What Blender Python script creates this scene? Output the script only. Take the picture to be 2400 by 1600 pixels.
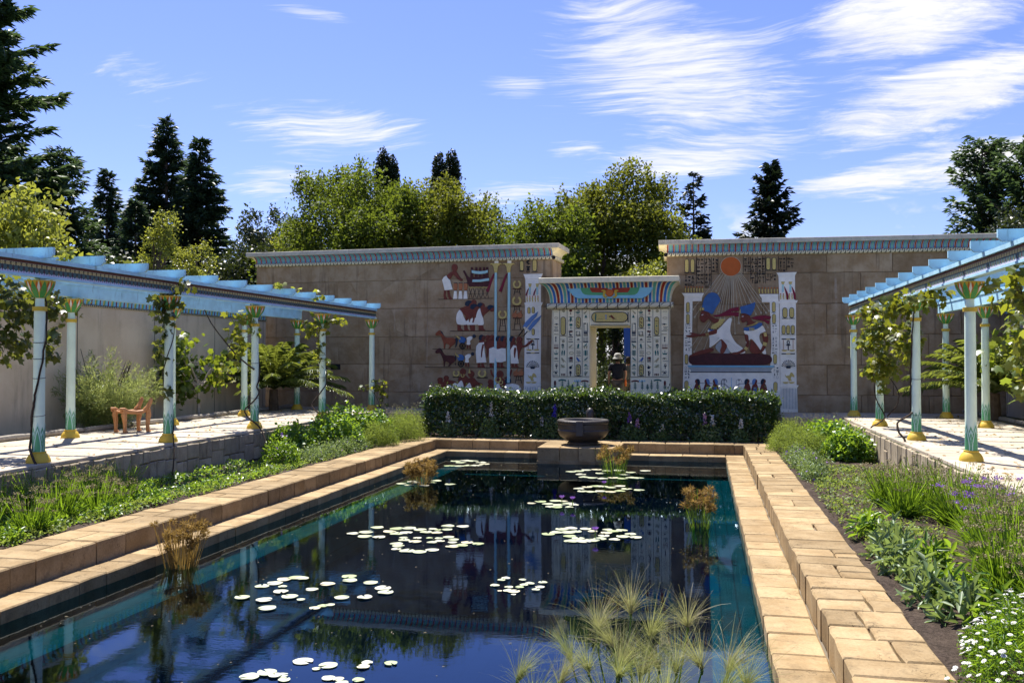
import bpy, math, random
import numpy as np
from mathutils import Vector, Matrix
for o in list(bpy.data.objects): bpy.data.objects.remove(o)
SC = bpy.context.scene
COL = SC.collection
RND = random.Random(7)
NR = np.random.default_rng(7)
# ---------------------------------------------------------------- camera
F_PX, CX, CY, EYE = 2143., 1200., 800., 1.6          # focal length in photo pixels, principal point, eye height over the terrace
_d = np.array([448., -40., F_PX]); _d /= np.linalg.norm(_d)
_p = math.atan2(-_d[1], _d[2])
_up = np.array([0, math.cos(_p), math.sin(_p)])
_x = np.cross(_d, _up); _x = _x if _x[0] > 0 else -_x
CM = np.stack([_x, _d, _up])
cam = bpy.data.objects.new('camera', bpy.data.cameras.new('camera'))
COL.objects.link(cam)
cam.data.sensor_width = 36; cam.data.lens = F_PX / 2400 * 36
cam.data.clip_start = .05; cam.data.clip_end = 3000
_R = Matrix([[CM[i][0], CM[i][1], -CM[i][2]] for i in range(3)]).to_4x4()
cam.matrix_world = Matrix.Translation((0, 0, EYE)) @ _R
SC.camera = cam
# ---------------------------------------------------------------- sun and sky
SUN_EL, SUN_AZ = math.radians(61), math.radians(-34.4)   # azimuth from +Y, negative to the left
sun_dir = Vector((math.sin(SUN_AZ) * math.cos(SUN_EL), math.cos(SUN_AZ) * math.cos(SUN_EL), math.sin(SUN_EL)))
sun = bpy.data.objects.new('sun', bpy.data.lights.new('sun', 'SUN'))
COL.objects.link(sun)
sun.data.energy = 5.0; sun.data.angle = math.radians(.53); sun.data.color = (1, .955, .88)
sun.rotation_euler = sun_dir.to_track_quat('Z', 'Y').to_euler()
SKY_STRENGTH = .070
SC.view_settings.view_transform = 'Standard'
SC.view_settings.look = 'None'
SC.view_settings.exposure = 1.08
SC.view_settings.gamma = 1
SC.view_settings.use_curve_mapping = False
SC.render.film_transparent = False
SC.cycles.max_bounces = 7; SC.cycles.diffuse_bounces = 3; SC.cycles.glossy_bounces = 3
SC.cycles.transmission_bounces = 3; SC.cycles.transparent_max_bounces = 8
SC.cycles.caustics_reflective = False; SC.cycles.caustics_refractive = False
SC.cycles.sample_clamp_indirect = 6

class NT:
    """small helper that writes node trees"""
    def __init__(s, tree): s.t = tree; s.n = tree.nodes; s.l = tree.links
    def add(s, typ, **kw):
        n = s.n.new(typ)
        for k, v in kw.items(): setattr(n, k, v)
        return n
    def set(s, sock, v):
        if isinstance(v, bpy.types.NodeSocket): s.l.new(v, sock)
        elif v is not None:
            if isinstance(v, (tuple, list)) and sock.type == 'RGBA' and len(v) == 3: v = (*v, 1)
            sock.default_value = v
    def math(s, op, a, b=0., c=0., clamp=False):
        n = s.add('ShaderNodeMath', operation=op, use_clamp=clamp)
        for i, v in enumerate((a, b, c)): s.set(n.inputs[i], v)
        return n.outputs[0]
    def vmath(s, op, a, b=(0, 0, 0), sc=None):
        n = s.add('ShaderNodeVectorMath', operation=op)
        s.set(n.inputs[0], a); s.set(n.inputs[1], b)
        if sc is not None: s.set(n.inputs['Scale'], sc)
        return n.outputs['Value'] if op in ('LENGTH', 'DOT_PRODUCT') else n.outputs[0]
    def noise(s, vec, scale, detail=4., rough=.55, dist=0.):
        n = s.add('ShaderNodeTexNoise')
        if vec is not None: s.set(n.inputs['Vector'], vec)
        s.set(n.inputs['Scale'], scale); s.set(n.inputs['Detail'], detail); s.set(n.inputs['Roughness'], rough); s.set(n.inputs['Distortion'], dist)
        return n.outputs['Fac']
    def mapr(s, v, a, b, c=0., d=1., smooth=True):
        n = s.add('ShaderNodeMapRange', interpolation_type='SMOOTHSTEP' if smooth else 'LINEAR', clamp=True)
        for i, x in enumerate((v, a, b, c, d)): s.set(n.inputs[i], x)
        return n.outputs[0]
    def mix(s, f, a, b, blend='MIX'):
        n = s.add('ShaderNodeMix', data_type='RGBA', blend_type=blend)
        s.set(n.inputs[0], f); s.set(n.inputs[6], a); s.set(n.inputs[7], b)
        return n.outputs[2]
    def ramp(s, f, stops, interp='LINEAR'):
        n = s.add('ShaderNodeValToRGB'); r = n.color_ramp; r.interpolation = interp
        while len(r.elements) < len(stops): r.elements.new(.5)
        for e, (p, c) in zip(r.elements, stops): e.position = p; e.color = (*c, 1)
        s.set(n.inputs[0], f); return n.outputs[0]
    def mapping(s, vec, loc=(0, 0, 0), rot=(0, 0, 0), scale=(1, 1, 1)):
        n = s.add('ShaderNodeMapping'); s.set(n.inputs[0], vec)
        n.inputs[1].default_value = loc; n.inputs[2].default_value = rot; n.inputs[3].default_value = scale
        return n.outputs[0]
    def xyz(s, vec):
        n = s.add('ShaderNodeSeparateXYZ'); s.set(n.inputs[0], vec); return n.outputs
    def comb(s, x, y, z=0.):
        n = s.add('ShaderNodeCombineXYZ')
        for i, v in enumerate((x, y, z)): s.set(n.inputs[i], v)
        return n.outputs[0]

def pix_dir(px, py):
    v = CM @ np.array([px - CX, -(py - CY), F_PX]); return v / np.linalg.norm(v)
def on_y(px, py, Y):
    d = pix_dir(px, py); return np.array([0, 0, EYE]) + d * (Y / d[1])
def on_z(px, py, z):
    d = pix_dir(px, py); return np.array([0, 0, EYE]) + d * ((z - EYE) / d[2])
def on_x(px, py, X):
    d = pix_dir(px, py); return np.array([0, 0, EYE]) + d * (X / d[0])

world = bpy.data.worlds.new('World'); SC.world = world; world.use_nodes = True
def make_sky():
    t = NT(world.node_tree); t.n.clear()
    out = t.add('ShaderNodeOutputWorld'); bg = t.add('ShaderNodeBackground'); t.l.new(bg.outputs[0], out.inputs[0])
    sky = t.add('ShaderNodeTexSky', sky_type='NISHITA'); sky.sun_disc = False
    sky.sun_elevation = SUN_EL; sky.sun_rotation = SUN_AZ
    sky.altitude = 100; sky.air_density = 1.0; sky.dust_density = .4; sky.ozone_density = 2.6
    tc = t.add('ShaderNodeTexCoord'); d = tc.outputs['Generated']
    x, y, z = t.xyz(d)
    zz = t.math('ADD', t.math('MAXIMUM', z, 0.), .10)
    p = t.comb(t.math('DIVIDE', x, zz), t.math('DIVIDE', y, zz))          # a flat cloud layer high above
    def pl(px, py):
        v = pix_dir(px, py); return (v[0] / (max(v[2], 0) + .10), v[1] / (max(v[2], 0) + .10))
    # warp, then streaks
    wn = t.add('ShaderNodeTexNoise'); t.set(wn.inputs['Vector'], p); wn.inputs['Scale'].default_value = 1.1; wn.inputs['Detail'].default_value = 3
    pw = t.vmath('ADD', p, t.vmath('SCALE', t.vmath('SUBTRACT', wn.outputs['Color'], (.5, .5, .5)), sc=.55))
    st = t.mapping(pw, rot=(0, 0, math.radians(-16)), scale=(.9, 4.2, 1))
    n1 = t.noise(st, 2.1, 9, .68)
    st2 = t.mapping(pw, rot=(0, 0, math.radians(-28)), scale=(2.6, 12., 1))
    n2 = t.noise(st2, 3.0, 6, .6)
    n3 = t.noise(t.mapping(pw, rot=(0, 0, math.radians(-20)), scale=(.8, 1.9, 1)), 4.6, 10, .68)
    wisp = t.math('ADD', t.math('MULTIPLY', n1, .55), t.math('MULTIPLY', n2, .45))
    puff = t.math('ADD', t.math('MULTIPLY', n3, .75), t.math('MULTIPLY', n1, .25))
    cover = t.mapr(t.noise(p, .8, 2), .52, .70, -.05, .16)
    def blob(px0, py0, px1, py1, w, amp):
        """soft streak between two places in the cloud layer"""
        a, b = pl(px0, py0), pl(px1, py1)
        cx, cy = (a[0] + b[0]) / 2, (a[1] + b[1]) / 2
        L = math.hypot(b[0] - a[0], b[1] - a[1]) / 2 + .02; ang = math.atan2(b[1] - a[1], b[0] - a[0])
        q = t.vmath('SUBTRACT', p, (cx, cy, 0))
        q = t.mapping(q, rot=(0, 0, -ang)); q = t.vmath('MULTIPLY', q, (1 / L, 1 / w, 0))
        return t.mapr(t.vmath('LENGTH', q), 0., 1.5, amp, 0.)
    wb = [blob(1230, 60, 1830, 280, .50, .50), blob(1350, 190, 1900, 300, .48, .48), blob(1450, 310, 1800, 420, .62, .50), blob(1200, 10, 1700, 70, .20, .46), blob(1110, 185, 1320, 225, .16, .42),
          blob(430, 260, 1100, 350, .36, .45), blob(110, 140, 560, 215, .26, .32), blob(580, 0, 840, 50, .07, .42), blob(1110, 420, 1290, 485, .45, .42), blob(520, 400, 760, 450, .35, .26), blob(1260, 340, 1450, 358, .18, .36), blob(250, 270, 450, 310, .10, .30)]
    pb = [blob(1800, 10, 2450, 100, .50, .64), blob(1980, 150, 2450, 270, .75, .64), blob(2100, 310, 2450, 440, .95, .62), blob(1960, 270, 2250, 330, .5, .54), blob(2080, 390, 2160, 400, .15, .3)]
    def summ(l):
        s = l[0]
        for q in l[1:]: s = t.math('MAXIMUM', s, q)
        return s
    cw = t.mapr(t.math('ADD', wisp, t.math('ADD', cover, t.math('SUBTRACT', summ(wb), .24))), .47, .80)
    cp = t.mapr(t.math('ADD', puff, t.math('ADD', cover, t.math('SUBTRACT', summ(pb), .32))), .52, .80)
    # low cumulus near the horizon
    lowv = t.mapping(d, scale=(9, 9, 16)); n4 = t.noise(lowv, 1.0, 6, .55)
    low = t.math('MULTIPLY', t.mapr(t.math('ADD', n4, t.mapr(z, .02, .17, .10, -.06)), .52, .60), t.mapr(z, .10, .18, 1., 0.))
    c = t.math('MAXIMUM', t.math('MAXIMUM', t.math('MULTIPLY', cw, .88), cp), t.math('MULTIPLY', low, .95))
    c = t.math('MULTIPLY', c, t.mapr(z, -.02, .03), clamp=True)
    base = t.mix(1., sky.outputs[0], (.84, .84, 1.27), 'MULTIPLY')
    white = t.mix(t.mapr(n1, .3, .75), (6.2, 6.3, 6.5), (7.6, 7.5, 7.4))
    t.set(bg.inputs[0], t.mix(c, base, white)); bg.inputs[1].default_value = SKY_STRENGTH
make_sky()
world.cycles.sampling_method = 'MANUAL'; world.cycles.sample_map_resolution = 512

# ---------------------------------------------------------------- object helpers
WL = {}
def link(o, parent=None, loc=None):
    COL.objects.link(o)
    l = Vector(loc) if loc is not None else Vector((0, 0, 0))
    WL[o.name] = l; o.location = l
    if parent is not None:
        o.parent = parent; o.matrix_parent_inverse = Matrix.Translation(-WL[parent.name])
    return o
def tag(o, label=None, cat=None, group=None, kind=None):
    if label: o['label'] = label
    if cat: o['category'] = cat
    if group: o['group'] = group
    if kind: o['kind'] = kind
    return o
def thing(name, label, cat, loc, group=None):
    o = bpy.data.objects.new(name, None); o.empty_display_size = .2
    link(o, None, loc); return tag(o, label, cat, group)

class MB:
    def __init__(s): s.v = []; s.f = []; s.m = []; s.uv = []; s.has_uv = False
    def face(s, idx, m=0, uv=None):
        s.f.append(tuple(idx)); s.m.append(m); s.uv.append(uv); s.has_uv |= uv is not None
    def vs(s, pts):
        b = len(s.v); s.v.extend([tuple(map(float, p)) for p in pts]); return b
    def box(s, x0, x1, y0, y1, z0, z1, m=0):
        b = s.vs([(x, y, z) for z in (z0, z1) for y in (y0, y1) for x in (x0, x1)])
        for q in ((0, 2, 3, 1), (4, 5, 7, 6), (0, 1, 5, 4), (2, 6, 7, 3), (0, 4, 6, 2), (1, 3, 7, 5)): s.face([b + i for i in q], m)
    def prism(s, poly, d0, d1, mapf, m=0, bevel=0., cap0=False, side=None):
        """2D polygon (u,v) extruded from depth d0 to d1, front edge bevelled; mapf(u,v,d) gives the place"""
        A = sum(poly[i][0] * poly[(i + 1) % len(poly)][1] - poly[(i + 1) % len(poly)][0] * poly[i][1] for i in range(len(poly)))
        if A < 0: poly = poly[::-1]
        n = len(poly); sd = m if side is None else side
        rings = [[(u, v, d0) for u, v in poly]]
        if bevel > 0:
            ins = []
            for i in range(n):
                p0, p1, p2 = np.array(poly[i - 1]), np.array(poly[i]), np.array(poly[(i + 1) % n])
                a, b = p1 - p0, p2 - p1
                na, nb = np.array([-a[1], a[0]]) / (np.hypot(*a) + 1e-9), np.array([-b[1], b[0]]) / (np.hypot(*b) + 1e-9)
                q = na + nb; q = q / max(.6, q @ q / 2 + .0) if q @ q > .05 else na
                ins.append(p1 + q * bevel)
            rings += [[(u, v, d1 - bevel) for u, v in poly], [(u, v, d1) for u, v in ins]]
        else: rings += [[(u, v, d1) for u, v in poly]]
        bs = [s.vs([mapf(*q) for q in r]) for r in rings]
        for r in range(len(bs) - 1):
            for i in range(n):
                j = (i + 1) % n; s.face((bs[r] + i, bs[r] + j, bs[r + 1] + j, bs[r + 1] + i), sd)
        s.face([bs[-1] + i for i in range(n)], m)
        if cap0: s.face([bs[0] + n - 1 - i for i in range(n)], sd)
    def lathe(s, prof, n=16, c=(0, 0, 0), m=0, a0=0):
        """prof: list of (r,z) or (r,z,mat)"""
        bs = []
        for q in prof:
            r, z = q[0], q[1]
            bs.append(s.vs([(c[0] + r * math.cos(a0 + 2 * math.pi * i / n), c[1] + r * math.sin(a0 + 2 * math.pi * i / n), c[2] + z) for i in range(n)]))
        for k in range(len(bs) - 1):
            mm = prof[k][2] if len(prof[k]) > 2 else m
            for i in range(n):
                j = (i + 1) % n; s.face((bs[k] + i, bs[k] + j, bs[k + 1] + j, bs[k + 1] + i), mm)
        s.face([bs[-1] + i for i in range(n)], m)
        s.face([bs[0] + n - 1 - i for i in range(n)], m)
    def tube(s, pts, rad, n=6, m=0, uv=False, caps=True):
        pts = [Vector(p) for p in pts]
        if not hasattr(rad, '__len__'): rad = [rad] * len(pts)
        rings = []; prev = None; L = 0; Ls = []
        for i, p in enumerate(pts):
            t = (pts[min(i + 1, len(pts) - 1)] - pts[max(i - 1, 0)]).normalized()
            if prev is None: a = t.orthogonal().normalized() if abs(t.z) > .9 else t.cross(Vector((0, 0, 1))).normalized()
            else: a = (prev - t * prev.dot(t)).normalized()
            prev = a; b = t.cross(a)
            if i: L += (p - pts[i - 1]).length
            Ls.append(L)
            rings.append(s.vs([p + (a * math.cos(2 * math.pi * k / n) + b * math.sin(2 * math.pi * k / n)) * rad[i] for k in range(n)]))
        for r in range(len(rings) - 1):
            for k in range(n):
                j = (k + 1) % n
                s.face((rings[r] + k, rings[r] + j, rings[r + 1] + j, rings[r + 1] + k), m,
                       [(Ls[r], k / n), (Ls[r], (k + 1) / n), (Ls[r + 1], (k + 1) / n), (Ls[r + 1], k / n)] if uv else None)
        if caps:
            s.face([rings[0] + n - 1 - k for k in range(n)], m); s.face([rings[-1] + k for k in range(n)], m)
    def mesh(s, name, mats, smooth=False):
        me = bpy.data.meshes.new(name); me.from_pydata(s.v, [], s.f)
        for m in (mats if isinstance(mats, (list, tuple)) else [mats]): me.materials.append(m)
        me.polygons.foreach_set('material_index', s.m)
        if s.has_uv:
            ul = me.uv_layers.new(name='UVMap'); k = 0
            for f, u in zip(s.f, s.uv):
                for i in range(len(f)):
                    ul.data[k].uv = u[i] if u else (0, 0); k += 1
        if smooth:
            me.polygons.foreach_set('use_smooth', [True] * len(s.f))
            if smooth != 'all': me.set_sharp_from_angle(angle=math.radians(40))
        me.update(); return me
    def build(s, name, mats, parent=None, loc=None, smooth=False):
        return link(bpy.data.objects.new(name, s.mesh(name, mats, smooth)), parent, loc)

def npmesh(name, V, F, mat, rnd=None, smooth=False):
    me = bpy.data.meshes.new(name); V = np.asarray(V, np.float32); F = np.asarray(F, np.int32)
    me.vertices.add(len(V)); me.vertices.foreach_set('co', V.ravel())
    me.loops.add(F.size); me.loops.foreach_set('vertex_index', F.ravel())
    me.polygons.add(len(F)); me.polygons.foreach_set('loop_start', np.arange(0, F.size, F.shape[1], dtype=np.int32))
    me.update(calc_edges=True)
    if rnd is not None:
        a = me.attributes.new('rnd', 'FLOAT', 'FACE'); a.data.foreach_set('value', np.asarray(rnd, np.float32))
    if smooth: me.polygons.foreach_set('use_smooth', [True] * len(F))
    me.materials.append(mat); me.validate(); return me
def npobj(name, V, F, mat, parent=None, loc=None, rnd=None, smooth=False):
    return link(bpy.data.objects.new(name, npmesh(name, V, F, mat, rnd, smooth)), parent, loc)

T_LEAF = (np.array([[0, 0, 0], [.5, .42, .10], [0, 1, -.06], [-.5, .42, .10]]), [[0, 1, 2, 3]])
T_TRI = (np.array([[-.5, 0, 0], [.5, 0, 0], [0, 1, 0]]), [[0, 1, 2]])
T_LONG = (np.array([[0, 0, 0], [.5, .35, .06], [.32, .75, 0], [0, 1, -.16], [-.32, .75, 0], [-.5, .35, .06]]), [[0, 1, 2, 3], [0, 3, 4, 5]])
T_VINE = (np.array([[0, .10, .0], [.22, -.08, -.04], [.52, .12, -.05], [.40, .34, .02], [.56, .62, -.08], [.24, .66, .02], [0, 1.02, -.10]]
                   + [[-.24, .66, .02], [-.56, .62, -.08], [-.40, .34, .02], [-.52, .12, -.05], [-.22, -.08, -.04]]) , [[0, 1, 2, 3], [0, 3, 4, 5], [0, 5, 6, 7], [0, 7, 8, 9], [0, 9, 10, 11]])
def unit(a): return a / (np.linalg.norm(a, axis=-1, keepdims=True) + 1e-9)
def rand_unit(n): return unit(NR.normal(size=(n, 3)))
def leaf_arrays(P, D, N, L, W, tmpl):
    """leaves at P, growing along D with face normal near N"""
    T, Fc = tmpl; n = len(P)
    D = unit(D); S = unit(np.cross(D, N)); N2 = np.cross(S, D)
    L = np.broadcast_to(np.asarray(L, float).reshape(-1, 1, 1), (n, 1, 1)); W = np.broadcast_to(np.asarray(W, float).reshape(-1, 1, 1), (n, 1, 1))
    V = P[:, None, :] + D[:, None, :] * T[None, :, 1:2] * L + S[:, None, :] * T[None, :, 0:1] * W + N2[:, None, :] * T[None, :, 2:3] * L
    k = len(T); Fa = np.array(Fc)
    Fo = (np.arange(n)[:, None, None] * k + Fa[None]).reshape(-1, Fa.shape[1])
    return V.reshape(-1, 3), Fo, len(Fc)
def leaves(name, P, D, N, L, W, tmpl, mat, parent=None, loc=None, rnd=None):
    V, Fo, nf = leaf_arrays(P, D, N, L, W, tmpl)
    r = NR.random(len(P)) if rnd is None else rnd
    if loc is not None: V = V - np.array(loc)
    return npobj(name, V, Fo, mat, parent, loc, np.repeat(r, nf))
def ribbons(name, P, D, L, W, mat, parent=None, bend=.3, seg=3, rnd=None, taper=.25, loc=None, face=None):
    """thin bending strips (grass, stems): from P along D, drooping towards the ground by bend"""
    n = len(P); D = unit(D); L = np.broadcast_to(np.asarray(L, float), (n,)); W = np.broadcast_to(np.asarray(W, float), (n,))
    bend = np.broadcast_to(np.asarray(bend, float), (n,))
    S = unit(np.cross(D, unit(NR.normal(size=(n, 3)) * [1, 1, .15]))) if face is None else face
    V = []
    H = unit(D * [1, 1, 0] + 1e-6)
    for k in range(seg + 1):
        s = k / seg
        c = P + D * (L * s)[:, None] + (H * .6 - np.array([0, 0, 1.])) * (L * bend * s * s)[:, None]
        w = (W * (1 - (1 - taper) * s) / 2)[:, None]
        V += [c - S * w, c + S * w]
    V = np.stack(V, 1).reshape(-1, 3); k2 = 2 * (seg + 1)
    Fb = np.array([[2 * k, 2 * k + 1, 2 * k + 3, 2 * k + 2] for k in range(seg)])
    Fo = (np.arange(n)[:, None, None] * k2 + Fb[None]).reshape(-1, 4)
    r = NR.random(n) if rnd is None else rnd
    tips = P + D * L[:, None] + (H * .6 - np.array([0, 0, 1.])) * (L * bend)[:, None]
    if loc is not None: V = V - np.array(loc)
    return npobj(name, V, Fo, mat, parent, loc, np.repeat(r, seg)), tips

# ---------------------------------------------------------------- materials
MATS = {}
def newmat(name):
    m = bpy.data.materials.new(name); m.use_nodes = True; t = NT(m.node_tree); t.n.clear(); MATS[name] = m
    out = t.add('ShaderNodeOutputMaterial'); return m, t, out
def pbsdf(t, out, col, rough=.7, spec=.3, normal=None, metal=0.):
    b = t.add('ShaderNodeBsdfPrincipled'); t.set(b.inputs['Base Color'], col); t.set(b.inputs['Roughness'], rough)
    t.set(b.inputs['Specular IOR Level'], spec); t.set(b.inputs['Metallic'], metal)
    if normal is not None: t.l.new(normal, b.inputs['Normal'])
    t.l.new(b.outputs[0], out.inputs[0]); return b
def bump(t, h, strength=.3, dist=.01):
    b = t.add('ShaderNodeBump'); b.inputs['Strength'].default_value = strength; b.inputs['Distance'].default_value = dist
    t.l.new(h, b.inputs['Height']); return b.outputs[0]
def rnd_obj(t): return t.add('ShaderNodeObjectInfo').outputs['Random']
def pos(t): return t.add('ShaderNodeNewGeometry').outputs['Position']
def paint(name, col, rough=.5, var=.12, scale=6., dirt=0., spec=.3):
    m, t, out = newmat(name); p = pos(t); n = t.noise(p, scale, 5, .6)
    c = t.mix(t.mapr(n, .3, .7), tuple(x * (1 - var) for x in col), tuple(min(1, x * (1 + var)) for x in col))
    if dirt:
        g = t.noise(t.mapping(p, scale=(3, 3, .8)), 3., 6, .65)
        c = t.mix(t.mapr(g, .56, .72, 0, dirt), c, tuple(x * .35 + .02 for x in col))
    pbsdf(t, out, c, rough, spec, bump(t, t.noise(p, 60, 3), .15, .004)); return m
def stone(name, c1, c2, dark, rough=.85, stain=.5, crack=.35, spec=.2, vary=.25, fine=40, sc=3.):
    m, t, out = newmat(name); p = pos(t); r = rnd_obj(t)
    q = t.vmath('ADD', p, t.comb(t.math('MULTIPLY', r, 37.), t.math('MULTIPLY', r, 17.), t.math('MULTIPLY', r, 53.)))
    n1 = t.noise(q, sc, 6, .6); n2 = t.noise(q, fine, 4, .65); n3 = t.noise(t.mapping(q, scale=(1, 1, .6)), 5.5, 8, .72, .3)
    c = t.mix(t.mapr(n1, .32, .68), c1, c2)
    c = t.mix(t.mapr(n3, .50, .74, 0, stain), c, dark)
    wv = t.noise(q, 7., 3, .5, 1.2)
    cr = t.mapr(t.math('ABSOLUTE', t.math('SUBTRACT', wv, .5)), 0., .012, 1., 0.)
    cr = t.math('MULTIPLY', cr, t.mapr(t.noise(q, 2.2, 2), .52, .62))
    c = t.mix(t.math('MULTIPLY', cr, crack), c, tuple(x * .3 for x in dark))
    c = t.mix(1., c, t.ramp(n2, [(.25, (.80, .80, .80)), (.75, (1.12, 1.12, 1.12))]), 'MULTIPLY')
    v = t.ramp(r, [(0, (1 - vary, 1 - vary * 1.05, 1 - vary * 1.15)), (1, (1 + vary * .45, 1 + vary * .4, 1 + vary * .3))])
    c = t.mix(1., c, v, 'MULTIPLY')
    h = t.math('ADD', t.math('MULTIPLY', n2, .4), t.math('ADD', t.math('MULTIPLY', n1, .9), t.math('MULTIPLY', cr, -.5)))
    pbsdf(t, out, c, rough, spec, bump(t, h, .55, .012)); return m
def leafmat(name, cols, trans, tf=.35, rough=.4, spec=.5):
    m, t, out = newmat(name)
    a = t.add('ShaderNodeAttribute', attribute_name='rnd').outputs['Fac']
    k = len(cols); c = t.ramp(a, [(i / max(1, k - 1), cols[i]) for i in range(k)])
    b = t.add('ShaderNodeBsdfPrincipled'); t.set(b.inputs['Base Color'], c); t.set(b.inputs['Roughness'], rough); t.set(b.inputs['Specular IOR Level'], spec)
    tr = t.add('ShaderNodeBsdfTranslucent'); t.set(tr.inputs[0], t.mix(a, trans, tuple(x * .55 for x in trans)))
    mx = t.add('ShaderNodeMixShader'); mx.inputs[0].default_value = tf
    t.l.new(b.outputs[0], mx.inputs[1]); t.l.new(tr.outputs[0], mx.inputs[2]); t.l.new(mx.outputs[0], out.inputs[0]); return m
def flat(name, col, rough=.75, spec=.2): return paint(name, col, rough, .10, 9., 0., spec)
# ---------------------------------------------------------------- material library
COPING = stone('coping_sandstone', (.29, .200, .098), (.385, .285, .158), (.10, .070, .038), stain=.6, crack=.6, vary=.30, sc=2.6)
PAVING = stone('paving_stone', (.45, .385, .295), (.53, .465, .37), (.24, .20, .16), stain=.35, crack=.5, vary=.16, sc=2.2)
ASHLAR = stone('ashlar_stone', (.33, .27, .19), (.44, .37, .27), (.13, .11, .085), stain=.6, crack=.4, vary=.28, sc=3.2)
CONCRETE = stone('pale_concrete', (.50, .46, .38), (.60, .56, .47), (.13, .12, .10), stain=.6, crack=.2, vary=.06, sc=4.5)
BLUE = paint('pergola_blue', (.42, .68, .80), .55, .10, 4., .55)
SHAFT = paint('column_aqua', (.73, .87, .71), .4, .05, 3., .12)
YELLOW = paint('ochre_yellow', (.62, .42, .05), .5, .08)
GREEN = paint('lotus_green', (.07, .30, .08), .5, .12, 30)
LGREEN = paint('leaf_green', (.10, .34, .17), .5, .08)
AQUA = paint('pale_line', (.52, .72, .66), .5, .05)
ORANGE = paint('orange_red', (.52, .12, .02), .5, .1)
WHITE = paint('petal_white', (.72, .72, .66), .5, .05)
CREAM = paint('cream_paint', (.85, .75, .52), .6, .08, 5., .25)
IVORY = paint('ivory_panel', (.95, .83, .56), .6, .06, 4., .12)
RELW = paint('relief_white', (.90, .85, .74), .6, .08, 5.)
RELG = paint('relief_grey', (.36, .38, .38), .6, .08, 5.)
SKIN = paint('relief_red_brown', (.17, .035, .020), .55, .18, 7.)
HORSE = paint('relief_chestnut', (.25, .06, .025), .55, .15, 7.)
DARKH = paint('relief_dark_maroon', (.065, .012, .014), .55, .2, 9.)
CRIM = paint('relief_crimson', (.20, .008, .03), .55, .15, 6.)
RBLUE = paint('relief_blue', (.045, .13, .33), .55, .12, 6.)
SBLUE = paint('relief_steel_blue', (.12, .23, .47), .55, .12, 6.)
NAVY = paint('relief_navy', (.010, .022, .045), .55, .2, 9.)
GOLD = paint('relief_gold', (.60, .46, .15), .6, .12, 30.)
TERRA = paint('relief_terracotta', (.42, .15, .06), .6, .12, 12.)
SUNC = paint('relief_sun', (.50, .11, .018), .6, .08, 4.)
POLE = paint('relief_pale_aqua', (.40, .65, .66), .55, .06, 5.)
RAYC = paint('relief_ray', (.50, .43, .31), .6, .08, 8.)
BLACK = paint('relief_black', (.012, .012, .014), .6, .2, 12.)
STB = paint('stripe_blue', (.035, .16, .50), .5, .06)
STT = paint('stripe_teal', (.13, .42, .36), .5, .06)
STL = paint('stripe_light_blue', (.22, .50, .66), .5, .06)
STR = paint('stripe_red', (.34, .035, .012), .5, .06)
WINGB = paint('wing_sky_blue', (.25, .55, .72), .55, .05)
WINGG = paint('wing_green', (.10, .36, .17), .55, .06)
TEAL = paint('glyph_teal', (.015, .13, .11), .6, .1)
OCHG = paint('glyph_ochre', (.42, .36, .20), .6, .1)
MAROG = paint('glyph_maroon', (.12, .012, .012), .6, .1)
def wallmat():
    m, t, out = newmat('pylon_stone'); p = pos(t); r = rnd_obj(t)
    q = t.vmath('ADD', p, t.comb(t.math('MULTIPLY', r, 31.), 0., t.math('MULTIPLY', r, 13.)))
    n1 = t.noise(q, 1.6, 7, .68); n2 = t.noise(p, 45., 4, .6); n3 = t.noise(q, 3.6, 7, .66)
    c = t.mix(t.mapr(n1, .3, .7), (.255, .172, .094), (.395, .300, .195))
    c = t.mix(t.mapr(n3, .5, .75, 0, .45), c, (.28, .15, .06))
    st = t.noise(t.mapping(p, scale=(5.5, 5.5, .28)), 1., 4, .6)                 # pale lime runs down the face
    c = t.mix(t.math('MULTIPLY', t.mapr(st, .60, .74, 0, .55), t.mapr(n3, .35, .6)), c, (.50, .44, .37))
    dk = t.noise(t.mapping(p, scale=(3.3, 3.3, .22)), 1.7, 5, .62)
    c = t.mix(t.mapr(dk, .53, .70, 0, .55), c, (.10, .072, .05))
    c = t.mix(1., c, t.ramp(r, [(0, (.80, .77, .74)), (1, (1.16, 1.15, 1.15))]), 'MULTIPLY')
    pbsdf(t, out, c, .9, .15, bump(t, t.math('ADD', t.math('MULTIPLY', n2, .5), n3), .3, .01)); return m
WALLM = wallmat()
def plaster():
    m, t, out = newmat('grey_render'); p = pos(t)
    n1 = t.noise(p, 1.1, 6, .62); st = t.noise(t.mapping(p, scale=(1.6, 1.6, .22)), 1.5, 6, .7); n2 = t.noise(p, 50, 3)
    c = t.mix(t.mapr(n1, .3, .7), (.56, .445, .315), (.66, .545, .405))
    c = t.mix(t.mapr(st, .50, .78, 0, .6), c, (.22, .18, .14))
    pbsdf(t, out, c, .9, .15, bump(t, n2, .2, .006)); return m
PLASTER = plaster()
def soilmat():
    m, t, out = newmat('soil'); p = pos(t); n = t.noise(p, 26., 6, .7); b = t.noise(p, 2.5, 4)
    c = t.mix(t.mapr(n, .3, .7), (.022, .016, .012), (.085, .062, .048)); c = t.mix(t.mapr(b, .4, .7, 0, .4), c, (.10, .075, .055))
    pbsdf(t, out, c, .95, .1, bump(t, n, .9, .03)); return m
SOIL = soilmat()
def dirtmat():
    m, t, out = newmat('ground_earth'); p = pos(t); n = t.noise(p, 3., 6, .7)
    c = t.mix(t.mapr(n, .3, .7), (.10, .095, .05), (.06, .08, .03)); pbsdf(t, out, c, .95, .1, bump(t, n, .5, .05)); return m
EARTH = dirtmat()
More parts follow.
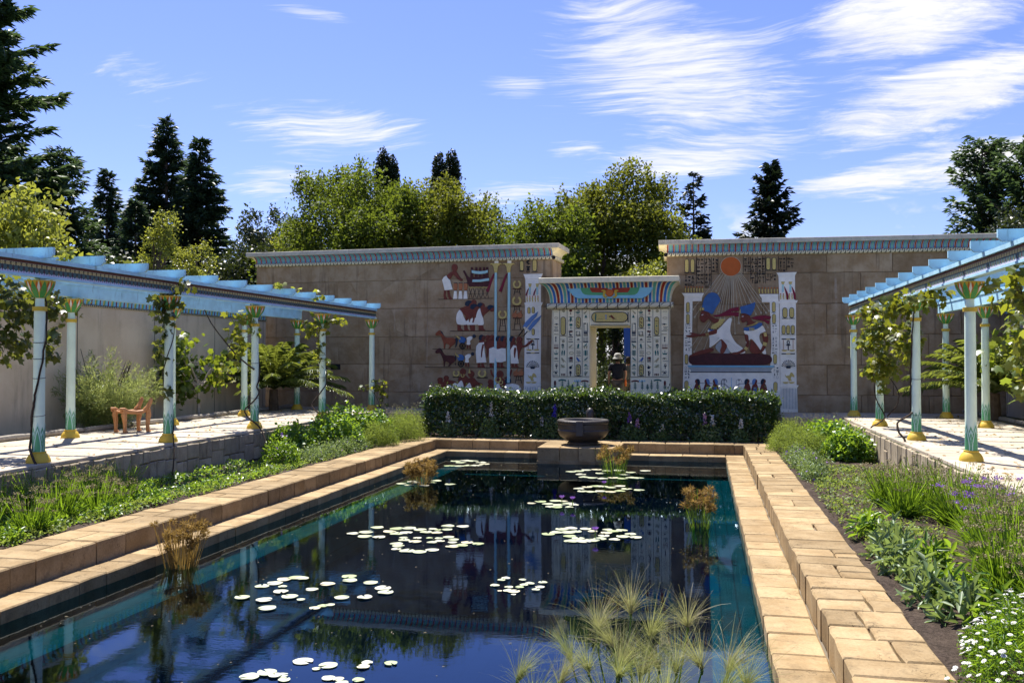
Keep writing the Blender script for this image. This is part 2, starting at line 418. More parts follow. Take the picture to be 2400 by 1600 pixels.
def poolmat(name, c1, c2):
    m, t, out = newmat(name); p = pos(t)
    br = t.add('ShaderNodeTexBrick'); t.set(br.inputs['Vector'], t.mapping(p, rot=(math.pi / 2, 0, math.pi / 2)))
    br.inputs['Scale'].default_value = 1.0; br.inputs['Mortar Size'].default_value = .008; br.inputs['Brick Width'].default_value = .42; br.inputs['Row Height'].default_value = .2
    t.set(br.inputs['Color1'], (*c1, 1)); t.set(br.inputs['Color2'], (*c2, 1)); t.set(br.inputs['Mortar'], (c1[0] * .4, c1[1] * .4, c1[2] * .4, 1))
    c = t.mix(t.mapr(t.noise(p, 3., 5, .6), .4, .7, 0, .5), br.outputs[0], tuple(x * .5 for x in c1))
    pbsdf(t, out, c, .9, 0.); return m
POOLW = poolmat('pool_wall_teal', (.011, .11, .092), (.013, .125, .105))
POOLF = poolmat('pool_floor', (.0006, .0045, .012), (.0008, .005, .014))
def watermat():
    m, t, out = newmat('pool_water'); p = pos(t)
    w1 = t.noise(t.mapping(p, scale=(1., 1.6, 1)), 5.0, 3, .5); w2 = t.noise(t.mapping(p, scale=(1, 1.9, 1)), 17., 3, .5)
    patch = t.mapr(t.noise(p, .35, 2), .36, .62, .25, 1.)
    h = t.math('MULTIPLY', t.math('ADD', t.math('MULTIPLY', w1, .45), t.math('MULTIPLY', w2, .16)), patch)
    b = t.add('ShaderNodeBump'); b.inputs['Strength'].default_value = .16; b.inputs['Distance'].default_value = .008; t.l.new(h, b.inputs['Height'])
    fr = t.add('ShaderNodeFresnel'); fr.inputs[0].default_value = 1.62; t.l.new(b.outputs[0], fr.inputs['Normal'])
    gl = t.add('ShaderNodeBsdfGlossy'); gl.inputs['Roughness'].default_value = .012; t.l.new(b.outputs[0], gl.inputs['Normal']); gl.inputs[0].default_value = (.60, .78, 1., 1)
    tr = t.add('ShaderNodeBsdfTransparent'); tr.inputs[0].default_value = (.13, .50, .66, 1)
    mx = t.add('ShaderNodeMixShader'); t.l.new(fr.outputs[0], mx.inputs[0]); t.l.new(tr.outputs[0], mx.inputs[1]); t.l.new(gl.outputs[0], mx.inputs[2])
    t.l.new(mx.outputs[0], out.inputs[0]); return m
WATER = watermat()
BARK = stone('bark', (.085, .062, .045), (.13, .10, .075), (.03, .022, .017), stain=.6, vary=.1, fine=30, sc=6)
VINEB = stone('vine_bark', (.035, .024, .018), (.07, .048, .035), (.015, .011, .009), stain=.6, vary=.1, fine=60, sc=9)
FIGB = stone('fig_bark', (.28, .25, .21), (.36, .32, .27), (.14, .12, .10), stain=.4, vary=.1, fine=30, sc=6)
G = lambda *c: tuple(c)
L_HEDGE = leafmat('hedge_leaf', [G(.016, .042, .013), G(.03, .075, .02), G(.055, .11, .022)], (.20, .32, .03), .24, .36, 1.)
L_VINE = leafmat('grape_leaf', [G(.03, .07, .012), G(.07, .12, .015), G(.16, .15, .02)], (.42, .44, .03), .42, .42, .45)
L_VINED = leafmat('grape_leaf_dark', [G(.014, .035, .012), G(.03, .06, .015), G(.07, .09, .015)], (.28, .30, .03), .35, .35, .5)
L_FIG = leafmat('fig_leaf', [G(.03, .075, .014), G(.06, .12, .018), G(.12, .16, .02)], (.36, .44, .03), .40, .38, .5)
L_MINT = leafmat('mint_leaf', [G(.035, .11, .014), G(.07, .17, .02), G(.12, .22, .025)], (.42, .62, .04), .40, .35, .5)
L_FENN = leafmat('feather_leaf', [G(.06, .12, .02), G(.10, .17, .025), G(.15, .20, .04)], (.42, .52, .08), .40, .5, .3)
L_GREY = leafmat('dry_grass', [G(.12, .11, .08), G(.18, .16, .11), G(.24, .22, .15)], (.40, .36, .22), .35, .6, .2)
L_STAT = leafmat('statice_green', [G(.03, .095, .012), G(.06, .15, .018), G(.09, .18, .02)], (.36, .56, .03), .40, .4, .4)
L_SAGE = leafmat('sage_leaf', [G(.08, .15, .05), G(.13, .21, .08), G(.20, .26, .14)], (.40, .52, .12), .32, .45, .4)
L_TAM = leafmat('tamarisk_green', [G(.09, .15, .04), G(.15, .21, .06), G(.24, .25, .09)], (.50, .56, .16), .4, .5, .3)
L_PALM = leafmat('palm_leaf', [G(.045, .09, .02), G(.09, .15, .03), G(.15, .19, .04)], (.42, .48, .06), .32, .3, .6)
L_PLANE = leafmat('plane_tree_leaf', [G(.026, .056, .009), G(.052, .090, .013), G(.105, .128, .018)], (.28, .36, .03), .36, .6, .2)
L_PLANE2 = leafmat('plane_tree_leaf_gold', [G(.034, .060, .010), G(.074, .10, .014), G(.15, .15, .022)], (.35, .38, .035), .36, .6, .2)
L_POPL = leafmat('poplar_leaf', [G(.010, .022, .006), G(.02, .034, .008)], (.06, .08, .01), .2, .5, .3)
L_CON = leafmat('conifer_needle', [G(.014, .034, .020), G(.027, .058, .030), G(.05, .085, .038)], (.10, .16, .06), .25, .5, .3)
L_CEDAR = leafmat('cedar_needle', [G(.018, .046, .022), G(.034, .075, .033), G(.07, .12, .04)], (.14, .22, .06), .28, .5, .3)
L_PINE = leafmat('pine_needle', [G(.008, .018, .010), G(.015, .030, .014), G(.03, .046, .018)], (.04, .06, .02), .12, .5, .3)
L_DARK = leafmat('dark_broadleaf', [G(.010, .022, .008), G(.02, .038, .010), G(.04, .058, .013)], (.10, .13, .02), .22, .4, .4)
L_LIME = leafmat('lime_leaf', [G(.09, .13, .018), G(.16, .20, .03), G(.24, .25, .05)], (.50, .52, .06), .40, .45, .4)
L_PAPY = leafmat('papyrus_ray', [G(.20, .28, .06), G(.32, .36, .10), G(.48, .42, .22), G(.55, .44, .36)], (.60, .62, .2), .35, .5, .3)
L_UMB = leafmat('brown_umbel', [G(.15, .085, .022), G(.25, .155, .04), G(.33, .21, .06)], (.50, .32, .08), .35, .6, .2)
L_PAD = leafmat('lily_pad', [G(.40, .50, .20), G(.62, .66, .44), G(.70, .70, .54), G(.74, .66, .40)], (.40, .46, .12), .12, .22, .9)
F_PUR = leafmat('purple_petal', [G(.16, .07, .38), G(.28, .13, .52), G(.40, .20, .58)], (.35, .15, .6), .3, .6, .2)
F_DULL = leafmat('faded_petal', [G(.17, .14, .07), G(.27, .23, .12), G(.36, .31, .19)], (.30, .26, .13), .25, .7, .1)
F_WHITE = leafmat('white_petal', [G(.70, .70, .68), G(.80, .80, .78)], (.6, .6, .55), .25, .6, .2)
F_PINK = leafmat('pink_petal', [G(.50, .28, .48), G(.64, .42, .62)], (.5, .3, .5), .3, .6, .2)
F_BLUE = leafmat('blue_petal', [G(.05, .03, .45), G(.10, .06, .60)], (.1, .06, .5), .3, .6, .2)

# ---------------------------------------------------------------- the setting
X_TL, X_TR = -9.80, 3.72            # terrace edges
X_UL, X_UR = -7.15, 1.00            # inner faces of the upper coping
X_LL, X_LR = -6.72, .55             # pool edges
Y_NEAR, Y_POOL, Y_UP, Y_UPB, Y_BACK = 3.6, 23.55, 24.05, 24.85, 26.15
Z_UP, Z_LOW, Z_WAT, Z_BED = -.60, -.86, -1.0, -.63
WY = 28.6
def structure(o): o['kind'] = 'structure'; return o
b = MB(); E = 1500
hx0, hx1, hy0, hy1 = X_TL + .02, X_TR - .02, Y_NEAR - .2, Y_BACK + .02
for q in ([(-E, -E), (E, -E), (E, hy0), (-E, hy0)], [(-E, hy1), (E, hy1), (E, E), (-E, E)], [(-E, hy0), (hx0, hy0), (hx0, hy1), (-E, hy1)], [(hx1, hy0), (E, hy0), (E, hy1), (hx1, hy1)]):
    i = b.vs([(x, y, -.06) for x, y in q]); b.face((i, i + 1, i + 2, i + 3))
structure(b.build('ground', EARTH))
def bed(name, x0, x1, y0, y1, z):
    nx, ny = max(2, int((x1 - x0) / .12)), max(2, int((y1 - y0) / .12))
    xs, ys = np.meshgrid(np.linspace(x0, x1, nx + 1), np.linspace(y0, y1, ny + 1))
    zs = z + .02 * np.sin(xs * 5.1 + ys * 3.3) + .02 * np.sin(xs * 2.3 - ys * 4.1) + NR.normal(size=xs.shape) * .012
    V = np.stack([xs, ys, zs], -1).reshape(-1, 3); i = np.arange((nx + 1) * (ny + 1)).reshape(ny + 1, nx + 1)
    Fq = np.stack([i[:-1, :-1], i[:-1, 1:], i[1:, 1:], i[1:, :-1]], -1).reshape(-1, 4)
    return structure(npobj(name, V, Fq, SOIL, smooth=True))
bed('soil_bed', X_TL - .1, X_UL - .795, Y_NEAR - .2, Y_BACK + .1, Z_BED)
bed('soil_bed', X_UR + .695, X_TR + .1, Y_NEAR - .2, Y_BACK + .1, Z_BED)
bed('soil_bed', X_UL - .795, X_UR + .695, Y_UPB - .005, Y_BACK + .1, Z_BED)
# pool basin and water
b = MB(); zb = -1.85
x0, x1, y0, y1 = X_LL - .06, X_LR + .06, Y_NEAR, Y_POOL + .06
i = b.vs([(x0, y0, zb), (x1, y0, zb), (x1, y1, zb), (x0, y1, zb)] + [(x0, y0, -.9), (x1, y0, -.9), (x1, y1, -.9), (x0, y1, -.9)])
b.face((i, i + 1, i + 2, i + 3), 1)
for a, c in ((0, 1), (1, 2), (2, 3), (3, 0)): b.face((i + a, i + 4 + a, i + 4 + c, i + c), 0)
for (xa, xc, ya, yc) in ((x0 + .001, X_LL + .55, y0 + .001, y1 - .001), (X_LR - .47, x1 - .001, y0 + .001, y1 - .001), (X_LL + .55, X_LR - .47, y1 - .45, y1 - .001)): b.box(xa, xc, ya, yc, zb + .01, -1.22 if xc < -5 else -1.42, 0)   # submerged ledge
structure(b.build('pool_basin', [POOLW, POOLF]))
b = MB(); i = b.vs([(X_LL - .05, Y_NEAR, Z_WAT), (X_LR + .05, Y_NEAR, Z_WAT), (X_LR + .05, Y_POOL + .05, Z_WAT), (X_LL - .05, Y_POOL + .05, Z_WAT)]); b.face((i, i + 1, i + 2, i + 3))
structure(b.build('water', WATER))

def cuts(a, b, lo, hi):
    out = [a]
    while out[-1] < b - lo: out.append(out[-1] + RND.uniform(lo, hi))
    if b - out[-1] < lo * .6 and len(out) > 1: out[-1] = b
    else: out.append(b)
    return out
def ring(u0, u1, v0, v1, j=.008, k=2):
    """rectangle outline with slightly wandering edges"""
    P = []
    c = [(u0, v0), (u1, v0), (u1, v1), (u0, v1)]
    c = [(u + RND.uniform(-j, j) * .7, v + RND.uniform(-j, j) * .7) for u, v in c]
    for e in range(4):
        p, q = c[e], c[(e + 1) % 4]
        for s in range(k):
            f = s / k; jj = 0 if s == 0 else j
            P.append((p[0] + (q[0] - p[0]) * f + RND.uniform(-jj, jj), p[1] + (q[1] - p[1]) * f + RND.uniform(-jj, jj)))
    return P
top = lambda u, v, d: (u, v, d)
def slab(name, parent, x0, x1, y0, y1, z0, z1, mat, g=.006, bev=.012, j=.008, tilt=.006, mapf=None, k=2):
    b = MB(); tx, ty = RND.uniform(-tilt, tilt), RND.uniform(-tilt, tilt); cx, cy = (x0 + x1) / 2, (y0 + y1) / 2
    base = mapf or top
    mf = lambda u, v, d: base(u, v, d + (tx * (u - cx) * 2 + ty * (v - cy) * 2 if d > z0 + 1e-4 else 0))
    b.prism(ring(x0 + g, x1 - g, y0 + g, y1 - g, j, k), z0, z1 + RND.uniform(-.5, .5) * tilt, mf, 0, bev)
    return b.build(name, mat, parent)
# two-step stone surround
cop = thing('pool_surround', 'tan sandstone coping in two steps around the long pool', 'coping', (-3.07, Y_NEAR, Z_LOW))
for (xi, xo, s) in ((X_UR, X_UR + .70, 1), (X_UL, X_UL - .80, -1)):
    ys = cuts(Y_NEAR + .4, Y_UP - .02, .36, .64)
    for a, c in zip(ys, ys[1:]):
        if RND.random() < .38: sp = [xi, xo]
        else: sp = [xi, xi + (xo - xi) * RND.uniform(.36, .66), xo]
        for p, q in zip(sp, sp[1:]):
            lo, hi = min(p, q), max(p, q)
            sub = [a, c] if (p == xi or c - a < .42 or RND.random() < .6) else [a, (a + c) / 2, c]
            for u, w in zip(sub, sub[1:]): slab('coping_stone', cop, lo, hi, u, w, Z_LOW - .02, Z_UP, COPING, .008, .016, .014, .008)
for (xi, xo) in ((X_LR, X_UR - .004), (X_UL + .004, X_LL)):
    ys = cuts(Y_NEAR + .1, Y_UP, .30, .72)
    for a, c in zip(ys, ys[1:]): slab('coping_stone', cop, xi, xo, a, c, -1.16, Z_LOW, COPING, .004, .014, .010, .005)
xs = cuts(X_UL - .8, X_UR + .7, .45, .8)
for a, c in zip(xs, xs[1:]): slab('coping_stone', cop, a, c, Y_UP, Y_UPB, Z_LOW - .02, Z_UP, COPING, .006, .014, .008, .004)
for xa, xb in ((X_LL + .004, -4.08), (-2.02, X_LR - .004)):
    xs = cuts(xa, xb, .5, .85)
    for a, c in zip(xs, xs[1:]): slab('coping_stone', cop, a, c, Y_POOL, Y_UP - .004, -1.16, Z_LOW, COPING, .003, .012, .006, .004)
# mortar bed under the stones so that the joints are not open to the soil
b = MB()
b.box(X_UR + .03, X_UR + .68, Y_NEAR, Y_UP, -1.2, Z_UP - .05); b.box(X_UL - .78, X_UL - .03, Y_NEAR, Y_UP, -1.2, Z_UP - .05)
b.box(X_UL - .78, X_UR + .68, Y_UP + .03, Y_UPB - .03, -1.2, Z_UP - .05)
b.box(X_LR + .02, X_UR + .02, Y_NEAR, Y_UP, -1.2, Z_LOW - .03); b.box(X_UL - .02, X_LL - .02, Y_NEAR, Y_UP, -1.2, Z_LOW - .03); b.box(X_LL, X_LR, Y_POOL + .03, Y_UP + .02, -1.2, Z_LOW - .03)
b.build('mortar_bed', stone('mortar', (.17, .14, .10), (.24, .20, .15), (.06, .05, .04)), cop)
# pedestal of the stone bowl
ped = thing('fountain_pedestal', 'square sandstone block pedestal jutting into the far end of the pool', 'pedestal', (-3.05, 23.2, -1.2))
xs = [-4.05, -3.48, -3.02, -2.6, -2.03]
for k, (a, c) in enumerate(zip(xs, xs[1:])):
    slab('stone_block', ped, a, c, 22.40, 22.95, -.92, Z_UP + .004, COPING, .006, .012, .005, .003)
    slab('stone_block', ped, a, c, 22.95, Y_UP - .004, -.92, Z_UP + .004, COPING, .006, .012, .005, .003)
    slab('stone_block', ped, a - .01, c + .01 - .02 * (k == 3) + .02 * (k == 3), 22.38, Y_POOL, -1.25, -.924, COPING, .006, .012, .005, .003)
# terraces
def terrace(x0, x1, y0, y1, lo, hi, w):
    b = MB(); b.box(x0 + .02, x1 - .02, y0 + .02, y1 - .02, -.9, -.045)
    t = structure(b.build('terrace', stone('bedding_sand', (.20, .17, .13), (.27, .23, .18), (.1, .08, .06))))
    n = 0
    ys = cuts(y0, y1, lo, hi)
    for a, c in zip(ys, ys[1:]):
        xs = cuts(x0, x1, *w)
        for p, q in zip(xs, xs[1:]):
            slab('paving_slab', t, p, q, a, c, -.05, 0., PAVING, .006, .008, .008, .003); n += 1
    return t
terrace(X_TL + .16, -13.1, 9.8, 28.55, .38, .62, (.42, .9)) if False else None
terrace(-13.1, X_TL, 9.8, Y_BACK + 2.4, .40, .64, (.45, .95))
terrace(X_TR, 7.4, 10.2, Y_BACK + 2.4, .40, .64, (.45, .95))
b = MB(); b.box(X_TL + .02, X_TR - .02, Y_BACK, WY, -.9, -.02); structure(b.build('path', PAVING))
# retaining walls
def retaining(name, x, y0, y1, sgn, label, style):
    w = thing(name, label, 'wall', (x, (y0 + y1) / 2, Z_BED)); n = 0
    mf = lambda u, v, d: (x + sgn * d, u, v)
    ys = cuts(y0, y1, .20, .42) if style == 'tall' else cuts(y0, y1, .28, .5)
    for a, c in zip(ys, ys[1:]):
        z = [-.72, -.055]
        if style == 'tall':
            if RND.random() < .45: z = [-.72, RND.uniform(-.42, -.28), -.055]
        else:
            z = [-.72, RND.uniform(-.45, -.25), -.055] if RND.random() < .75 else z
        for p, q in zip(z, z[1:]):
            sub = [a, c] if (style == 'tall' or RND.random() < .6) else [a, (a + c) / 2 + RND.uniform(-.05, .05), c]
            for s, e in zip(sub, sub[1:]): slab('wall_stone', w, s, e, p, q, -.12, .03 + RND.uniform(-.008, .012), ASHLAR, .006, .016, .010, .01, mf)
retaining('retaining_wall', X_TR - .01, 10.2, Y_BACK, -1, 'low retaining wall of upright pale stones along the right terrace', 'tall')
retaining('retaining_wall', X_TL + .01, 9.8, Y_BACK, 1, 'low shaded retaining wall of patchwork stones along the left terrace', 'patch')
# ---------------------------------------------------------------- pylon walls
class Plane:
    """upright wall face: u along it, v up, d out of it towards the courtyard"""
    def __init__(s, x, y, ang):
        s.o = np.array([x, y, 0.]); s.u = np.array([math.cos(ang), math.sin(ang), 0]); s.n = np.array([math.sin(ang), -math.cos(ang), 0])
    def __call__(s, u, v, d): return tuple(s.o + s.u * u + s.n * d + np.array([0, 0, v]))
    def hit(s, px, py):
        r = pix_dir(px, py); o = np.array([0, 0, EYE]); t = ((s.o - o) @ s.n) / (r @ s.n); p = o + r * t
        return float((p - s.o) @ s.u), float(p[2])
    def view(s, key): 
        x0, y0, k = VIEWS[key]; return lambda x, y: s.hit(x0 + x / k, y0 + y / k)
VIEWS = {'K': (960, 540, 3.92), 'C': (1540, 540, 3.7325), 'E': (1560, 760, 6.918), 'G': (1240, 620, 4.9)}
PL = Plane(-4.66, WY, math.radians(-2.6))       # u runs 0 at the gate side, negative to the left
PR = Plane(-1.08, WY, math.radians(2.2))
def smooth_poly(pts, it=2):
    for _ in range(it):
        q = []
        for i in range(len(pts)):
            a, b = pts[i], pts[(i + 1) % len(pts)]
            q += [(a[0] * .8 + b[0] * .2, a[1] * .8 + b[1] * .2), (a[0] * .2 + b[0] * .8, a[1] * .2 + b[1] * .8)]
        pts = q
    return pts
def ell(cx, cy, rx, ry=None, n=20, a0=0, a1=2 * math.pi):
    ry = ry or rx; return [(cx + rx * math.cos(a0 + (a1 - a0) * i / n), cy + ry * math.sin(a0 + (a1 - a0) * i / n)) for i in range(n)]
def stadium(cx, cy, w, h, n=6):
    r = w / 2; p = []
    for i in range(n + 1): a = math.pi + math.pi * i / n; p.append((cx + r * math.cos(a), cy - h / 2 + r + r * math.sin(a)))
    for i in range(n + 1): a = math.pi * i / n; p.append((cx + r * math.cos(a), cy + h / 2 - r + r * math.sin(a)))
    return p
def seg_poly(x0, y0, x1, y1, w):
    l = math.hypot(x1 - x0, y1 - y0) + 1e-6; nx, ny = -(y1 - y0) / l * w / 2, (x1 - x0) / l * w / 2
    return [(x0 + nx, y0 + ny), (x1 + nx, y1 + ny), (x1 - nx, y1 - ny), (x0 - nx, y0 - ny)]
class Relief:
    """collects carved pieces given in a view of the wall and builds them as raised reliefs"""
    n = 0
    def __init__(s, plane, key, wallobj): s.P = plane; s.g = plane.view(key); s.w = wallobj
    def part(s, name, pieces, parent=None):
        """pieces: list of (material, polygon, layer, smooth?)"""
        mats = []; b = MB()
        for pc in pieces:
            m, poly, lay = pc[0], pc[1], pc[2]
            if len(pc) > 3 and pc[3]: poly = smooth_poly(poly)
            if m not in mats: mats.append(m)
            Relief.n += 1; d = .014 + .009 * lay + (Relief.n % 61) * .00009
            b.prism([s.g(x, y) for x, y in poly], -.01, d, s.P, mats.index(m), min(.006, d * .3))
        return b.build(name, mats, parent or s.w)
def cornice(plane, wallobj, u0, u1, z0, z1, zc, over, cap_t, end0, end1, period, seq):
    """cavetto cornice in painted stripes between a roll moulding and a cap slab"""
    prof = []
    for k in range(7):
        s = k / 6; prof.append((z0 + (z1 - z0) * math.sin(s * math.pi / 2), over * (1 - math.cos(s * math.pi / 2))))
    cols = list(dict.fromkeys(c for c, _ in seq)); b = MB(); u = u0; tot = sum(w for _, w in seq); k = 0
    def flare(u, d):  # ends lean out like the front does
        return u
    while u < u1 - 1e-4:
        c, w = seq[k % len(seq)]; k += 1; e = min(u1, u + w * period / tot)
        rows = [b.vs([plane(u, z, d + .005), plane(e, z, d + .005)]) for z, d in prof]
        for i in range(len(rows) - 1): b.face((rows[i], rows[i] + 1, rows[i + 1] + 1, rows[i + 1]), cols.index(c))
        u = e
    b.build('cornice_stripes', cols, wallobj)
    # side returns of the cavetto
    b = MB()
    for ue, s, on in ((u0, -1, end0), (u1, 1, end1)):
        if not on: continue
        L = 1.4
        rows = [b.vs([plane(ue + s * d, z, d), plane(ue + s * d, z, -L)]) for z, d in prof]
        for i in range(len(rows) - 1):
            q = (rows[i], rows[i] + 1, rows[i + 1] + 1, rows[i + 1]); b.face(q if s > 0 else q[::-1], 0)
        # mitre piece of the front at the corner
        for (za, da), (zb_, db) in zip(prof, prof[1:]):
            i = b.vs([plane(ue, za, da), plane(ue + s * da, za, da), plane(ue + s * db, zb_, db), plane(ue, zb_, db)])
            b.face((i, i + 1, i + 2, i + 3) if s > 0 else (i + 3, i + 2, i + 1, i), 0)
    if b.v: b.build('cornice_return', CREAM, wallobj)
    b = MB()
    b.prism([(u0 - (over if end0 else 0) - .02 * end0, z1 + .002), (u1 + (over if end1 else 0) + .02 * end1, z1 + .002), (u1 + (over if end1 else 0) + .02 * end1, zc), (u0 - (over if end0 else 0) - .02 * end0, zc)], -1.45, over + .03, plane, 0, .012)
    b.build('cornice_cap', CONCRETE, wallobj)
def roll(plane, wallobj, u0, u1, z, r, mat, d=None):
    b = MB(); n = max(2, int((u1 - u0) / .3)); d = r * .7 if d is None else d
    b.tube([plane(u0 + (u1 - u0) * i / n, z, d) for i in range(n + 1)], r, 12, 0, True)
    return b.build('roll_moulding', mat, wallobj, smooth=True)
def rollmat(name, per, slant, w):
    m, t, out = newmat(name); uv = t.add('ShaderNodeUVMap').outputs[0]; x, y, z = t.xyz(uv)
    f = t.math('FRACT', t.math('ADD', t.math('DIVIDE', x, per), t.math('MULTIPLY', y, slant)))
    ln = t.math('LESS_THAN', f, w); f2 = t.math('FRACT', t.math('DIVIDE', x, per)); ln2 = t.math('MULTIPLY', t.math('LESS_THAN', f2, w * .8), 1.)
    c = t.mix(t.math('MAXIMUM', ln, ln2), (.68, .61, .43), (.012, .012, .014)); pbsdf(t, out, c, .6, .25); return m
ROLLS = rollmat('roll_bands_small', .128, 1.6, .16)
ROLLB = rollmat('roll_bands_large', .31, 1.9, .10)
def pylon(plane, u0, u1, label, end0, end1, joints):
    loc = plane((u0 + u1) / 2, 0, 0); w = thing('pylon_wall', label, 'wall', loc)
    b = MB(); b.prism([(u0, -.1), (u1, -.1), (u1, 4.95), (u0, 4.95)], -1.4, -.035, plane, 0); b.build('wall_core', WALLM, w)
    for r, (z0, z1) in enumerate(zip([-.05, .50, 1.41, 2.32, 3.25, 4.18], [.50, 1.41, 2.32, 3.25, 4.18, 4.80])):
        us = [u0] + [u for u in joints[r % 2] if u0 + .3 < u < u1 - .3] + [u1]
        for a, c in zip(us, us[1:]):
            slab('stone_block', w, a, c, z0, z1, -.05, 0., WALLM, .007, .008, .004, .0012, plane, 3)
    roll(plane, w, u0 - (.0 if end0 else 0), u1, 4.80, .06, ROLLS)
    seq = [(STR, 1.5), (CREAM, .3), (STB, 1.1), (CREAM, .15), (STT, 1), (STL, .35), (STT, 1), (CREAM, .15), (STB, 1.1), (CREAM, .3)]
    cornice(plane, w, u0, u1, 4.855, 5.08, 5.225, .24, .15, end0, end1, .185, seq)
    # return moulding along the gate side
    for ue, s, on in ((u0, -1, end0), (u1, 1, end1)):
        if on:
            b = MB(); b.tube([plane(ue + s * .04, 4.80, .04), plane(ue + s * .04, 4.80, -1.4)], .06, 12, 0, True); b.build('roll_moulding', ROLLS, w, smooth=True)
    return w
jl = [[-1.72, -3.62, -5.5, -7.38, -9.3], [-.75, -2.62, -4.6, -6.45, -8.35]]
jr = [[1.9, 3.8, 5.7, 7.6, 9.5], [.9, 2.86, 4.72, 6.6, 8.5]]
WL_ = pylon(PL, -10.45, 0., 'left pylon wall of brown stone blocks carved with small workers, horses and tall flagpoles', True, True, jl)
WR_ = pylon(PR, 0., 11.0, 'right pylon wall of brown stone blocks carved with a sun disc above two kneeling figures', True, False, jr)
b = MB(); g = PL.view('K')
p0 = PL.hit(776, 853); p1 = PL.hit(798, 866)
b.prism([p0, (p1[0], p0[1]), p1, (p0[0], p1[1])], .001, .012, PL, 0, .004); b.build('vent_opening', BLACK, WL_)

# ---------------------------------------------------------------- glyphs
def glyph(kind, x, y, w, h):
    """list of polygons of one small sign in a box centred at x,y (y down)"""
    R = lambda x0, y0, x1, y1: [(x + x0 * w, y + y0 * h), (x + x1 * w, y + y0 * h), (x + x1 * w, y + y1 * h), (x + x0 * w, y + y1 * h)]
    Pl = lambda *p: [(x + a * w, y + c * h) for a, c in p]
    if kind == 'eye': return [Pl((-.5, 0), (-.2, -.3), (.15, -.32), (.5, .05), (.1, -.12), (-.25, -.1)), ell(x, y + .02 * h, .12 * w, .22 * h, 8), Pl((-.5, .05), (0, .32), (.4, .22), (0, .22))]
    if kind == 'line': return [R(-.5, -.12, .5, .12)]
    if kind == 'lines': return [R(-.45, -.5, .45, -.36), R(-.3, -.05, .3, .08), R(-.45, .36, .45, .5)]
    if kind == 'zig': return [Pl(*([(-.5 + i / 8, (-.35 if i % 2 else .1)) for i in range(9)] + [(.5 - i / 8, (-.05 if i % 2 else .4)) for i in range(9)]))]
    if kind == 'reed': return [Pl((-.12, .5), (-.2, .0), (-.05, -.5), (.2, -.35), (.18, .1), (.0, .5))]
    if kind == 'reeds': return [Pl((a - .08, .5), (a - .16, .0), (a - .02, -.5), (a + .15, -.3), (a + .1, .1), (a + .02, .5)) for a in (-.22, .22)]
    if kind == 'ankh': return [R(-.06, -.05, .06, .5), R(-.28, -.1, .28, .02)] + [seg_poly(x + .17 * w * math.cos(a), y - .3 * h + .2 * h * math.sin(a), x + .17 * w * math.cos(a + .9), y - .3 * h + .2 * h * math.sin(a + .9), .09 * w) for a in np.arange(0, 6.3, .9)]
    if kind == 'tri': return [seg_poly(x, y - .5 * h, x - .3 * w, y + .5 * h, .07 * w), seg_poly(x, y - .5 * h, x + .3 * w, y + .5 * h, .07 * w), R(-.3, .42, .3, .5)]
    if kind == 'cone': return [Pl((0, -.5), (.3, .5), (-.3, .5))]
    if kind == 'semi': return [ell(x, y + .25 * h, .28 * w, -.6 * h, 8, 0, math.pi) + [(x - .28 * w, y + .25 * h)]]
    if kind == 'disc': return [ell(x, y, .3 * w, .3 * w, 10)]
    if kind == 'bird': return [Pl((-.35, -.5), (-.15, -.4), (.05, -.12), (.3, .15), (.55, .38), (.2, .3), (.05, .32), (.08, .5), (-.02, .5), (-.05, .3), (-.3, .05), (-.42, -.3))]
    if kind == 'feather': return [Pl((-.4, .3), (0, -.1), (.4, -.5), (.3, -.1), (0, .35), (-.2, .5))]
    if kind == 'dots': return [ell(x + a * w, y, .10 * w, .35 * h, 8) for a in (-.3, 0, .3)]
    if kind == 'bars': return [R(a - .05, -.5, a + .05, .5) for a in (-.33, -.11, .11, .33)]
    if kind == 'boat': return [Pl((-.5, -.2), (-.35, .25), (.35, .25), (.5, -.2), (.3, .05), (-.3, .05)), R(-.04, -.5, .04, .1)]
    if kind == 'oval': return [seg_poly(x + .4 * w * math.cos(a), y + .3 * h * math.sin(a), x + .4 * w * math.cos(a + .7), y + .3 * h * math.sin(a + .7), .1 * h) for a in np.arange(0, 6.3, .7)]
    if kind == 'oar': return [Pl((-.1, .5), (-.06, -.1), (-.18, -.5), (.18, -.5), (.06, -.1), (.1, .5))]
    if kind == 'comb': return [R(-.5, .3, .5, .5)] + [R(a - .03, -.4, a + .03, .3) for a in (-.4, -.15, .15, .4)]
    if kind == 'fan': return [Pl((-.1, .5), (0, -.15), (.1, .5)), ell(x, y - .3 * h, .32 * w, .25 * h, 9)]
    if kind == 'bowl': return [ell(x, y - .1 * h, .45 * w, .5 * h, 8, 0, math.pi) + [(x - .45 * w, y - .1 * h)]]
    if kind == 'snake': return [Pl((-.5, .2), (-.3, -.15), (-.05, .1), (.2, -.1), (.5, .1), (.5, .25), (.2, .12), (-.05, .3), (-.3, .05), (-.45, .35))]
    if kind == 'box': return [R(-.4, -.5, -.3, .5), R(.3, -.5, .4, .5), R(-.3, .38, .3, .5), R(-.3, -.5, .1, -.4)]
    if kind == 'hook': return [Pl((-.3, .5), (-.3, -.4), (.1, -.5), (.3, -.3), (.2, -.25), (.05, -.38), (-.18, -.3), (-.18, .5))]
    return []
BKINDS = ['disc', 'reed', 'bird', 'semi', 'lines', 'snake', 'zig', 'box', 'oar', 'bowl', 'dots', 'ankh', 'cone', 'hook', 'oval', 'line', 'comb']
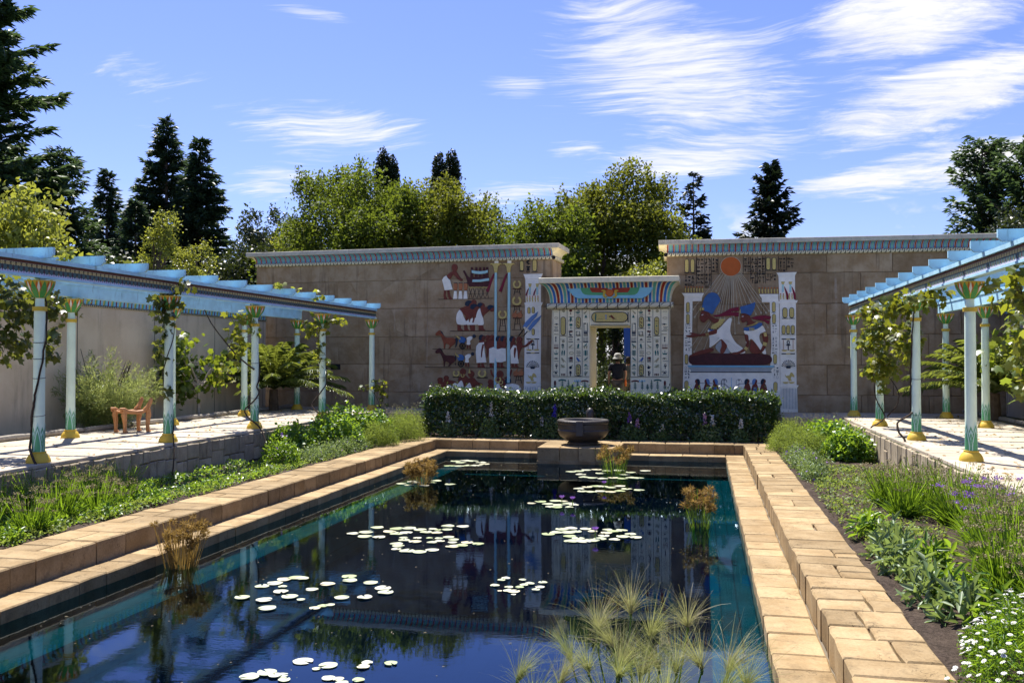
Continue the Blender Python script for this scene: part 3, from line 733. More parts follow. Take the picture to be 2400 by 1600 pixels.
def cartouche(cx, cy, w, h, lay=1, base=True):
    p = [(NAVY, stadium(cx, cy, w, h), lay), (GOLD, stadium(cx, cy, w * .80, h - w * .20), lay + .7)]
    if base: p.append((NAVY, [(cx - w * .6, cy + h / 2), (cx + w * .6, cy + h / 2), (cx + w * .6, cy + h / 2 + w * .12), (cx - w * .6, cy + h / 2 + w * .12)], lay))
    return p
def uraeus(x, y, w, h, lay=1):
    S = [(0.0, -.45), (.25, -.38), (.3, -.2), (.12, .02), (.32, .25), (.15, .5), (-.22, .5), (-.05, .35), (-.22, .1), (-.28, -.15), (-.2, -.38)]
    return [(GOLD, [(x + a * w, y + c * h) for a, c in S], lay, 1), (ORANGE, ell(x + .02 * w, y - .62 * h, .22 * w, .16 * h, 8), lay)]

# ---------------------------------------------------------------- right wall carvings
R = Relief(PR, 'C', WR_)
R.part('sun_disc', [(RAYC, ell(645, 315, 93, 88, 36), 0), (SUNC, ell(645, 315, 88, 83, 36), 1.5)])
rays = [(563, 368, 322, 682), (580, 378, 335, 748), (598, 388, 520, 520), (604, 390, 540, 545), (612, 392, 508, 770), (619, 395, 545, 700), (626, 398, 556, 760), (633, 400, 590, 765), (641, 401, 625, 690), (650, 402, 652, 770), (660, 401, 682, 890), (668, 400, 668, 740), (677, 398, 716, 800),
        (685, 395, 752, 690), (693, 392, 785, 660), (700, 388, 828, 640), (708, 385, 860, 722), (715, 381, 905, 712), (722, 375, 948, 712), (729, 366, 972, 695), (452, 800, 305, 1012), (468, 800, 330, 1050), (455, 918, 413, 1032), (720, 700, 713, 800), (925, 770, 965, 838)]
pcs = []
for x0, y0, x1, y1 in rays:
    pcs.append((RAYC, seg_poly(x0, y0, x1, y1, 5), 0))
    l = math.hypot(x1 - x0, y1 - y0); dx, dy = (x1 - x0) / l, (y1 - y0) / l
    pcs.append((RAYC, [(x1 - dy * 6, y1 + dx * 6), (x1 + dx * 22 - dy * 9, y1 + dy * 22 + dx * 9), (x1 + dx * 14, y1 + dy * 14), (x1 + dx * 24 + dy * 8, y1 + dy * 24 - dx * 8), (x1 + dy * 6, y1 - dx * 6)], 1, 1))
R.part('sun_rays', pcs)
def pillar(pts, name='carved_pillar', extra=()): return R.part(name, [(RELW, pts, 0)] + list(extra))
pc = []
for cx, cy, w, h in ((270, 672, 32, 92), (270, 773, 32, 88), (257, 1125, 32, 88), (257, 1355, 38, 86)): pc += cartouche(cx, cy, w, h)
rg = random.Random(3)
def glyphs(x0, x1, y0, y1, sx, sy, mat=NAVY, lay=1, fill=.82):
    out = []; y = y0 + sy / 2
    while y < y1:
        x = x0 + sx / 2
        while x < x1:
            for q in glyph(rg.choice(BKINDS), x, y, sx * fill, sy * fill): out.append((mat, q, lay))
            x += sx
        y += sy
    return out
pc += glyphs(245, 295, 815, 895, 25, 26) + glyphs(242, 295, 925, 1065, 26, 32) + glyphs(238, 290, 1185, 1310, 26, 28)
pc += [(RELW, [(216, 548), (412, 548), (398, 572), (393, 582), (238, 582), (232, 570)], 1)]
pillar([(238, 582), (392, 580), (390, 618), (310, 620), (302, 1175), (300, 1470), (222, 1470), (230, 1175)], extra=pc)
pc = []
for cx, cy, w, h in ((1020, 670, 34, 92), (1022, 772, 34, 88), (1032, 1125, 34, 88), (1035, 1365, 38, 86)): pc += cartouche(cx, cy, w, h)
pc += glyphs(1003, 1050, 820, 905, 24, 26) + glyphs(1003, 1052, 925, 1075, 25, 32) + glyphs(1015, 1062, 1185, 1310, 25, 28)
pc += [(RELW, [(892, 558), (1062, 556), (1060, 590), (915, 592), (905, 580)], 1)]
pillar([(915, 590), (1060, 588), (1066, 640), (1078, 1470), (1000, 1470), (990, 1180), (1000, 1000), (985, 628), (917, 628)], extra=pc)
pc = [(RELW, [(1043, 370), (1222, 365), (1210, 385), (1205, 402), (1062, 404), (1056, 386)], 1), (RELW, [(1052, 620), (1230, 610), (1222, 634), (1060, 640)], 1), (RELW, [(1070, 1352), (1238, 1352), (1232, 1368), (1072, 1368)], 1)]
for cx, w, cy, h in ((1118, 44, 720, 94), (1177, 44, 720, 94), (1106, 34, 868, 80), (1146, 34, 868, 80), (1187, 34, 868, 80)): pc += cartouche(cx, cy, w, h, 2)
for k in range(5): pc += uraeus(1080 + k * 25, 582, 22, 40, 2)
for x in (1100, 1165): pc += [(POLE, [(x - 8, 470), (x + 8, 470), (x + 8, 540), (x - 8, 540)], 1), (GOLD, [(x - 16, 448), (x + 18, 448), (x + 8, 472), (x - 8, 472)], 2), (CRIM, [(x + 8, 482), (x + 26, 510), (x + 48, 560), (x + 48, 606), (x + 32, 606), (x + 26, 555)], 2, 1)]
def emblem(pc, cx, top_, k=1.0, gold=True):
    for y in (top_, top_ + 128): pc += [(NAVY, [(cx - 58 * k, y), (cx - 18 * k, y), (cx - 18 * k, y + 9), (cx - 58 * k, y + 9)], 2), (GOLD, [(cx - 18 * k, y), (cx + 18 * k, y), (cx + 18 * k, y + 9), (cx - 18 * k, y + 9)], 2), (NAVY, [(cx + 18 * k, y), (cx + 58 * k, y), (cx + 58 * k, y + 9), (cx + 18 * k, y + 9)], 2)]
    for q in glyph('ankh', cx, top_ + 60, 62 * k, 88 * k): pc.append((NAVY, q, 2))
    for s in (-1, 1):
        pc.append((TERRA, seg_poly(cx + s * 42 * k, top_ + 12, cx + s * 42 * k, top_ + 96, 3), 2)); pc.append((GOLD, ell(cx + s * 34 * k, top_ + 98, 26 * k, 14, 8, 0, math.pi) + [(cx + s * 34 * k - 26 * k, top_ + 98)], 2))
def fan_plant(pc, cx, base, r, col=NAVY):
    pc.append((col, [(cx - r * .38, base - r * .22), (cx + r * .38, base - r * .22), (cx + r * .3, base), (cx - r * .3, base)], 2))
    for k in range(11):
        a = math.radians(190 + k * 16); ex, ey = cx + r * math.cos(a) * 1.0, base - r * .2 + r * 1.02 * math.sin(a)
        pc.append((col, seg_poly(cx + (k - 5) * r * .05, base - r * .2, ex, ey, r * .045), 2)); pc.append((col, [(ex - r * .11, ey - r * .08), (ex + r * .11, ey - r * .08), (ex, ey + r * .10)], 2))
def bird_gold(pc, cx, cy, k):
    pc.append((GOLD, [(cx + a * k, cy + c * k) for a, c in ((-.55, -.55), (-.3, -.15), (-.05, -.35), (.05, -.15), (.3, -.75), (.62, -.6), (.85, -.1), (.7, -.05), (.4, -.2), (.25, .2), (.5, .45), (.0, .5), (-.1, .1), (-.4, -.05))], 2, 1))
    for s in (-1, 1): pc.append((GOLD, ell(cx + s * .42 * k, cy + .62 * k, .42 * k, .24 * k, 8, 0, math.pi) + [(cx + s * .42 * k - .42 * k, cy + .62 * k)], 2))
emblem(pc, 1147, 945); fan_plant(pc, 1148, 1205, 56); bird_gold(pc, 1150, 1285, 62)
for k in range(11): pc.append((RELG, [(1090 + k * 13, 1378), (1095 + k * 13, 1378), (1095 + k * 13, 1560), (1090 + k * 13, 1560)], 1))
pillar([(1062, 404), (1206, 402), (1208, 605), (1214, 640), (1220, 1345), (1226, 1370), (1232, 1590), (1080, 1590), (1072, 650), (1070, 610)], extra=pc)
R.part('cobra_row', sum([uraeus(247 + k * 25, 522, 24, 42) for k in range(7)], []))
R.part('cobra_row', sum([uraeus(893 + k * 26.5, 530, 24, 42) for k in range(7)], []))
pc = []
for cx, cy, w, h in ((260, 310, 38, 120), (310, 310, 38, 120), (971, 292, 38, 112), (1023, 292, 38, 112)): pc += cartouche(cx, cy, w, h, 1)
R.part('cartouches', pc)
pc = []
for x, y0, y1 in ((341, 238, 475), (411, 238, 475), (473, 238, 490), (531, 238, 378), (752, 225, 380), (816, 230, 440), (879, 228, 462), (945, 230, 462), (1060, 225, 355), (1130, 225, 350)): pc.append((BLACK, [(x, y0), (x + 4, y0), (x + 4, y1), (x, y1)], 0))
for x0, x1, y0, y1 in ((348, 408, 240, 470), (416, 470, 240, 488), (478, 528, 240, 378), (757, 812, 232, 380), (820, 876, 232, 450), (884, 942, 232, 460), (1066, 1126, 232, 350), (1136, 1192, 232, 335), (238, 335, 388, 478), (955, 1050, 378, 455)): pc += glyphs(x0, x1, y0, y1, 30, 33, BLACK, 0, .9)
R.part('hieroglyph_columns', pc)['kind'] = 'stuff'
# kneeling figures
k1 = R.part('kneeling_figure', [(RELW, [(440, 865), (520, 878), (560, 840), (610, 785), (635, 762), (655, 770), (650, 800), (640, 845), (640, 890), (655, 930), (690, 985), (740, 1020), (768, 1045), (772, 1077), (650, 1077), (612, 1020), (585, 970), (560, 945), (500, 1000), (455, 1030), (460, 980), (458, 930), (445, 890)], 1, 1),
    (RELG, [(500, 1018), (560, 950), (612, 1010), (650, 1076), (550, 1076)], .6, 1)])
pl_ = []
for i in range(8): pl_.append((RELG, seg_poly(575 + i * 6, 945 + i * 2, 640 + i * 17, 1074 - abs(i - 2) * 3, 2.2), 1.2))
for i in range(6): pl_.append((RELG, seg_poly(545, 945 - i * 2, 462, 1020 - i * 18, 2.0), 1.2))
R.part('pleats', pl_, k1)
R.part('crown', [(RBLUE, [(392, 695), (398, 640), (415, 590), (445, 553), (485, 540), (522, 552), (546, 585), (556, 612), (540, 640), (512, 680), (485, 738), (450, 716), (420, 706)], 2, 1), (GOLD, ell(401, 686, 11, 12, 12), 3), (GOLD, ell(378, 690, 8, 14, 10), 2)], k1)
R.part('head', [(SKIN, [(388, 702), (380, 735), (370, 768), (383, 776), (380, 786), (392, 800), (412, 808), (432, 788), (455, 768), (480, 800), (520, 818), (540, 800), (545, 775), (510, 768), (472, 748), (456, 725), (450, 708), (415, 702)], 1.6, 1), (RELW, [(384, 742), (394, 732), (408, 734), (398, 744)], 2.2), (NAVY, ell(396, 738, 4, 4, 8), 2.5), (SKIN, ell(441, 738, 11, 20, 12), 2.4)], k1)
R.part('collar', [(GOLD, [(545, 775), (585, 772), (592, 785), (575, 800), (578, 812), (560, 818), (560, 832), (543, 832), (540, 848), (525, 846), (520, 862), (505, 856), (497, 868), (486, 856), (474, 864), (470, 846), (482, 826), (510, 812), (535, 800)], 2.2), (RBLUE, [(444, 852), (470, 866), (520, 868), (508, 880), (460, 878)], 2)], k1)
R.part('ribbon', [(CRIM, [(482, 742), (540, 736), (590, 712), (640, 682), (713, 668), (716, 706), (650, 708), (650, 714), (716, 716), (714, 752), (650, 746), (580, 750), (510, 756)], 2)], k1)
R.part('arm', [(SKIN, [(525, 866), (524, 900), (490, 911), (430, 921), (350, 927), (300, 937), (255, 930), (250, 918), (292, 914), (308, 906), (272, 900), (300, 892), (335, 899), (372, 908), (430, 895), (500, 868)], 2.4, 1), (GOLD, seg_poly(428, 896, 431, 921, 7), 3), (GOLD, seg_poly(443, 894, 446, 919, 7), 3)], k1)
R.part('leg', [(SKIN, [(560, 945), (590, 975), (616, 1008), (602, 1040), (582, 1076), (555, 1074), (551, 1045), (566, 1010), (562, 975)], 2, 1)], k1)
R.part('leg', [(SKIN, [(278, 1110), (296, 1086), (360, 1055), (430, 1036), (497, 1026), (492, 1056), (440, 1072), (400, 1080), (330, 1094)], 2.6, 1)], k1)
k2 = R.part('kneeling_figure', [(RELW, [(755, 872), (830, 878), (920, 822), (945, 868), (952, 886), (902, 900), (892, 930), (906, 985), (942, 1020), (957, 1082), (930, 1082), (906, 1050), (880, 1010), (832, 950), (815, 950), (780, 988), (774, 976), (808, 930), (765, 905)], 1, 1)])
R.part('crown', [(RBLUE, [(727, 668), (790, 652), (859, 627), (856, 665), (842, 705), (816, 747), (800, 738), (765, 724), (730, 726)], 2), (GOLD, ell(729, 708, 8, 18, 10), 2.4)], k2)
R.part('head', [(SKIN, [(737, 732), (733, 758), (728, 778), (738, 786), (736, 796), (750, 808), (770, 800), (786, 792), (792, 812), (776, 832), (812, 836), (852, 816), (872, 800), (840, 798), (818, 768), (808, 742), (770, 724)], 1.6, 1), (RELW, [(738, 754), (746, 748), (760, 750), (750, 757)], 2.2)], k2)
R.part('ribbon', [(CRIM, [(812, 766), (880, 746), (940, 741), (998, 750), (990, 781), (932, 771), (930, 775), (986, 792), (976, 821), (930, 792), (870, 780)], 2)], k2)
R.part('collar', [(RBLUE, [(757, 850), (800, 846), (850, 835), (892, 805), (922, 812), (916, 836), (880, 860), (830, 879), (780, 881), (758, 870)], 2, 1), (GOLD, [(770, 836), (830, 833), (888, 806), (876, 798), (850, 812), (800, 836)], 2.6)] + [(GOLD, [(806 + i * 12, 850), (814 + i * 12, 850), (814 + i * 12, 876), (806 + i * 12, 876)], 2.8) for i in range(4)], k2)
R.part('arm', [(SKIN, [(926, 888), (956, 884), (970, 920), (973, 965), (948, 1020), (936, 1050), (900, 1077), (850, 1082), (853, 1066), (903, 1050), (924, 1000), (930, 960), (918, 920)], 2, 1), (GOLD, [(928, 892), (956, 890), (962, 926), (936, 928)], 2.8), (GOLD, [(930, 974), (962, 982), (954, 1012), (922, 1004)], 2.8)], k2)
R.part('arm', [(SKIN, [(765, 905), (796, 910), (801, 950), (809, 1000), (786, 1042), (740, 1072), (690, 1087), (650, 1082), (658, 1066), (710, 1062), (764, 1026), (784, 988), (770, 940)], 2, 1), (GOLD, [(770, 1012), (796, 1028), (782, 1050), (758, 1036)], 2.8)], k2)
R.part('leg', [(SKIN, [(820, 952), (862, 985), (902, 1045), (906, 1062), (862, 1078), (820, 1068), (807, 1040), (815, 1000)], 1.6, 1)], k2)
R.part('cushion', [(DARKH, [(275, 1112), (284, 1088), (340, 1080), (460, 1070), (640, 1077), (900, 1077), (980, 1086), (1004, 1112), (1006, 1140), (986, 1168), (900, 1179), (400, 1179), (300, 1172), (277, 1150)], 1.8, 1)])
pd = R.part('plinth', [(RELW, [(296, 1240), (1000, 1240), (1002, 1470), (294, 1470)], .6), (RELG, [(278, 1196), (1016, 1198), (1000, 1216), (996, 1236), (298, 1236), (292, 1216)], 1.0), (STL, [(266, 1179), (1027, 1181), (1020, 1197), (274, 1195)], 1.6), (BLACK, [(290, 1234), (1002, 1236), (1002, 1243), (290, 1241)], 1.8)])
pc = []
for x, hat in ((352, NAVY), (436, SBLUE), (508, SBLUE), (788, NAVY), (855, SBLUE), (930, NAVY)):
    s = 1 if x > 650 else -1
    pc += [(SKIN, [(x - 14, 1335), (x + 14, 1335), (x + 28, 1365), (x + 34, 1400), (x + 16, 1440), (x + 12, 1470), (x - 18, 1470), (x - 16, 1440), (x - 34, 1395), (x - 24, 1360)], 1.4, 1), (SKIN, ell(x + s * 6, 1318, 15, 19, 12), 1.8), (hat, [(x - s * 20, 1352), (x - s * 26, 1320), (x - s * 14, 1297), (x + s * 10, 1296), (x + s * 4, 1320), (x - s * 6, 1345)], 2.2, 1), (RBLUE if hat is SBLUE else SKIN, [(x - 14, 1370), (x + 16, 1370), (x + 20, 1470), (x - 16, 1470)], 2)]
pc += [(NAVY, seg_poly(375, 1334, 590, 1340, 4), 1), (NAVY, seg_poly(720, 1340, 940, 1335, 4), 1), (NAVY, seg_poly(590, 1340, 640, 1385, 5), 1), (NAVY, seg_poly(720, 1340, 660, 1385, 5), 1), (NAVY, seg_poly(640, 1385, 590, 1440, 5), 1), (NAVY, seg_poly(660, 1385, 710, 1440, 5), 1), (STL, [(648, 1285), (652, 1285), (652, 1400), (648, 1400)], 1.2)]
for cx in (586, 716):
    pc += [(NAVY, seg_poly(cx + 24 * math.cos(a), 1325 + 28 * math.sin(a), cx + 24 * math.cos(a - .5), 1325 + 28 * math.sin(a - .5), 5), 1) for a in np.arange(0, -3.3, -.5)] + [(NAVY, seg_poly(cx - 22, 1325, cx - 22, 1440, 4), 1), (NAVY, seg_poly(cx, 1312, cx, 1440, 4), 1), (NAVY, [(cx - 12, 1303), (cx + 12, 1303), (cx, 1318)], 1)]
R.part('carved_captives', pc, pd)

# ---------------------------------------------------------------- left wall carvings
R = Relief(PL, 'K', WL_)
def line(x0, y0, x1, y1, w=5, m=BLACK, lay=0): return (m, seg_poly(x0, y0, x1, y1, w), lay)
R.part('ground_lines', [line(265, 633, 765, 623), line(370, 925, 780, 921), line(810, 926, 890, 926), line(210, 1088, 610, 1094, 4), line(140, 1255, 1050, 1262), line(940, 911, 1030, 911)])
for dx in (0, 118):
    ph = 1470 if dx == 0 else 1400
    fp = R.part('flagpole', [(POLE, [(783 + dx, 386), (804 + dx, 386), (800 + dx, ph), (777 + dx, ph)] if dx == 0 else [(905, 380), (926, 380), (924, ph), (896, ph)], 2.2)])
    R.part('pole_cap', [(GOLD, [(737 + dx, 316), (750 + dx, 303), (772 + dx, 303), (792 + dx, 300), (815 + dx, 301), (838 + dx, 301), (852 + dx, 314), (832 + dx, 312), (815 + dx, 332), (806 + dx, 388), (782 + dx, 388), (774 + dx, 332), (757 + dx, 312)], 3), (RELW, [(782 + dx, 274), (817 + dx, 274), (817 + dx, 302), (782 + dx, 302)], 2)], fp)
    R.part('pennant', [(CRIM, [(786 + dx, 388), (768 + dx, 402), (744 + dx, 450), (724 + dx, 510), (702 + dx, 556), (727 + dx, 568), (745 + dx, 510), (764 + dx, 452)], 1.6)], fp)
R.part('top_bar', [(RELW, [(727, 266), (990, 262), (990, 270), (727, 274)], 1.5)])
def person_relief(pieces, name='carved_figure', subs=()):
    o = R.part(name, pieces)
    for n, p in subs: R.part(n, p, o)
    return o
person_relief([(SKIN, [(340, 415), (382, 380), (425, 374), (442, 392), (462, 428), (494, 456), (475, 470), (438, 442), (412, 412), (398, 404), (374, 452), (345, 442)], 1.2, 1), (SKIN, ell(415, 341, 27, 33, 16), 1.6), (SKIN, [(398, 365), (428, 368), (432, 385), (398, 388)], 1.2), (SKIN, [(316, 550), (338, 550), (332, 600), (350, 632), (318, 633), (313, 600)], .8), (SKIN, [(345, 550), (366, 550), (374, 600), (395, 631), (365, 633), (352, 600)], .8)],
    subs=[('skirt', [(RELW, [(340, 415), (352, 438), (372, 455), (397, 544), (325, 551), (310, 490), (301, 455), (315, 430)], 2, 0)])])
for k in range(3):
    x = 423 + k * 47; jar = R.part('carved_jar', [(TERRA, [(x - 14, 484), (x + 14, 484), (x + 18, 505), (x + 14, 540), (x + 6, 550), (x - 6, 550), (x - 14, 540), (x - 18, 505)], 1.5, 1), (NAVY, [(x - 16, 480), (x + 16, 480), (x + 16, 486), (x - 16, 486)], 1.6)])
    R.part('jar_stand', [(RELW, [(x - 12, 554), (x + 10, 554), (x + 17, 629), (x - 22, 630)], 1.2), (BLACK, [(x - 13, 549), (x + 12, 549), (x + 12, 556), (x - 13, 556)], 1.4)], jar)
pc = [(DARKH, [(490, 375), (504, 366), (530, 412), (548, 432), (732, 430), (738, 500), (715, 516), (550, 516), (536, 490), (520, 430)], 1)]
for x in (564, 605, 640, 675, 704): pc.append((DARKH, [(x, 338), (x + 19, 338), (x + 22, 436), (x - 6, 436)], .8))
pc += [(POLE, [(572, 364), (600, 372), (650, 376), (695, 372), (721, 364), (721, 388), (690, 398), (650, 402), (600, 398), (573, 390)], 2), (POLE, [(582, 452), (650, 452), (732, 438), (732, 462), (655, 474), (576, 474)], 2)]
pc += [line(545 + i * 35, 518, 562 + i * 35, 528, 5, GOLD, 2) for i in range(5)] + [line(562 + i * 35, 528, 580 + i * 35, 518, 5, GOLD, 2) for i in range(5)]
R.part('carved_shrine', pc)
R.part('trestles', [line(548 + i * 38, 530, 575 + i * 38, 620, 4) for i in range(5)] + [line(575 + i * 38, 530, 545 + i * 38, 620, 4) for i in range(5)] + [line(540, 582, 730, 578, 3)])
person_relief([(SKIN, [(455, 722), (500, 700), (560, 688), (605, 698), (630, 725), (612, 770), (598, 830), (588, 852), (575, 848), (585, 800), (570, 790), (556, 846), (545, 842), (548, 795), (520, 842), (508, 835), (518, 790), (500, 770), (478, 745)], 1.4, 1)] + [(SKIN, ell(x, y, 26, 28, 14), 1.2) for x, y in ((558, 672), (590, 662), (612, 705), (665, 692))] +
    [(SKIN, [(440, 866), (470, 866), (472, 900), (500, 920), (440, 920)], .8), (SKIN, [(500, 866), (530, 866), (535, 902), (552, 920), (503, 920)], .8), (SKIN, [(552, 866), (600, 866), (602, 920), (560, 920)], .8)],
    subs=[('hair', [(NAVY, [(510, 690), (512, 660), (535, 642), (565, 645), (575, 660), (555, 672), (545, 700)], 2, 1), (NAVY, [(557, 720), (560, 690), (585, 672), (615, 680), (628, 695), (600, 706), (590, 725)], 2.2, 1), (NAVY, [(620, 692), (632, 668), (655, 662), (678, 678), (660, 692), (650, 712)], 2, 1)]), ('robe', [(RELW, [(462, 724), (485, 752), (500, 800), (520, 830), (535, 868), (438, 866), (428, 815), (435, 765)], 2, 1), (RELW, [(520, 832), (560, 812), (610, 800), (622, 866), (530, 868)], 1.2)])])
person_relief([(SKIN, [(652, 718), (690, 704), (725, 700), (742, 728), (715, 752), (682, 780), (668, 818), (656, 812), (664, 765), (655, 745)], 1.6, 1), (SKIN, ell(757, 722, 22, 24, 14), 1.6), (SKIN, [(635, 870), (675, 870), (680, 900), (700, 918), (636, 918)], .8)],
    subs=[('hair', [(NAVY, [(712, 712), (722, 690), (748, 682), (778, 695), (770, 706), (752, 716), (738, 735)], 2.4, 1)]), ('robe', [(RELW, [(650, 714), (660, 760), (676, 800), (688, 870), (625, 872), (610, 820), (618, 760), (636, 722)], 2.0, 1)])])
for dy, hm, dxx in ((0, HORSE, 0), (163, DARKH, -2)):
    S = lambda l: [(x + dxx - (12 if dy else 0) * (x > 430), y + dy) for x, y in l]
    h = R.part('carved_horse', [(hm, S([(238, 950), (250, 935), (270, 917), (284, 918), (308, 952), (330, 984), (400, 984), (424, 1000), (424, 1030), (404, 1050), (385, 1064), (368, 1086), (358, 1084), (372, 1058), (350, 1040), (330, 1040), (326, 1086), (316, 1084), (314, 1030), (298, 990), (284, 960), (255, 966), (244, 964)]), 1.6, 1)])
    R.part('mane', [(NAVY if not dy else BLACK, S([(283, 918), (300, 934), (315, 965), (308, 958), (290, 935)]), 2)], h)
    R.part('tail', [(NAVY, S([(420, 990), (440, 984), (446, 1010), (438, 1045), (424, 1078), (420, 1070), (428, 1030)]), 1.4, 1)], h)
    ch = R.part('carved_chariot', [(RBLUE, S([(452, 992), (474, 972), (508, 982), (520, 1008), (502, 1035), (460, 1032)]), 1.6, 1), (NAVY, S(seg_poly(510, 990, 545, 1026, 6)), 1.6)])
    R.part('quiver', [(GOLD, S([(424, 955), (438, 966), (474, 994), (464, 1004), (440, 982)]), 2.4)], ch)
    wx, wy = S([(487, 1060)])[0]
    R.part('wheel', [(BLACK, seg_poly(wx + 26 * math.cos(a), wy + 26 * math.sin(a), wx + 26 * math.cos(a + .42), wy + 26 * math.sin(a + .42), 7), 2.2) for a in np.arange(0, 6.28, .393)] + [(BLACK, seg_poly(wx, wy, wx + 25 * math.cos(a), wy + 25 * math.sin(a), 4), 2) for a in np.arange(0, 6.28, 1.047)], ch)
    person_relief([(SKIN, S([(526, 1040), (540, 1040), (538, 1085), (526, 1085)]), .8), (SKIN, S([(548, 1045), (560, 1045), (564, 1088), (552, 1088)]), .8), (NAVY, ell(*S([(594, 971)])[0], 15, 17, 12), 1.8)], subs=[('tunic', [(RELW, S([(522, 988), (555, 970), (580, 976), (578, 996), (555, 1014), (562, 1052), (524, 1050), (530, 1018)]), 2, 1)])])
# line of priests
xs_ = [(660, 985, NAVY), (718, 988, SKIN), (756, 986, SKIN), (815, 996, NAVY), (858, 996, NAVY), (940, 998, NAVY), (1005, 1002, SKIN)]
for x, y, hc in xs_:
    person_relief([(SKIN, ell(x + 12, y, 20, 24, 14), 1.6), (SKIN, [(x - 20, y + 22), (x + 30, y + 20), (x + 34, y + 60), (x + 8, y + 120), (x - 2, y + 180), (x - 12, y + 178), (x - 10, y + 110), (x - 26, y + 70)], 1.2, 1)], subs=[('hair', [(hc, [(x - 22, y + 20), (x - 22, y - 14), (x - 2, y - 30), (x + 22, y - 22), (x + 6, y - 4), (x + 2, y + 24)], 2.2, 1)])])
for pts in ([(615, 1062), (638, 1032), (686, 1026), (690, 1100), (707, 1212), (618, 1216), (610, 1120)], [(732, 1085), (776, 1068), (790, 1150), (784, 1216), (735, 1216)], [(770, 1072), (812, 1090), (848, 1080), (884, 1085), (888, 1198), (845, 1212), (800, 1208), (775, 1130)], [(926, 1095), (958, 1050), (985, 1062), (1004, 1222), (932, 1222)]):
    x = sum(p[0] for p in pts) / len(pts)
    o = R.part('carved_robe', [(RELW, pts, 2, 0)]); R.part('legs', [(SKIN, [(x - 26, 1214), (x - 4, 1214), (x - 2, 1240), (x + 8, 1257), (x - 26, 1257)], .8), (SKIN, [(x + 8, 1214), (x + 28, 1214), (x + 30, 1240), (x + 48, 1257), (x + 8, 1257)], .8)], o)
R.part('carved_arm', [(SKIN, [(985, 1060), (1015, 1052), (1060, 1058), (1098, 1020), (1125, 1002), (1140, 1012), (1112, 1040), (1072, 1072), (1010, 1076)], 2.6, 1)])
R.part('carved_arm', [(SKIN, [(965, 1070), (985, 1080), (976, 1130), (972, 1172), (962, 1168), (958, 1110)], 2.8, 1)])
R.part('carved_arm', [(SKIN, [(672, 1040), (690, 1046), (674, 1110), (668, 1170), (656, 1164), (660, 1090)], 2.8, 1)])
def ringp(cx, cy, r, w, m=GOLD, lay=1.8, gap=.9):
    p = [];  a0 = -math.pi / 2 + gap / 2; a1 = 1.5 * math.pi - gap / 2; n = 16
    for i in range(n + 1): a = a0 + (a1 - a0) * i / n; p.append((cx + r * math.cos(a), cy + r * math.sin(a)))
    for i in range(n, -1, -1): a = a0 + (a1 - a0) * i / n; p.append((cx + (r - w) * math.cos(a), cy + (r - w) * math.sin(a)))
    return (m, p, lay)
def stand(x, y, h, w=40): return [line(x - w, y, x + w, y, 7, DARKH, 1.4), line(x - w * .4, y, x - w * .75, y + h, 5), line(x + w * .4, y, x + w * .75, y + h, 5), line(x - w * .6, y + h * .55, x + w * .6, y + h * .55, 4), line(x, y, x, y + h * .5, 4)]
for cx, cy, r, hh in ((988, 495, 39, 58), (986, 646, 44, 60), (855, 771, 42, 110)):
    o = R.part('gold_ring', [ringp(cx, cy, r, r * .42)]); R.part('ring_stand', stand(cx, cy + r + 2, hh), o)
for cx, cy, hh in ((990, 780, 100), (1000, 1312, 66)):
    o = R.part('gourd_pair', [(TERRA, ell(cx - 22, cy, 25, 24, 14), 1.8), (TERRA, ell(cx + 24, cy - 2, 24, 25, 14), 2.2), (TERRA, seg_poly(cx - 22, cy - 15, cx - 8, cy - 44, 8), 1.8), (TERRA, seg_poly(cx + 24, cy - 18, cx + 40, cy - 46, 8), 2.2)]); R.part('gourd_stand', stand(cx, cy + 26, hh), o)
# bottom frieze figures
for x, y, r in ((282, 1372, 25), (338, 1354, 23), (745, 1391, 25)):
    person_relief([(SKIN, ell(x, y, r, r, 14), 1.8), (SKIN, [(x - 25, y + 20), (x + 15, y + 15), (x + 80, y + 30), (x + 110, y + 55), (x + 60, y + 75), (x - 20, y + 80)], 1.2, 1)], subs=[('kilt', [(RELW, [(x + 70, y + 40), (x + 105, y + 55), (x + 140, y + 95), (x + 50, y + 110)], 2, 1)])])
for x, y, r in ((492, 1296, 28), (567, 1318, 30), (832, 1320, 33)):
    person_relief([(SKIN, ell(x, y, r, r + 2, 14), 1.8), (SKIN, [(x - 50, y + 70), (x - 20, y + 35), (x + 25, y + 30), (x + 60, y + 75), (x + 110, y + 88), (x + 100, y + 104), (x + 40, y + 98), (x + 20, y + 140), (x - 30, y + 140)], 1.2, 1)], subs=[('robe', [(RELW, [(x - 58, y + 130), (x - 15, y + 72), (x + 4, y + 110), (x + 8, y + 160), (x - 60, y + 165)], 2, 1)])])
R.part('raised_arms', [(SKIN, [(742, 1280), (752, 1271), (762, 1310), (772, 1328), (800, 1338), (808, 1362), (772, 1348), (750, 1325)], 2.2, 1), (SKIN, [(932, 1272), (944, 1282), (926, 1345), (880, 1362), (862, 1356), (912, 1332)], 2.2, 1)])
for cx, cy, r in ((430, 1312, 31), (490, 1331, 18), (668, 1312, 39), (815, 1370, 30), (840, 1395, 22)): R.part('gold_ring', [ringp(cx, cy, r, r * .44, GOLD, 2.6, 1.1)])
R.part('trays', [line(398, 1345, 465, 1345, 7, BLACK, 1.6), line(618, 1350, 718, 1350, 10, BLACK, 1.6), (GOLD, [(540, 1312), (552, 1268), (566, 1312)], 2.4)])
person_relief([(NAVY, ell(905, 1382, 29, 30, 14), 2), (RELW, [(875, 1410), (960, 1404), (1010, 1425), (1034, 1470), (880, 1475)], 1.8, 1)])
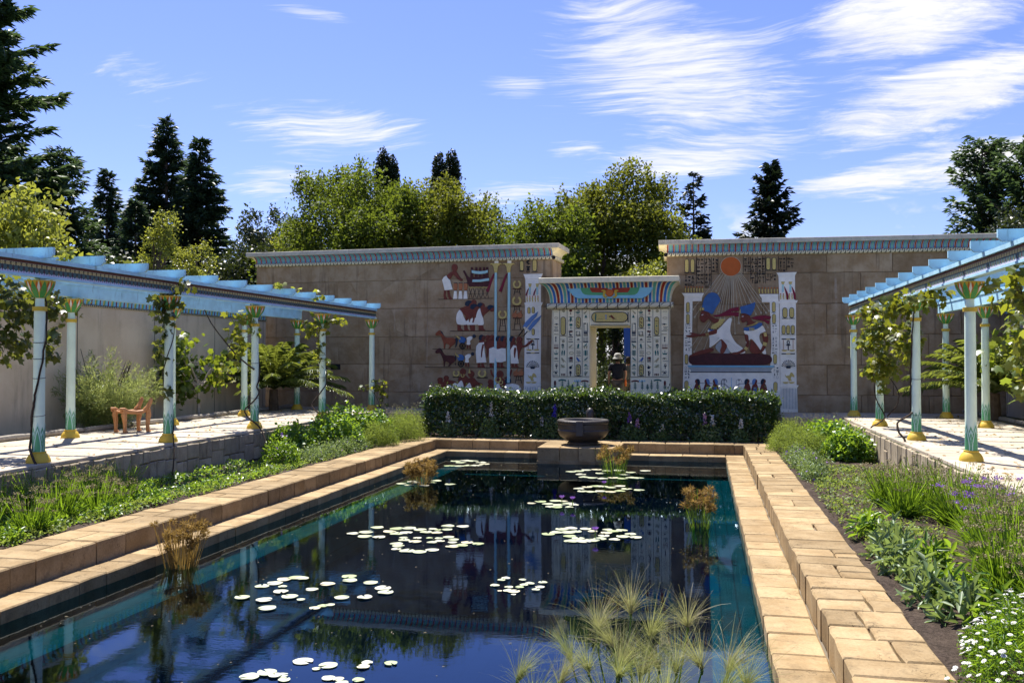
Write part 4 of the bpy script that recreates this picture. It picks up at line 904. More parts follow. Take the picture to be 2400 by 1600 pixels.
# tall white pillar by the gate
pc = [(RELW, [(1046, 402), (1224, 398), (1212, 425), (1206, 445), (1064, 448), (1058, 428)], 1), (RELW, [(1055, 664), (1226, 660), (1214, 690), (1062, 692)], 1), (RELW, [(1050, 1418), (1210, 1416), (1206, 1432), (1052, 1432)], 1)]
for cx, cy, w, h in ((1097, 735, 28, 62), (1137, 732, 28, 62), (1137, 932, 28, 60)): pc += cartouche(cx, cy, w, h, 2, False)
for k in range(5): pc += uraeus(1080 + k * 25, 634, 23, 44, 2)
for x in (1106, 1174): pc += [(POLE, [(x - 8, 520), (x + 8, 520), (x + 8, 592), (x - 8, 592)], 1), (GOLD, [(x - 15, 488), (x + 17, 488), (x + 8, 520), (x - 8, 520)], 2), (CRIM, [(x - 6, 524), (x - 22, 545), (x - 36, 578), (x - 38, 600), (x - 26, 600), (x - 20, 572)], 2, 1)]
emblem(pc, 1133, 992); fan_plant(pc, 1132, 1270, 56); bird_gold(pc, 1118, 1352, 60)
for k in range(9): pc.append((RELG, [(1066 + k * 15, 1438), (1071 + k * 15, 1438), (1071 + k * 15, 1500), (1066 + k * 15, 1500)], 1))
R.part('carved_pillar', [(RELW, [(1064, 446), (1206, 444), (1208, 655), (1210, 690), (1205, 1410), (1206, 1560), (1048, 1560), (1052, 1415), (1062, 690), (1068, 655)], 0)] + pc)
for pts, sh in (([(1183, 744), (1166, 790), (1076, 892), (1042, 886), (1060, 850), (1120, 788)], (1060, 890, 1003, 968)), ([(1212, 778), (1195, 822), (1106, 922), (1084, 904), (1138, 832)], (1092, 915, 1048, 970))):
    o = R.part('spear_blade', [(SBLUE, pts, 3)]); R.part('spear_shaft', [line(*sh, 7, BLACK, 3), (CREAM, ell(sh[0], sh[1] + 4, 12, 12, 10), 3.4)], o)
R.part('cartouches', cartouche(1032, 325, 38, 96) + cartouche(1150, 322, 44, 112))
R.part('hieroglyph_columns', [(BLACK, q, 0) for kd, y, h in (('disc', 275, 22), ('bird', 300, 34), ('bowl', 332, 30), ('disc', 357, 26), ('dots', 378, 16)) for q in glyph(kd, 1090, y, 44, h)])

# ---------------------------------------------------------------- the gate
GY = 27.6
PG = Plane(-4.56, GY, 0.)
GT = thing('painted_gate', 'cream painted gateway with hieroglyph columns and a winged sun over the door', 'gateway', (-2.77, GY, 0))
Rg = Relief(PG, 'G', GT); g = PG.view('G')
uL0, uL1, uR0, uR1 = .05, 1.19, 2.42, 3.58
DEPTH = 1.9
b = MB(); b.prism([(0, -.05), (uL1, -.05), (uL1, 3.09), (0.04, 3.09)], -DEPTH, 0, PG, 0, .01); b.build('gate_jamb', IVORY, GT)
b = MB(); b.prism([(uR0, -.05), (3.6, -.05), (3.57, 3.09), (uR0, 3.09)], -DEPTH, 0, PG, 0, .01); b.build('gate_jamb', IVORY, GT)
b = MB(); b.prism([(uL1 + .002, 2.585), (uR0 - .002, 2.585), (uR0 - .002, 3.09), (uL1 + .002, 3.09)], -DEPTH, -.02, PG, 0, .008, True); b.build('lintel', IVORY, GT)
b = MB(); b.prism([(0.02, 3.092), (3.58, 3.092), (3.58, 3.75), (.02, 3.75)], -DEPTH, -.03, PG, 0); b.build('gate_core', CREAM, GT)
# cavetto with stripes
zA, zB, ov = 3.29, 3.86, .42; uA, uB = -.02, 3.60
prof = [(zA + (zB - zA) * math.sin(s * math.pi / 2 / 8), ov * (1 - math.cos(s * math.pi / 2 / 8))) for s in range(9)]
b = MB(); N = 34; seq = [STT, STB, STR, STB]; cols = [CREAM, STT, STB, STR]
def uf(u, d):
    e = (u - (uA + uB) / 2) / ((uB - uA) / 2); return u + math.copysign(d * .62 * max(0, abs(e) - .62) / .38, e)
for k in range(N):
    w = (uB - uA) / N; m = seq[(k if k < N / 2 else N - 1 - k) % 4]
    for p, q, mt in ((0, .16, CREAM), (.16, .84, m), (.84, 1, CREAM)):
        u0, u1 = uA + (k + p) * w, uA + (k + q) * w
        dd = .006 if mt is not CREAM else 0
        rows = [b.vs([PG(uf(u0, d), z, d + dd), PG(uf(u1, d), z, d + dd)]) for z, d in prof]
        for i in range(len(rows) - 1): b.face((rows[i], rows[i] + 1, rows[i + 1] + 1, rows[i + 1]), cols.index(mt))
b.build('cornice_stripes', cols, GT)
b = MB()
for ue, s in ((uA, -1), (uB, 1)):
    rows = [b.vs([PG(uf(ue, d), z, d), PG(uf(ue, d), z, -DEPTH)]) for z, d in prof]
    for i in range(len(rows) - 1):
        q = (rows[i], rows[i] + 1, rows[i + 1] + 1, rows[i + 1]); b.face(q if s > 0 else q[::-1], 0)
b.build('cornice_return', CREAM, GT)
b = MB(); b.prism([(-.30, 3.862), (3.88, 3.862), (3.88, 4.03), (-.30, 4.03)], -DEPTH, .46, PG, 0, .012, True); b.build('cornice_cap', CREAM, GT)
roll(PG, GT, -.12, 3.70, 3.19, .085, ROLLB, .07)
# winged sun on the cavetto
def cav(u, v, d):
    s = math.asin(max(0, min(1, (v - zA) / (zB - zA)))); return PG(u, v, ov * (1 - math.cos(s)) + .012 + d)
def wing(pts, m, d0, name, parent):
    # cut the outline into many points so that it follows the curve
    q = []
    for i in range(len(pts)):
        a, c = pts[i], pts[(i + 1) % len(pts)]
        for s in range(4): q.append((a[0] + (c[0] - a[0]) * s / 4, a[1] + (c[1] - a[1]) * s / 4))
    b = MB(); P = Plane(-4.56, GY - .13, 0.); h = P.view('G')
    b.prism([P.hit(1240 + x / 4.9, 620 + y / 4.9) for x, y in q], -.09, d0, P, 0, .004); return b.build(name, m, parent)
ws = wing([(436, 278), (600, 268), (930, 272), (1260, 264), (1425, 252), (1418, 290), (1405, 295), (1400, 318), (1385, 322), (1375, 345), (1360, 348), (1340, 370), (1320, 372), (1300, 388), (1150, 386), (1000, 386), (860, 388), (700, 388), (560, 390), (545, 378), (525, 374), (515, 358), (495, 350), (488, 332), (470, 322), (465, 305), (448, 298)], WINGB, .02, 'winged_sun', GT)
for s in (-1, 1):
    X = lambda x: 930 + s * x
    wing([(X(20), 275), (X(340), 262), (X(330), 300), (X(312), 330), (X(285), 346), (X(240), 350), (X(60), 352)], WINGG, .03, 'wing', ws)
    wing([(X(20), 272), (X(232), 264), (X(225), 292), (X(205), 318), (X(150), 320), (X(40), 322)], STR, .038, 'wing', ws)
    b = MB(); P = Plane(-4.56, GY - .13, 0.)
    S = smooth_poly([(X(50), 296), (X(75), 288), (X(98), 294), (X(95), 308), (X(76), 306), (X(78), 328), (X(84), 358), (X(66), 382), (X(32), 380), (X(28), 366), (X(52), 362), (X(58), 345), (X(46), 320)])
    b.prism([P.hit(1240 + x / 4.9, 620 + y / 4.9) for x, y in S], -.05, .055, P, 0, .01); b.build('cobra', YELLOW, ws)
b = MB(); P = Plane(-4.56, GY - .13, 0.); b.prism([P.hit(1240 + x / 4.9, 620 + y / 4.9) for x, y in ell(926, 325, 46, 44, 28)], -.05, .07, P, 0, .02); b.build('disc', ORANGE, ws)
# lintel cartouche
lp = [(BLACK, [(715, 517), (1145, 515), (1145, 521), (715, 523)], -.5), (BLACK, [(712, 687), (1140, 687), (1140, 692), (712, 692)], -.5)]
def hst(cx, cy, w, h): return [(y, x) for x, y in stadium(cy, cx, h, w)]
lp += [(NAVY, hst(926, 603, 424, 122), .2), (GOLD, hst(926, 603, 408, 106), .6), (NAVY, [(1134, 545), (1141, 545), (1141, 662), (1134, 662)], .4)]
for kd, x, y, w, h, m in (('reed', 766, 605, 50, 95, TEAL), ('snake', 822, 622, 62, 20, NAVY), ('oar', 884, 603, 70, 52, SBLUE), ('semi', 930, 596, 50, 30, NAVY), ('bird', 965, 606, 70, 62, SKIN), ('line', 945, 632, 80, 12, SKIN), ('semi', 1003, 620, 46, 26, NAVY), ('hook', 1055, 592, 60, 75, RELW), ('disc', 1062, 572, 34, 30, NAVY)):
    lp += [(m, q, 1.0) for q in glyph(kd, x, y, w, h)]
lp.append((NAVY, [(700, 503), (1160, 503), (1160, 509), (700, 509)], -.5))
o = Rg.part('lintel_cartouche', lp)
# hieroglyph columns: (sign, y, height, colour)
ccols = [
    [('oval', 540, 22, OCHG), ('oval', 612, 36, OCHG), ('eye', 685, 30, NAVY), ('lines', 730, 34, NAVY), ('line', 760, 20, NAVY), ('zig', 798, 22, OCHG), ('oar', 858, 56, NAVY), ('comb', 935, 60, MAROG), ('boat', 1015, 64, TEAL), ('eye', 1078, 30, NAVY), ('line', 1108, 18, NAVY), ('ankh', 1168, 56, NAVY), ('snake', 1225, 30, NAVY), ('semi', 1245, 30, NAVY), ('line', 1270, 16, NAVY)],
    [('disc', 532, 18, OCHG), ('CART', 705, 215, NAVY), ('line', 858, 14, NAVY), ('disc', 880, 20, OCHG), ('semi', 920, 30, NAVY), ('ankh', 945, 50, TEAL), ('reeds', 1012, 62, TEAL), ('bird', 1095, 60, OCHG), ('bird', 1165, 40, OCHG), ('lines', 1166, 26, TEAL), ('dots', 1262, 46, MAROG)],
    [('fan', 545, 56, MAROG), ('line', 602, 18, NAVY), ('snake', 640, 26, MAROG), ('reed', 625, 62, TEAL), ('fan', 708, 56, TEAL), ('bowl', 765, 30, MAROG), ('hook', 782, 56, NAVY), ('semi', 810, 26, NAVY), ('lines', 858, 62, NAVY), ('feather', 935, 40, OCHG), ('line', 958, 12, OCHG), ('oval', 1015, 52, OCHG), ('bars', 1090, 60, NAVY), ('fan', 1085, 50, MAROG), ('feather', 1165, 36, OCHG), ('disc', 1182, 26, NAVY), ('oar', 1248, 56, NAVY), ('ankh', 1250, 56, NAVY)],
    [('bowl', 545, 40, TEAL), ('semi', 528, 18, NAVY), ('lines', 578, 16, NAVY), ('CART', 662, 135, NAVY), ('box', 790, 50, NAVY), ('lines', 810, 20, NAVY), ('semi', 860, 28, NAVY), ('line', 885, 12, NAVY), ('reed', 935, 58, TEAL), ('line', 962, 10, NAVY), ('oval', 995, 26, NAVY), ('lines', 1032, 36, NAVY), ('bird', 1090, 60, RBLUE), ('line', 1116, 10, NAVY), ('CART', 1208, 135, NAVY)],
    [('feather', 545, 46, OCHG), ('cone', 592, 36, TEAL), ('box', 730, 120, NAVY), ('bars', 790, 60, NAVY), ('comb', 860, 66, NAVY), ('feather', 925, 46, TEAL), ('reeds', 945, 40, OCHG), ('bars', 1012, 56, TEAL), ('oar', 1015, 60, TEAL), ('feather', 1080, 40, TEAL), ('snake', 1108, 18, OCHG), ('semi', 1152, 30, TEAL), ('lines', 1182, 34, TEAL), ('feather', 1245, 50, OCHG), ('ankh', 1250, 50, TEAL)]]
bl = [272, 350, 435, 523, 608, 693]; brr = [1162, 1245, 1335, 1420, 1512, 1607]
gr = random.Random(11)
for side, bounds in ((0, bl), (1, brr[::-1])):
    for k in range(5):
        x0, x1 = sorted((bounds[k], bounds[k + 1])); cx = (x0 + x1) / 2; w = (x1 - x0) * .66; pc = [(BLACK, [(x0, 512), (x0 + 4, 512), (x0 + 4, 1283), (x0, 1283)], -.6)]
        for kd, y, h, m in ccols[k]:
            if kd == 'CART':
                pc += cartouche(cx, y, 58, h, .2)
                for j in range(3): pc += [(gr.choice((MAROG, TEAL, NAVY)), q, 1.2) for q in glyph(gr.choice(['bird', 'snake', 'reed', 'semi']), cx, y - h * .28 + j * h * .28, 34, 30)]
            else:
                dx = gr.uniform(-.12, .12) * w if h < 60 else 0
                pc += [(m, [(2 * cx - qx if side else qx, qy) for qx, qy in q], -.4) for q in glyph(kd, cx + dx, y, w, h)]
        c = Rg.part('hieroglyph_column', pc)
pc = [(BLACK, [(1604, 512), (1608, 512), (1608, 1283), (1604, 1283)], -.6), (BLACK, [(272, 1283), (693, 1283), (693, 1288), (272, 1288)], -.6), (BLACK, [(1162, 1288), (1607, 1288), (1607, 1293), (1162, 1293)], -.6), (BLACK, [(272, 507), (1607, 503), (1607, 508), (272, 512)], -.6)]
for q in pc: Rg.part('column_rule', [q])
# flowering plants along the foot of the jambs
def bloom(cx, base, h, kind, m):
    pc = [(TEAL, seg_poly(cx, base, cx, base - h, 5), -.4)]
    for i in range(5):
        y = base - h * (.15 + .16 * i); s = 14 * (1 - i * .1)
        for sg in (-1, 1): pc.append((TEAL, [(cx, y), (cx + sg * s * 1.5, y - s), (cx + sg * s * .5, y - s * 1.1)], -.4))
    if kind == 'umbel':
        for i in range(7): pc.append((m, ell(cx - 36 + i * 12, base - h - 8 * math.sin(math.pi * i / 6), 9, 9, 8), -.2))
    elif kind == 'bud': pc.append((m, ell(cx, base - h + 10, 13, 30, 12), -.1))
    elif kind == 'cup': pc += [(m, [(cx - 40 + i * 20, base - h + 14), (cx - 24 + i * 20, base - h + 14), (cx - 32 + i * 20, base - h - 14)], -.2) for i in range(4)]
    return pc
for side in (0, 1):
    X = lambda x: x if not side else 1858 - x
    pc = []
    for x, h, kd, m in ((298, 90, 'bud', MAROG), (382, 110, 'umbel', TEAL), (452, 120, 'stem', TEAL), (498, 70, 'stem', TEAL), (558, 110, 'cup', STL), (640, 100, 'umbel', MAROG)): pc += bloom(X(x), 1440, h, kd, m)
    Rg.part('painted_plants', pc)
# ---------------------------------------------------------------- pergolas
def friezemat():
    m, t, out = newmat('painted_frieze'); uv = t.add('ShaderNodeUVMap').outputs[0]; u, v, _ = t.xyz(uv)     # u in motifs, v 0..1
    f = t.math('FRACT', u); odd = t.math('GREATER_THAN', t.math('FRACT', t.math('MULTIPLY', u, .5)), .5)
    a = t.math('ABSOLUTE', t.math('SUBTRACT', f, .5))                       # 0 at the middle of a motif
    # bottom: pale scallops with pointed dark drops between
    drop = t.math('LESS_THAN', a, t.math('MULTIPLY', t.math('SUBTRACT', v, .03), .62))
    feather = t.math('GREATER_THAN', v, t.math('ADD', .10, t.math('MULTIPLY', t.math('SUBTRACT', .5, a), .30)))
    c = t.mix(t.math('FRACT', t.math('MULTIPLY', u, 9.)), (.50, .48, .60), (.66, .64, .72))
    fe = t.mix(t.math('LESS_THAN', t.math('FRACT', t.math('MULTIPLY', u, 9.)), .45), (.045, .085, .085), (.085, .15, .15))
    c = t.mix(feather, c, fe)
    dc = t.mix(odd, (.085, .018, .028), (.22, .15, .05))
    c = t.mix(t.math('MULTIPLY', drop, t.math('LESS_THAN', v, .36)), c, dc)
    core = t.math('MULTIPLY', t.math('LESS_THAN', a, .20), t.math('GREATER_THAN', v, .30))
    c = t.mix(t.math('MULTIPLY', core, .75), c, t.mix(odd, (.05, .02, .025), (.03, .03, .025)))
    band = t.math('GREATER_THAN', v, .56); c = t.mix(band, c, (.28, .19, .06))
    tri = t.math('GREATER_THAN', t.math('ADD', a, t.math('MULTIPLY', t.math('SUBTRACT', v, .56), .9)), .52); c = t.mix(t.math('MULTIPLY', tri, band), c, (.10, .075, .045))
    a2 = t.math('ABSOLUTE', t.math('SUBTRACT', a, .16)); rr = t.math('SQRT', t.math('ADD', t.math('POWER', t.math('MULTIPLY', a2, 1.), 2.), t.math('POWER', t.math('MULTIPLY', t.math('SUBTRACT', v, .66), 1.05), 2.)))
    c = t.mix(t.math('MULTIPLY', t.math('LESS_THAN', rr, .135), t.math('GREATER_THAN', rr, .055)), c, (.60, .50, .22))
    topb = t.math('GREATER_THAN', v, .80); zz = t.math('FRACT', t.math('ADD', t.math('MULTIPLY', u, 3.), t.math('MULTIPLY', t.math('PINGPONG', v, .05), 9.)))
    c = t.mix(topb, c, t.mix(t.math('LESS_THAN', zz, .5), (.055, .018, .010), (.16, .045, .02)))
    edge = t.math('MULTIPLY', t.math('GREATER_THAN', v, .79), t.math('LESS_THAN', v, .812)); c = t.mix(edge, c, (.33, .26, .22))
    pbsdf(t, out, c, .55, .3); return m
FRIEZE = friezemat()
Z_CAP = 2.80
def column_meshes():
    r0, r1 = .088, .080
    # shaft with lotus leaves painted round its foot
    b = MB(); N = 24
    prof = [(r0 + (r1 - r0) * (z - .12) / 2.4, z) for z in (.12, .6, 1.2, 1.8, 2.30)] + [(.080, 2.345), (.066, 2.42), (.062, 2.55)]
    b.lathe(prof, N, m=0)
    def leafp(ang, w, h, m, off):
        L = [(-.5, 0), (-.52, .25), (-.40, .5), (-.2, .8), (0, 1), (.2, .8), (.40, .5), (.52, .25), (.5, 0)]
        n = len(L); rows = []
        for s in (-1, 1): pass
        mid = b.vs([((r0 + off) * math.cos(ang), (r0 + off) * math.sin(ang), .15 + h * i / 8) for i in range(9)])
        lh = [0, .25, .5, .8, 1]; lw = [.5, .52, .40, .2, 0]
        for sg in (-1, 1):
            a = b.vs([((r0 + off) * math.cos(ang + sg * w * x / r0), (r0 + off) * math.sin(ang + sg * w * x / r0), .15 + h * y) for x, y in zip(lw, lh)])
            c = b.vs([((r0 + off) * math.cos(ang), (r0 + off) * math.sin(ang), .15 + h * y) for y in lh])
            for i in range(4):
                q = (c + i, a + i, a + i + 1, c + i + 1); b.face(q if sg > 0 else q[::-1], m)
    for k in range(4):
        a = k * math.pi / 2 + .5
        leafp(a + math.pi / 4, .125, .40, 1, .0012); leafp(a + math.pi / 4, .105, .35, 2, .0022); leafp(a + math.pi / 4, .085, .30, 1, .0030)
        leafp(a, .150, .47, 2, .0040); leafp(a, .128, .42, 1, .0050); leafp(a, .108, .38, 2, .0060); leafp(a, .080, .33, 1, .0070)
    shaft = b.mesh('column', [SHAFT, LGREEN, AQUA], True)
    b = MB(); b.lathe([(.175, 0), (.178, .02), (.165, .065), (.140, .11), (.108, .145), (.112, .150), (.112, .165), (.095, .168)], 28); base = b.mesh('base', YELLOW, True)
    b = MB(); b.lathe([(.086, 2.335), (.104, 2.337), (.106, 2.40), (.088, 2.402)], 28); ring_ = b.mesh('collar', YELLOW, True)
    # capital: yellow bell with petals laid over it
    b = MB(); prof = []
    def rad(s): return .062 + .158 * (math.sin(s * math.pi / 2) ** .8 * .78 + s * .22)
    zc0, zc1 = 2.53, 2.795
    for i in range(9): s = i / 8; prof.append((rad(s), zc0 + (zc1 - zc0) * s))
    prof += [(.222, zc1 + .004), (.10, zc1 + .006)]
    b.lathe(prof, 32, m=0)
    def petal(ang, wid, s0, s1, m, off, diamond=False):
        n = 7; rows = []
        for i in range(n + 1):
            f = i / n; s = s0 + (s1 - s0) * f
            w = wid * ((1 - f) if not diamond else (1 - abs(f - .42) / (.42 if f < .42 else .58)))
            if not diamond: w = wid * (1 - f ** 1.6)
            r = rad(s) + off; z = zc0 + (zc1 - zc0) * s
            rows.append(b.vs([(r * math.cos(ang - w), r * math.sin(ang - w), z), (r * math.cos(ang), r * math.sin(ang), z), (r * math.cos(ang + w), r * math.sin(ang + w), z)]))
        for i in range(n):
            for j in (0, 1): b.face((rows[i] + j, rows[i] + j + 1, rows[i + 1] + j + 1, rows[i + 1] + j), m)
    for k in range(8):
        a = k * math.pi / 4 + .2
        petal(a + math.pi / 8 - .13, .15, .40, .99, 2, .0015); petal(a + math.pi / 8 + .13, .15, .40, .99, 2, .0015)
        petal(a, .36, .02, .985, 1, .003)
        petal(a + math.pi / 8, .115, .30, .985, 3, .005, True)
    cap = b.mesh('capital', [YELLOW, GREEN, ORANGE, WHITE], True)
    b = MB(); b.box(-.055, .055, -.055, .055, Z_CAP, 2.842); blk = b.mesh('neck_block', BLUE)
    return shaft, base, ring_, cap, blk
CM_ = column_meshes()
def wire_ties(parent, x, y, zs):
    for z in zs:
        b = MB(); r = .091; b.tube([(x + r * math.cos(a), y + r * math.sin(a), z + .01 * math.sin(a)) for a in np.linspace(0, 6.283, 17)], .004, 4); b.build('tie_wire', BLACK, parent)
def pergola(xf, xb, yf, yb, rafters, y0, y1, label, yb1):
    s = 1 if xf > xb else -1                                   # towards the pool
    pg = thing('pergola', label, 'pergola', ((xf + xb) / 2, (y0 + y1) / 2, 0)); cols = []
    for x, ys in ((xf, yf), (xb, yb)):
        for y in ys:
            c = link(bpy.data.objects.new('column', CM_[0]), pg, (x, y, 0)); cols.append(c)
            for nm, me in zip(('base', 'collar', 'capital', 'neck_block'), CM_[1:]): link(bpy.data.objects.new(nm, me), c, (x, y, 0))
    def beam(x, ya, yb_, face):
        b = MB(); b.box(x - .075, x + .075, ya, yb_, 2.842, 3.075)
        o = b.build('beam', BLUE, pg)
        if face:
            b = MB(); n = max(1, int((yb_ - ya) / 1.)); L = (yb_ - ya)
            xo = x + s * .079
            i = b.vs([(xo, ya, 2.872), (xo, yb_, 2.872), (xo, yb_, 3.075), (xo, ya, 3.075)])
            u1 = L / .108; q = (i, i + 1, i + 2, i + 3); b.face(q if s > 0 else q[::-1], 0, [(0, 0), (u1, 0), (u1, 1), (0, 1)] if s > 0 else [(0, 1), (u1, 1), (u1, 0), (0, 0)])
            b.build('painted_frieze', FRIEZE, o)
            b = MB(); b.box(min(x + s * .02, x + s * .10), max(x + s * .02, x + s * .10), ya - .003, yb_ + .003, 2.835, 2.872); b.build('lower_moulding', BLUE, o)
        b = MB(); b.box(x - .09, x + .09 + 0, ya - .004, yb_ + .004, 3.078, 3.142) if not face else b.box(min(x - s * .09, x + s * .115), max(x - s * .09, x + s * .115), ya - .004, yb_ + .004, 3.078, 3.142); b.build('cap_board', BLUE, o)
    beam(xf, y0, y1, True); beam(xb, y0, yb1, False)
    for y in rafters:
        b = MB(); xa, xc = sorted((xf + s * .28, xb - s * .30))
        # rounded lower corner at the free ends
        pts = [(xa, 3.20), (xa + .05, 3.146), (xc - .05, 3.146), (xc, 3.20), (xc, 3.31), (xa, 3.31)]
        b.prism(pts, 0, .055, lambda u, v, d: (u, y - .03 + d, v), 0, .006, True); b.build('rafter', BLUE, pg)
    return pg, cols
LFY, LBY = [12.35, 15.85, 19.30, 23.1, 26.85], [16.3, 19.9, 23.45, 26.84]
RFY, RBY = [11.8, 15.5, 19.25, 23.05, 26.85], [15.7, 19.3, 22.98, 26.5]
PGL, colsL = pergola(-10.05, -12.53, [8.8] + LFY, [12.7] + LBY, [12.31 + 1.213 * k for k in range(-3, 13)], 8.4, 27.0, 'left sky blue pergola on lotus columns before the grey wall', 27.0)
PGR, colsR = pergola(4.10, 6.40, RFY, RBY, [13.15 + 1.253 * k for k in range(-2, 12)], 10.2, 27.0, 'right sky blue pergola on lotus columns with vines beside the brown wall', 27.0)
wire_ties(colsL[1], -10.05, 12.35, (.72, 1.3, 1.6, 1.85)); wire_ties(colsR[2], 4.10, 19.25, (.5, 1.2)); wire_ties(colsR[3], 4.10, 23.05, (.75,)); wire_ties(colsL[3], -10.05, 19.3, (.7, 1.5)); wire_ties(colsL[4], -10.05, 23.1, (1.1, 1.7))
# side walls of the court
def sidewall(x, y0, y1, s, label):
    w = thing('court_wall', label, 'wall', (x, (y0 + y1) / 2, 0))
    P_ = lambda u, v, d: (x + s * d, u, v)
    b = MB(); b.box(min(x, x - s * .4), max(x, x - s * .4), y0, y1, -.1, 3.2); b.build('wall_body', PLASTER, w)
    seq = [(STL, 2), (YELLOW, 1), (WINGG, 1), (STL, 2), (CRIM, 1)]; cols = [STL, YELLOW, WINGG, CRIM]; b = MB(); u = y0; k = 0
    prof = [(2.90 + .28 * math.sin(i * math.pi / 10), .14 * (1 - math.cos(i * math.pi / 10)) + .01) for i in range(6)]
    while u < y1 - .01:
        c, ww = seq[k % 5]; k += 1; e = min(y1, u + ww * .045)
        rows = [b.vs([P_(u, z, d), P_(e, z, d)]) for z, d in prof]
        for i in range(5):
            q = (rows[i], rows[i] + 1, rows[i + 1] + 1, rows[i + 1]); b.face(q if s > 0 else q[::-1], cols.index(c))
        u = e
    b.build('cornice_stripes', cols, w)
    b = MB(); b.tube([P_(y0 + (y1 - y0) * i / 30, 2.872, .02) for i in range(31)], .026, 8, 0, True); b.build('roll_moulding', rollmat('roll_bands_dark', .07, 1.5, .5), w, smooth=True)
    b = MB(); b.box(min(x - s * .42, x + s * .16), max(x - s * .42, x + s * .16), y0, y1, 3.185, 3.26); b.build('wall_cap', CONCRETE, w)
    # panel joints
    for y in np.arange(y0 + 1.2, y1, 3.1):
        b = MB(); b.box(min(x - s * .01, x + s * .004), max(x - s * .01, x + s * .004), y, y + .018, 0, 2.84); b.build('panel_joint', BLACK, w)
sidewall(-14.45, 8.5, 28.5, 1, 'grey rendered side wall with a striped painted cornice behind the left pergola')
sidewall(8.6, 9., 28.9, -1, 'side wall hidden behind fig leaves at the right pergola')
# log edging of the planting strips
def edging(x, y0, y1, lab):
    e = thing('log_edging', lab, 'edging', (x, (y0 + y1) / 2, 0)); y = y0
    while y < y1:
        L = RND.uniform(1.1, 1.8); z = .05; b = MB(); dx = RND.uniform(-.06, .06)
        b.tube([(x + dx, y, z), (x + dx * .3 + .02, y + L * .5, z + .01), (x - dx, y + L - .03, z)], [.06, .065, .055], 8); b.build('log', FIGB, e, smooth=True); y += L
edging(-13.18, 12., 28., 'pale log edging at the foot of the grey wall'); edging(7.48, 14., 28., 'pale log edging behind the right pergola')

# ---------------------------------------------------------------- stone bowl
BOWLM = stone('dark_basalt', (.030, .027, .028), (.065, .052, .042), (.012, .012, .013), rough=.45, stain=.4, crack=.1, spec=.5, vary=.05, fine=70)
bc = (-3.02, 23.35, Z_UP + .006)
bw = thing('stone_bowl', 'large dark stone bowl with a thick rim on the pedestal at the pool end', 'bowl', bc)
b = MB(); b.lathe([(.36, 0), (.40, .015), (.40, .055), (.37, .085), (.46, .13), (.58, .21), (.645, .31), (.655, .37), (.635, .40), (.640, .43), (.640, .53), (.662, .55), (.665, .61), (.64, .635), (.50, .635), (.475, .61), (.44, .50), (.30, .44), (.02, .42)], 48, bc)
o = b.build('bowl_body', BOWLM, bw, smooth=True)
b = MB(); b.box(bc[0] - .085, bc[0] + .085, bc[1] - .70, bc[1] - .50, bc[2] + .27, bc[2] + .628); b.build('spout', BOWLM, bw)
b = MB(); b.lathe([(.455, .545), (.30, .548), (.02, .548)], 32, bc); b.build('bowl_water', WATER, bw)
bc2 = (-2.96, 24.35, Z_UP + .006)
b = MB(); b.lathe([(.10, 0), (.105, .3), (.10, .55), (.11, .68), (.10, .78), (.07, .85), (.02, .88)], 16, bc2); tag(b.build('spout_post', BOWLM, None, smooth=True), 'small dark domed post standing just behind the stone bowl', 'post')

# ---------------------------------------------------------------- carved animal chair
CL = stone('orange_wood', (.46, .20, .075), (.56, .27, .11), (.20, .06, .02), rough=.5, stain=.3, crack=.1, spec=.3, vary=.03, fine=60, sc=5)
chx, chy = -12.2, 17.85
cb = (chx, chy, 0)
cr = thing('animal_chair', 'carved orange wooden seat with animal legs and curled ends under the left pergola', 'chair', cb)
def rot(p, a=math.radians(62)):
    return (chx + p[0] * math.cos(a) - p[1] * math.sin(a), chy + p[0] * math.sin(a) + p[1] * math.cos(a), p[2])
hw = .20; hl = .28
for sy in (-1, 1):
    b = MB(); pts = [(-hl - .02, .60), (-hl - .07, .57), (-hl - .065, .52), (-hl, .50)]
    b.tube([rot((x, sy * hw, z)) for x, z in [(-hl - .03, .46), (-hl - .07, .47), (-hl - .085, .52), (-hl, .505), (-.2, .455), (0, .435), (.15, .445), (hl - .09, .49), (hl - .02, .55), (hl + .03, .64), (hl + .055, .71), (hl + .05, .745)]], [.016, .022, .03, .045, .045, .042, .042, .050, .052, .046, .042, .02], 8)
    b.build('side_rail', CL, cr, smooth=True)
    for sx in (-1, 1):
        b = MB(); x = sx * (hl - .02)
        b.tube([rot((x, sy * hw, .50)), rot((x + sx * .02, sy * hw, .38)), rot((x, sy * hw, .25)), rot((x - sx * .005, sy * hw, .12)), rot((x, sy * hw, .04)), rot((x + .03, sy * hw, .0))], [.055, .06, .048, .038, .042, .055], 8); b.build('leg', CL, cr, smooth=True)
for sx in (-1, 1):
    b = MB(); x = sx * (hl - .02); b.tube([rot((x, -hw, .46)), rot((x, 0, .44)), rot((x, hw, .46))], .03, 8); b.build('cross_rail', CL, cr, smooth=True)
b = MB(); n = 8
gridp = [[rot((-hl + .02 + 2 * (hl - .02) * i / n, -hw + 2 * hw * j / 4, .462 - .03 * math.sin(math.pi * i / n) - .03 * math.sin(math.pi * j / 4))) for j in range(5)] for i in range(n + 1)]
ids = [[b.vs([p]) for p in r] for r in gridp]
for i in range(n):
    for j in range(4): b.face((ids[i][j], ids[i + 1][j], ids[i + 1][j + 1], ids[i][j + 1]))
b.build('woven_seat', stone('woven_hide', (.20, .16, .12), (.28, .23, .17), (.06, .05, .04), fine=90), cr, smooth=True)
